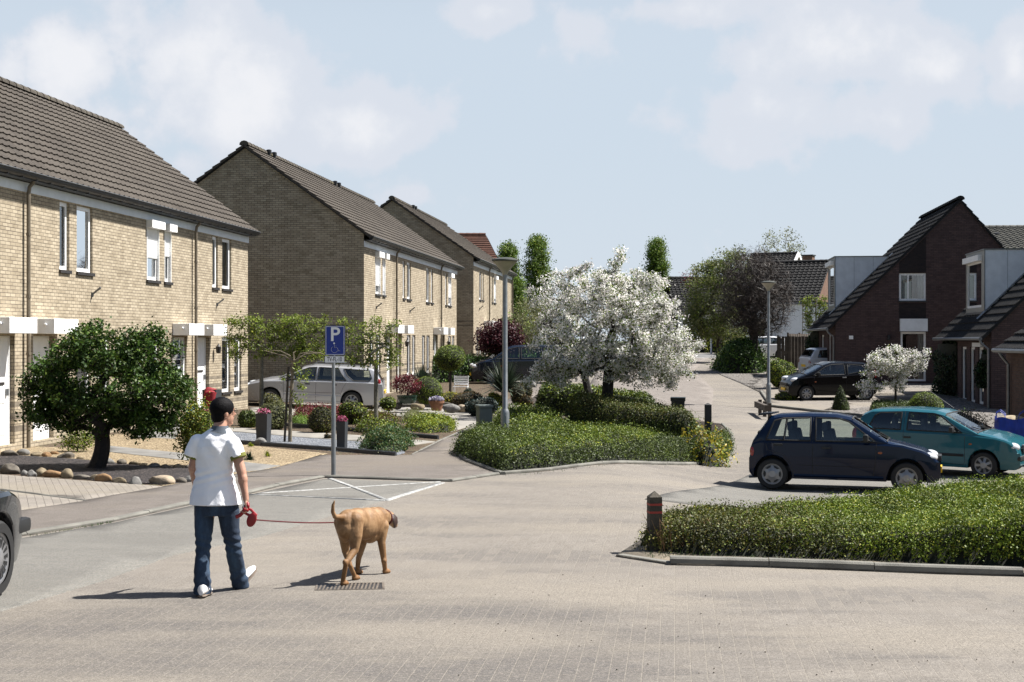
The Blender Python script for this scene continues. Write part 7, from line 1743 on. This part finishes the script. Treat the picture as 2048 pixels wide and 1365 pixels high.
# blue bulk bags
def bag(u, Y, w, h, label, seed):
    b_ = W2(XZ(u, Y), Y); root = empty('bulk_bag', b_, R(-20), label, 'bulk bag'); n = 16; mb = MB(); r = rr(seed)
    rows_ = 12
    for j in range(rows_ + 1):
        t = j / rows_; z_ = h * t
        for k in range(4 * n):
            s_, f = k // n, (k % n) / n; hw = w / 2 * (1 + .07 * math.sin(math.pi * t)); c = [(-1, -1), (1, -1), (1, 1), (-1, 1)]; a, b3 = c[s_], c[(s_ + 1) % 4]; x, y = a[0] + (b3[0] - a[0]) * f, a[1] + (b3[1] - a[1]) * f; q = (abs(x) ** 5 + abs(y) ** 5) ** .2
            mb.v.append((x / q * hw + .012 * math.sin(k * 1.3 + t * 9), y / q * hw + .012 * math.cos(k * 1.7 + t * 7), z_ + .03 * math.sin(k * .5) * t))
    N_ = 4 * n
    for j in range(rows_):
        for k in range(N_): mb.f.append((j * N_ + k, j * N_ + (k + 1) % N_, (j + 1) * N_ + (k + 1) % N_, (j + 1) * N_ + k)); mb.m.append(0)
    mb.build('bag', 'blue_bag', root, True, angle=60)
    m = MB(); m.ell((0, 0, h - .08), (w * .46, w * .46, .14), 20, 10); m.build('filling', 'sand_fill', root, True)
    for x, y in ((-1, -1), (1, -1), (1, 1), (-1, 1)):
        m = MB(); c = w / 2 * .94; dx_, dy_ = -x * .2, 0
        m.tube([(x * c, y * c, h - .1), (x * c * .98, y * c, h + .12), (x * c * .9 + dx_ * .3, y * c, h + .17), (x * c + dx_, y * c, h + .09), (x * c + dx_ * 1.2, y * c, h - .08)], .03, 6, flat=.35); m.build('lifting_loop', 'blue_bag', root, True)
    return root
bag(2024, 34.5, .78, 1.02, 'blue bulk bag heaped with pale sand behind the teal bonnet', 3); bag(2086, 35.2, .8, 1.04, 'second blue bulk bag, mostly outside the picture edge', 4)
# gully grate under the dog
g0 = P(700, 1175); gr = empty('gully_grate', g0 + Vector((0, 0, .0095)), R(6), 'rusty iron drain grate in the road under the dog', 'drain')
m = MB(); 
gw, gd = .30, .17
for (xa, xb, ya, yb) in ((-gw, gw, -gd, -gd + .012), (-gw, gw, gd - .02, gd), (-gw, -gw + .02, -gd + .021, gd - .021), (gw - .02, gw, -gd + .021, gd - .021)): m.box(xa, xb, ya, yb, -.02, .0015)
m.build('frame', 'iron', gr); m = MB()
for i in range(16):
    x = -gw + .035 + i * .033; m.add([(x - .008, -gd + .012, -.001), (x + .008, -gd + .012, -.001), (x + .028, gd - .02, -.001), (x + .012, gd - .02, -.001), (x - .008, -gd + .012, .001), (x + .008, -gd + .012, .001), (x + .028, gd - .02, .001), (x + .012, gd - .02, .001)], [(0, 3, 2, 1), (4, 5, 6, 7), (0, 1, 5, 4), (1, 2, 6, 5), (2, 3, 7, 6), (3, 0, 4, 7)])
m.build('bars', 'iron', gr); m = MB(); m.quad((-gw + .02, -gd, -.003), (gw, -gd, -.003), (gw, gd, -.003), (-gw, gd, -.003)); m.build('pit', 'dark_sill', gr)
# pebbles and crumbs on the road
r_ = rr(66)
mb = MB()
for i in range(70):
    u, v = r_.uniform(900, 2048), r_.uniform(1150, 1360); q = P(u, v, .01); s_ = r_.uniform(.003, .007); mb.ell((q.x, q.y, q.z + s_ * .5), (s_, s_ * r_.uniform(.6, 1), s_ * .7), 6, 4)
tag(mb.build('road_grit', 'stone_1', smooth=True), 'scattered dark grit and crumbs on the paving', 'grit', kind='stuff')

# ================================================================== PERSON AND DOG
def fuse(mb, name, mat, parent, loc, voxel=.009, smooth=6, wr=None, fac=.5):
    """overlapping forms fused into one continuous skin"""
    o0 = Vector(loc); mb.v = [tuple(Vector(v) - o0) for v in mb.v]
    me = mb.mesh(name + '_tmp'); t = bpy.data.objects.new('tmp', me); COL.objects.link(t)
    m = t.modifiers.new('r', 'REMESH'); m.mode = 'VOXEL'; m.voxel_size = voxel; m.use_smooth_shade = True
    s = t.modifiers.new('s', 'SMOOTH'); s.iterations = smooth; s.factor = fac
    bpy.context.view_layer.update(); dg = bpy.context.evaluated_depsgraph_get(); out = bpy.data.meshes.new_from_object(t.evaluated_get(dg)); out.name = name
    bpy.data.objects.remove(t)
    if wr: wr(out)
    out.shade_smooth(); out.materials.clear()
    return link(name, out, mat, parent)
b = NB('skin'); c = b.mix(b.rng(b.noise(18, 4), .35, .65), (.36, .185, .125), (.44, .245, .17)); b.b.inputs['Subsurface Weight'].default_value = .08; b.b.inputs['Subsurface Radius'].default_value = (.01, .004, .002); b.done(c, .5)
plain('tunic_white', (.88, .88, .90), .85, .03, 9, .25, bscale=35); plain('lime_cuff', (.24, .25, .02), .8, .15); plain('collar_grey', (.13, .16, .20), .8, .15)
b = NB('denim'); c = b.mix(b.rng(b.noise(5, 5, .6, b.mapping(b.co(), scale=(1, 1, .35))), .38, .66), (.007, .017, .038), (.032, .068, .12)); c = b.mix(b.rng(b.noise(260, 2), .4, .7, 0, .35), c, (.06, .09, .135)); b.done(c, .9, b.bump(b.noise(26, 4), .5, .01))
plain('hair_black', (.006, .005, .006), .6, .4, 60, .5, spec=.1, bscale=120); plain('shoe_white', (.75, .74, .72), .6, .08); plain('shoe_sole', (.22, .17, .13), .8, .2); plain('leash_red', (.42, .006, .012), .4, .1); plain('leash_dark', (.16, .006, .010), .6, .1)
PB = P(405, 1195)
pr_ = empty('person', PB, 0, 'person in white tunic and flared jeans walking away, holding a red leash', 'person')
def Jp(u, v, Y): return A(u, v, Y)
q = Jp
head = q(446, 825, 12.14); yaw = R(-52)      # the face is turned to the right
RH = Matrix.Rotation(yaw, 3, 'Z')
fw = RH @ Vector((0, 1, 0)); sd = RH @ Vector((1, 0, 0)); up = Vector((0, 0, 1))
# ---- body: one skin
m = MB()
m.ell(head + up * .022, (.080, .101, .098), 20, 14, rot=RH); m.ell(head - up * .035 + fw * .022, (.062, .078, .085), 18, 12, rot=RH)
m.ell(head - up * .092 + fw * .062, (.034, .030, .026), 14, 10, rot=RH)
m.tube([head + fw * .088 + up * .022, head + fw * .112 - up * .022, head + fw * .092 - up * .034], [.008, .015, .011], 8)        # nose
m.ell(head + fw * .088 - up * .058, (.024, .010, .009), 10, 8, rot=RH)                                                           # mouth
for s in (-1, 1):
    m.ell(head + sd * .078 * s - fw * .008 - up * .012, (.010, .020, .033), 12, 10, rot=RH)                                      # ear
    m.ell(head + fw * .078 + sd * .030 * s + up * .018, (.014, .010, .010), 10, 8, rot=RH)
neck = q(439, 862, 12.10)
m.cone2(head - up * .06 - fw * .015, neck, .055, .062, 14)
shl, shr = q(398, 886, 12.10), q(467, 888, 12.08)
m.cone2(shl, shr, .045, .045, 12); m.tube([neck, q(434, 900, 12.12), q(432, 950, 12.12), q(431, 995, 12.12)], [.07, .115, .10, .10], 16, flat=.8); m.tube([q(424, 1000, 12.12), q(414, 1035, 12.12)], [.08, .06], 12); m.tube([q(440, 1000, 12.12), q(452, 1035, 12.13)], [.08, .06], 12)
el, er_ = q(386, 936, 12.12), q(483, 944, 12.05); wl_, wr_ = q(391, 970, 12.32), q(492, 1000, 12.02)
m.cone2(shl, el, .046, .041, 12); m.cone2(el, wl_, .041, .026, 12); m.cone2(shr, er_, .047, .042, 12); m.cone2(er_, wr_, .042, .026, 12)
m.ell(er_ + (wr_ - er_) * .28, (.043, .043, .07), 12, 8)
hipl, hipr = q(413, 1025, 12.12), q(455, 1025, 12.12); knl, knr = q(406, 1098, 12.07), q(467, 1094, 12.19); anl, anr = q(404, 1182, 11.99), q(482, 1160, 12.36)
for a, b_, c_ in ((hipl, knl, anl), (hipr, knr, anr)): m.cone2(a + (b_ - a) * .2, b_, .055, .038, 14); m.cone2(b_, c_, .038, .030, 12)
def hand(mm, w, palm_dir, fing_dir, curl_ax, side_dir, thumb=1, curl=1.0):
    pd, cd = palm_dir.normalized(), side_dir.normalized(); pc_ = w + pd * .05
    mm.loft([(w, cd * .024, curl_ax * .018), (w + pd * .03, cd * .036, curl_ax * .017), (w + pd * .07, cd * .042, curl_ax * .016), (w + pd * .092, cd * .036, curl_ax * .012)], 12)
    for i, ln in enumerate((.070, .080, .075, .058)):
        k = w + pd * .082 + cd * (.030 - .020 * i); d = pd.copy(); pts = [k - pd * .015, k]; 
        for st, an in ((.42, .75), (.33, .95), (.25, .8)):
            d = (Matrix.Rotation(an * curl, 3, cd) @ d); k = k + d * ln * st; pts.append(k.copy())
        mm.tube(pts, [.0095, .0095, .009, .008, .0065], 8); mm.ell(pts[-1], (.0068,) * 3, 8, 6)
    k = w + pd * .03 + cd * .034 * thumb; t_ = [k - cd * .012 * thumb, k + cd * .012 * thumb + pd * .022 + fing_dir * .012, k + cd * .006 * thumb + pd * .045 + fing_dir * .032]
    mm.tube(t_, [.013, .011, .0085], 8); mm.ell(t_[-1], (.0088,) * 3, 8, 6)
dn = (wr_ - er_).normalized()
hand(m, wr_, dn, Vector((-1, .2, 0)).normalized(), Vector((-1, 0, 0)), Vector((0, 1, 0)), 1, 1.0)
dl = (wl_ - el).normalized(); hand(m, wl_, dl, Vector((1, 0, 0)), Vector((1, 0, 0)), Vector((0, .5, -.8)).normalized(), 1, .35)
fuse(m, 'body', 'skin', pr_, PB, .0062, 3)
# ---- hair: short, full at the crown, tapering to the nape
m = MB(); m.ell(head + up * .036 - fw * .012, (.093, .108, .098), 22, 14, rot=RH); m.ell(head - up * .022 - fw * .046, (.076, .058, .082), 18, 12, rot=RH)
m.ell(head + up * .066 + fw * .042, (.070, .045, .036), 14, 10, rot=RH)
r_ = random.Random(5)
for i in range(60):
    a, e = r_.uniform(0, 6.28), r_.uniform(-.5, 1.4); d = RH @ Vector((math.cos(a) * math.cos(e), math.sin(a) * math.cos(e), math.sin(e)))
    if d.dot(fw) > .55 and d.z < .4: continue
    if abs(d.dot(sd)) > .75 and d.z < .15: continue
    continue
    k = head + up * .034 - fw * .012 + Vector((d.x * .086, d.y * .098, d.z * .09)); m.tube([k, k + d * .010 + up * .004 - fw * .008], [.012, .005], 5)
fuse(m, 'hair', 'hair_black', pr_, PB, .006, 2)
m = MB()
for s in (-1, 1):
    c_ = head + fw * .104 + sd * .033 * s + up * .014; pts = [c_ + sd * .026 * math.cos(t) + up * .019 * math.sin(t) for t in np.linspace(0, 2 * math.pi, 13)]; m.tube(pts, .0022, 5, cap=False)
    m.tube([head + fw * .100 + sd * .058 * s + up * .018, head + sd * .082 * s + up * .012, head - fw * .02 + sd * .082 * s + up * .006], .0028, 5)
m.tube([head + fw * .110 - sd * .010 + up * .016, head + fw * .110 + sd * .010 + up * .016], .0022, 5)
m.v = [tuple(Vector(v) - PB) for v in m.v]; m.build('glasses', 'black_plastic', pr_, fix=False)
# ---- tunic
def ringE(u0, u1, v, Y, dep, cx=0, tilt=0):
    a = q(u0, v, Y); b_ = q(u1, v, Y); c_ = (a + b_) / 2; return (c_, (b_ - a) / 2 + Vector((0, tilt, 0)), Vector((0, dep, 0)))
m = MB()
m.loft([ringE(421, 459, 857, 12.11, .072), ringE(408, 466, 866, 12.11, .085), ringE(393, 474, 876, 12.11, .105), ringE(389, 474, 892, 12.11, .122), ringE(390, 470, 912, 12.12, .128), ringE(393, 467, 932, 12.12, .120), ringE(392, 468, 950, 12.12, .122), ringE(387, 473, 970, 12.12, .135), ringE(382, 479, 990, 12.11, .145), ringE(379, 483, 1009, 12.10, .150)], 36)
for s_, cf, r0, r1 in ((q(396, 882, 12.1), q(384, 914, 12.10), .068, .064), (q(466, 886, 12.07), q(477, 915, 12.05), .068, .066)):
    m.tube([s_ + (s_ - cf) * .12, s_.lerp(cf, .4), cf], [r0 * .9, r0 * 1.03, r1], 16, flat=1.05); m.ell(s_, (.068, .068, .058), 14, 10)
def wr(me):
    v = np.array([tuple(x.co) for x in me.vertices]); nm = np.array([tuple(x.normal) for x in me.vertices])
    g = np.maximum(0, .9 - np.abs(nm[:, 2]))
    # long diagonal pulls between shoulder blades and waist, gathers at the waist, loose flare below
    X = v[:, 0]; Z = v[:, 2]; w = .007 * np.sin((X * 1.0 + (Z - 1.1) * .55) * 44) * np.exp(-((Z - 1.2) / .13) ** 2) + .007 * np.sin((X * .3 - (Z - 1.0)) * 90) * np.exp(-((Z - 1.0) / .07) ** 2) + .005 * np.sin(X * 46 + 1) * np.exp(-((Z - .78) / .12) ** 2)
    w += .005 * noise3(v, 13, 4) + .003 * noise3(v, 34, 5) + .0015 * noise3(v, 80, 6)
    v += nm * (w * g)[:, None]; me.vertices.foreach_set('co', v.astype(np.float32).ravel())
tn = fuse(m, 'tunic', 'tunic_white', pr_, PB, .007, 5, wr)
m = MB()
for s_, cf, r in ((q(396, 882, 12.1), q(384, 914, 12.10), .062), (q(466, 886, 12.07), q(477, 915, 12.05), .065)):
    d = (cf - s_).normalized(); m.tube([cf - d * .022, cf + d * .010], [r, r * 1.03], 20, cap=True, flat=1.05)
m.v = [tuple(Vector(v) - PB) for v in m.v]; m.build('sleeve_cuffs', 'lime_cuff', tn, True)
m = MB(); nk = q(440, 857, 12.105); m.loft([(nk - up * .040, (.098, 0, -.016), (0, .086, -.01)), (nk - up * .010, (.078, 0, 0), (0, .076, 0)), (nk + up * .022, (.067, 0, 0), (0, .068, 0)), (nk + up * .016, (.058, 0, 0), (0, .058, 0))], 24, cap=False)
m.v = [tuple(Vector(v) - PB) for v in m.v]; m.build('collar', 'collar_grey', tn, True, fix=False)
m = MB(); 
for (uu, vv) in ((412, 975), (452, 975)): pass
# ---- jeans
m = MB()
m.loft([ringE(389, 474, 985, 12.12, .125), ringE(388, 477, 1010, 12.12, .132), ringE(388, 478, 1030, 12.12, .13)], 26)
m.loft([ringE(389, 430, 1018, 12.12, .11), ringE(390, 426, 1050, 12.11, .094), ringE(391, 423, 1085, 12.08, .076), ringE(391, 420, 1105, 12.06, .066), ringE(389, 420, 1140, 12.02, .070), ringE(387, 422, 1175, 11.99, .086), ringE(386, 422, 1189, 11.98, .092)], 24)
m.loft([ringE(432, 478, 1018, 12.12, .11), ringE(441, 479, 1050, 12.14, .094), ringE(448, 482, 1085, 12.18, .078), ringE(452, 484, 1105, 12.2, .068), ringE(458, 491, 1140, 12.28, .072), ringE(463, 498, 1165, 12.34, .086), ringE(467, 497, 1176, 12.36, .085)], 24)
def wj(me):
    v = np.array([tuple(x.co) for x in me.vertices]); nm = np.array([tuple(x.normal) for x in me.vertices]); Z = v[:, 2]; X = v[:, 0]
    w = .006 * np.sin(Z * 95 + X * 30) * np.exp(-((Z - .42) / .09) ** 2) + .005 * np.sin(Z * 80 - X * 40) * np.exp(-((Z - .10) / .09) ** 2) + .004 * noise3(v, 18, 8)
    v += nm * w[:, None]; me.vertices.foreach_set('co', v.astype(np.float32).ravel())
fuse(m, 'jeans', 'denim', pr_, PB, .008, 4, wj)
# ---- shoes
def shoe(heel, toe, nm_):
    d = (toe - heel); L_ = d.length; d.normalize(); s_ = d.cross(up).normalized(); n_ = s_.cross(d).normalized(); m = MB(); so_ = MB()
    for t, w_, h_ in ((0, .030, .05), (.12, .036, .075), (.35, .036, .07), (.6, .044, .045), (.85, .042, .03), (1.0, .022, .018)): m.v += []
    m.loft([(heel + d * L_ * t + n_ * (h_ * .5 + .018), s_ * w_, n_ * h_ * .5) for t, w_, h_ in ((-.02, .018, .05), (.06, .034, .085), (.3, .036, .080), (.6, .044, .052), (.85, .041, .036), (1.0, .018, .022))], 16)
    so_.loft([(heel + d * L_ * t + n_ * .009, s_ * w_, n_ * .010) for t, w_ in ((-.03, .018), (.05, .036), (.3, .036), (.6, .046), (.85, .043), (1.02, .018))], 16)
    for k in (m, so_): k.v = [tuple(Vector(v) - PB) for v in k.v]
    so2 = m.build('shoe', 'shoe_white', pr_, True); so_.build('sole', 'shoe_sole', so2, True)
h1 = P(402, 1199) + Vector((0, .0, .014)); shoe(h1, h1 + Vector((.02, .235, -.004)), 'l')
h2 = q(484, 1172, 12.33); shoe(h2 + Vector((0, 0, -.01)), h2 + Vector((.085, .17, .12)), 'r')
# ---- leash: red case in the hand, cord to the dog's collar
hc = wr_ + dn * .085
lh = empty('dog_leash', hc, 0, 'red retractable dog leash held in one hand, its cord stretched to the dog', 'leash')
m = MB(); rot = Matrix.Rotation(R(18), 3, 'Y'); body_c = Vector((.035, 0, -.085))
pts = []
m.loft([(body_c + rot @ Vector((0, y, 0)), rot @ Vector((.040 * s_, 0, 0)), rot @ Vector((0, 0, .062 * s_))) for y, s_ in ((-.022, .75), (-.018, .97), (0, 1.0), (.018, .97), (.022, .75))], 24); lc = m.build('case', 'leash_red', lh, True)
m = MB(); m.tube([body_c + rot @ Vector((-.034, 0, .03)), Vector((-.035, 0, -.02)), Vector((-.012, 0, .018)), Vector((.03, 0, .0)), body_c + rot @ Vector((.030, 0, .045))], .0125, 8); m.build('handle', 'leash_red', lh, True)
m = MB(); collar = q(771, 1036, 13.33); st_ = hc + body_c + rot @ Vector((.040, 0, .012)); n = 14; pth = [st_.lerp(collar, i / n) - up * .035 * math.sin(math.pi * i / n) - hc for i in range(n + 1)]
m.tube(pth, .0032, 6, flat=2.0); m.build('cord', 'leash_dark', lh, fix=False)
rb_ = empty('dog_bag', hc, 0, 'crumpled red bag and ribbon tied at the walking person hand', 'bag')
m = MB(); r_ = random.Random(8)
for i in range(9):
    a = Vector((r_.uniform(-.035, .03), r_.uniform(-.03, .0), r_.uniform(-.02, .06))); m.ell(a, (r_.uniform(.014, .026), .016, r_.uniform(.014, .026)), 8, 6)
m.tube([(-.02, -.02, 0), (-.06, -.02, -.045), (-.095, -.015, -.06)], [.018, .017, .02], 7)
ob = fuse(MB() if False else m, 'bag', 'leash_red', rb_, (0, 0, 0), .006, 1)
m = MB(); m.tube([(-.03, -.012, .07), (-.032, -.02, .0), (-.045, -.012, -.05)], .004, 5); m.build('tie', 'shoe_white', rb_, fix=False)

# ---- dog
DB = P(700, 1172)
dg_ = empty('dog', DB, 0, 'short haired tan dog with dark ears walking away over the drain grate', 'dog')
b = NB('dog_coat'); g = b.N('ShaderNodeSeparateXYZ'); b.l.new(b.co(), g.inputs[0])
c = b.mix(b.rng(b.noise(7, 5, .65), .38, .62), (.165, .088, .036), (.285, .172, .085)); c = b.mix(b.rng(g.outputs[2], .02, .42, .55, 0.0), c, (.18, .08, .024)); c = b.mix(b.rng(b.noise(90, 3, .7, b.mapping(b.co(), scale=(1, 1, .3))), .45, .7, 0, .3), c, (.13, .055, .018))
b.done(c, .62, b.bump(b.noise(110, 3, .7, b.mapping(b.co(), scale=(1, 1, .25))), .35, .004), spec=.35)
plain('dog_dark', (.045, .016, .008), .6, .3, 14)
m = MB()
D = q
hd = (D(757, 1042, 13.2) - D(690, 1045, 12.62)); hd.z = 0; hd.normalize(); ls = Vector((hd.y, -hd.x, 0))      # ls: towards the dog's right
def el_(c_, lat, lon, ver, tilt=0):
    Mx = Matrix((ls, hd, up)).transposed(); m.ell(c_, (lat, lon, ver), 20, 14, rot=Mx)
hipc = D(697, 1043, 12.66); m.v += []
el_(hipc, .098, .13, .108); el_(hipc + hd * -.04 + up * -.055, .092, .095, .105)
el_(D(713, 1041, 12.82), .100, .17, .112); el_(D(732, 1048, 13.00), .118, .19, .148); el_(D(746, 1048, 13.12), .112, .15, .155); el_(D(755, 1044, 13.22), .098, .12, .14)
el_(D(741, 1062, 13.08), .085, .14, .115)
m.cone2(D(758, 1034, 13.24), D(770, 1036, 13.42), .092, .068, 16)
hdc = D(776, 1036, 13.50); el_(hdc, .062, .085, .066)
m.cone2(hdc + up * -.02 + hd * .04, hdc + hd * .13 + up * -.085, .046, .030, 14); m.ell(hdc + hd * .145 + up * -.088, (.028, .02, .022), 12, 8)
def leg(pts, rad):
    for a, b_, ra_, rb2 in zip(pts[:-1], pts[1:], rad[:-1], rad[1:]): m.cone2(a, b_, ra_, rb2, 14)
def paw(c_, dr=hd, s_=1.0):
    c_ = Vector(c_); c_.z = G(c_.x, c_.y) + .026; m.ell(c_ + dr * .022, (.034 * s_, .048 * s_, .026), 14, 10, rot=Matrix((ls, dr, up)).transposed())
    for k in (-1.5, -.5, .5, 1.5): m.ell(c_ + dr * (.058 - .006 * abs(k)) + ls * k * .0155 - up * .007, (.0105, .017, .013), 8, 6, rot=Matrix((ls, dr, up)).transposed())
# right hind (nearest), left hind, left fore, right fore
pa = P(686, 1173); leg([hipc + ls * .065 + up * .01, D(711, 1072, 12.60), D(709, 1100, 12.58), D(692, 1127, 12.46), pa + Vector((0, 0, .05))], [.082, .062, .040, .023, .022]); m.ell(D(690, 1125, 12.44), (.024, .027, .03), 10, 8); paw(pa)
m.ell(D(708, 1062, 12.63), (.066, .09, .115), 16, 12)
pb = P(709, 1162); leg([hipc - ls * .062 - up * .01, D(690, 1078, 12.70), D(691, 1103, 12.74), D(700, 1131, 12.70), pb + Vector((0, 0, .045))], [.078, .054, .034, .022, .021]); paw(pb)
m.ell(D(689, 1064, 12.66), (.062, .085, .10), 16, 12)
pc_ = P(715, 1150); leg([D(735, 1052, 13.14) - ls * .05, D(726, 1086, 13.12), D(717, 1118, 13.08), pc_ + Vector((0, 0, .05))], [.064, .037, .026, .021]); paw(pc_)
pd_ = P(770, 1149); leg([D(759, 1052, 13.16) + ls * .02, D(763, 1084, 13.12), D(768, 1122, 13.12), pd_ + Vector((0, 0, .05))], [.072, .038, .026, .022]); m.ell(D(768, 1122, 13.11), (.029, .03, .03), 10, 8); paw(pd_)
m.tube([D(690, 1034, 12.60), D(679, 1035, 12.52), D(670, 1034, 12.46), D(665.5, 1024, 12.44), D(666, 1011, 12.43), D(669.5, 1001, 12.43)], [.036, .027, .022, .019, .015, .007], 12)
fuse(m, 'body', 'dog_coat', dg_, DB, .0065, 4)
m = MB()
for s in (-1, 1):
    e0 = hdc + ls * .058 * s + up * .035 - hd * .01; m.loft([(e0, hd * .024, ls * .012), (e0 + ls * .022 * s - up * .03, hd * .046, ls * .011), (e0 + ls * .028 * s - up * .08, hd * .044, ls * .010), (e0 + ls * .018 * s - up * .125, hd * .018, ls * .007)], 12)
m.v = [tuple(Vector(v) - DB) for v in m.v]; m.build('ears', 'dog_dark', dg_, True)
m = MB(); c_ = D(769, 1036, 13.40); ax = (D(770, 1036, 13.42) - D(758, 1034, 13.24)).normalized(); a1 = ax.cross(up).normalized(); a2 = a1.cross(ax)
m.tube([c_ + (a1 * math.cos(t) + a2 * math.sin(t)) * .075 for t in np.linspace(0, 2 * math.pi, 25)], .007, 6, cap=False); m.v = [tuple(Vector(v) - DB) for v in m.v]; m.build('collar', 'leash_dark', dg_, fix=False)
m = MB(); m.ell(hipc - hd * .125 + up * .055, (.016, .012, .016), 10, 8); m.ell(hdc + hd * .165 + up * -.082, (.016, .012, .013), 10, 8); m.v = [tuple(Vector(v) - DB) for v in m.v]; m.build('nose', 'dog_dark', dg_, True)
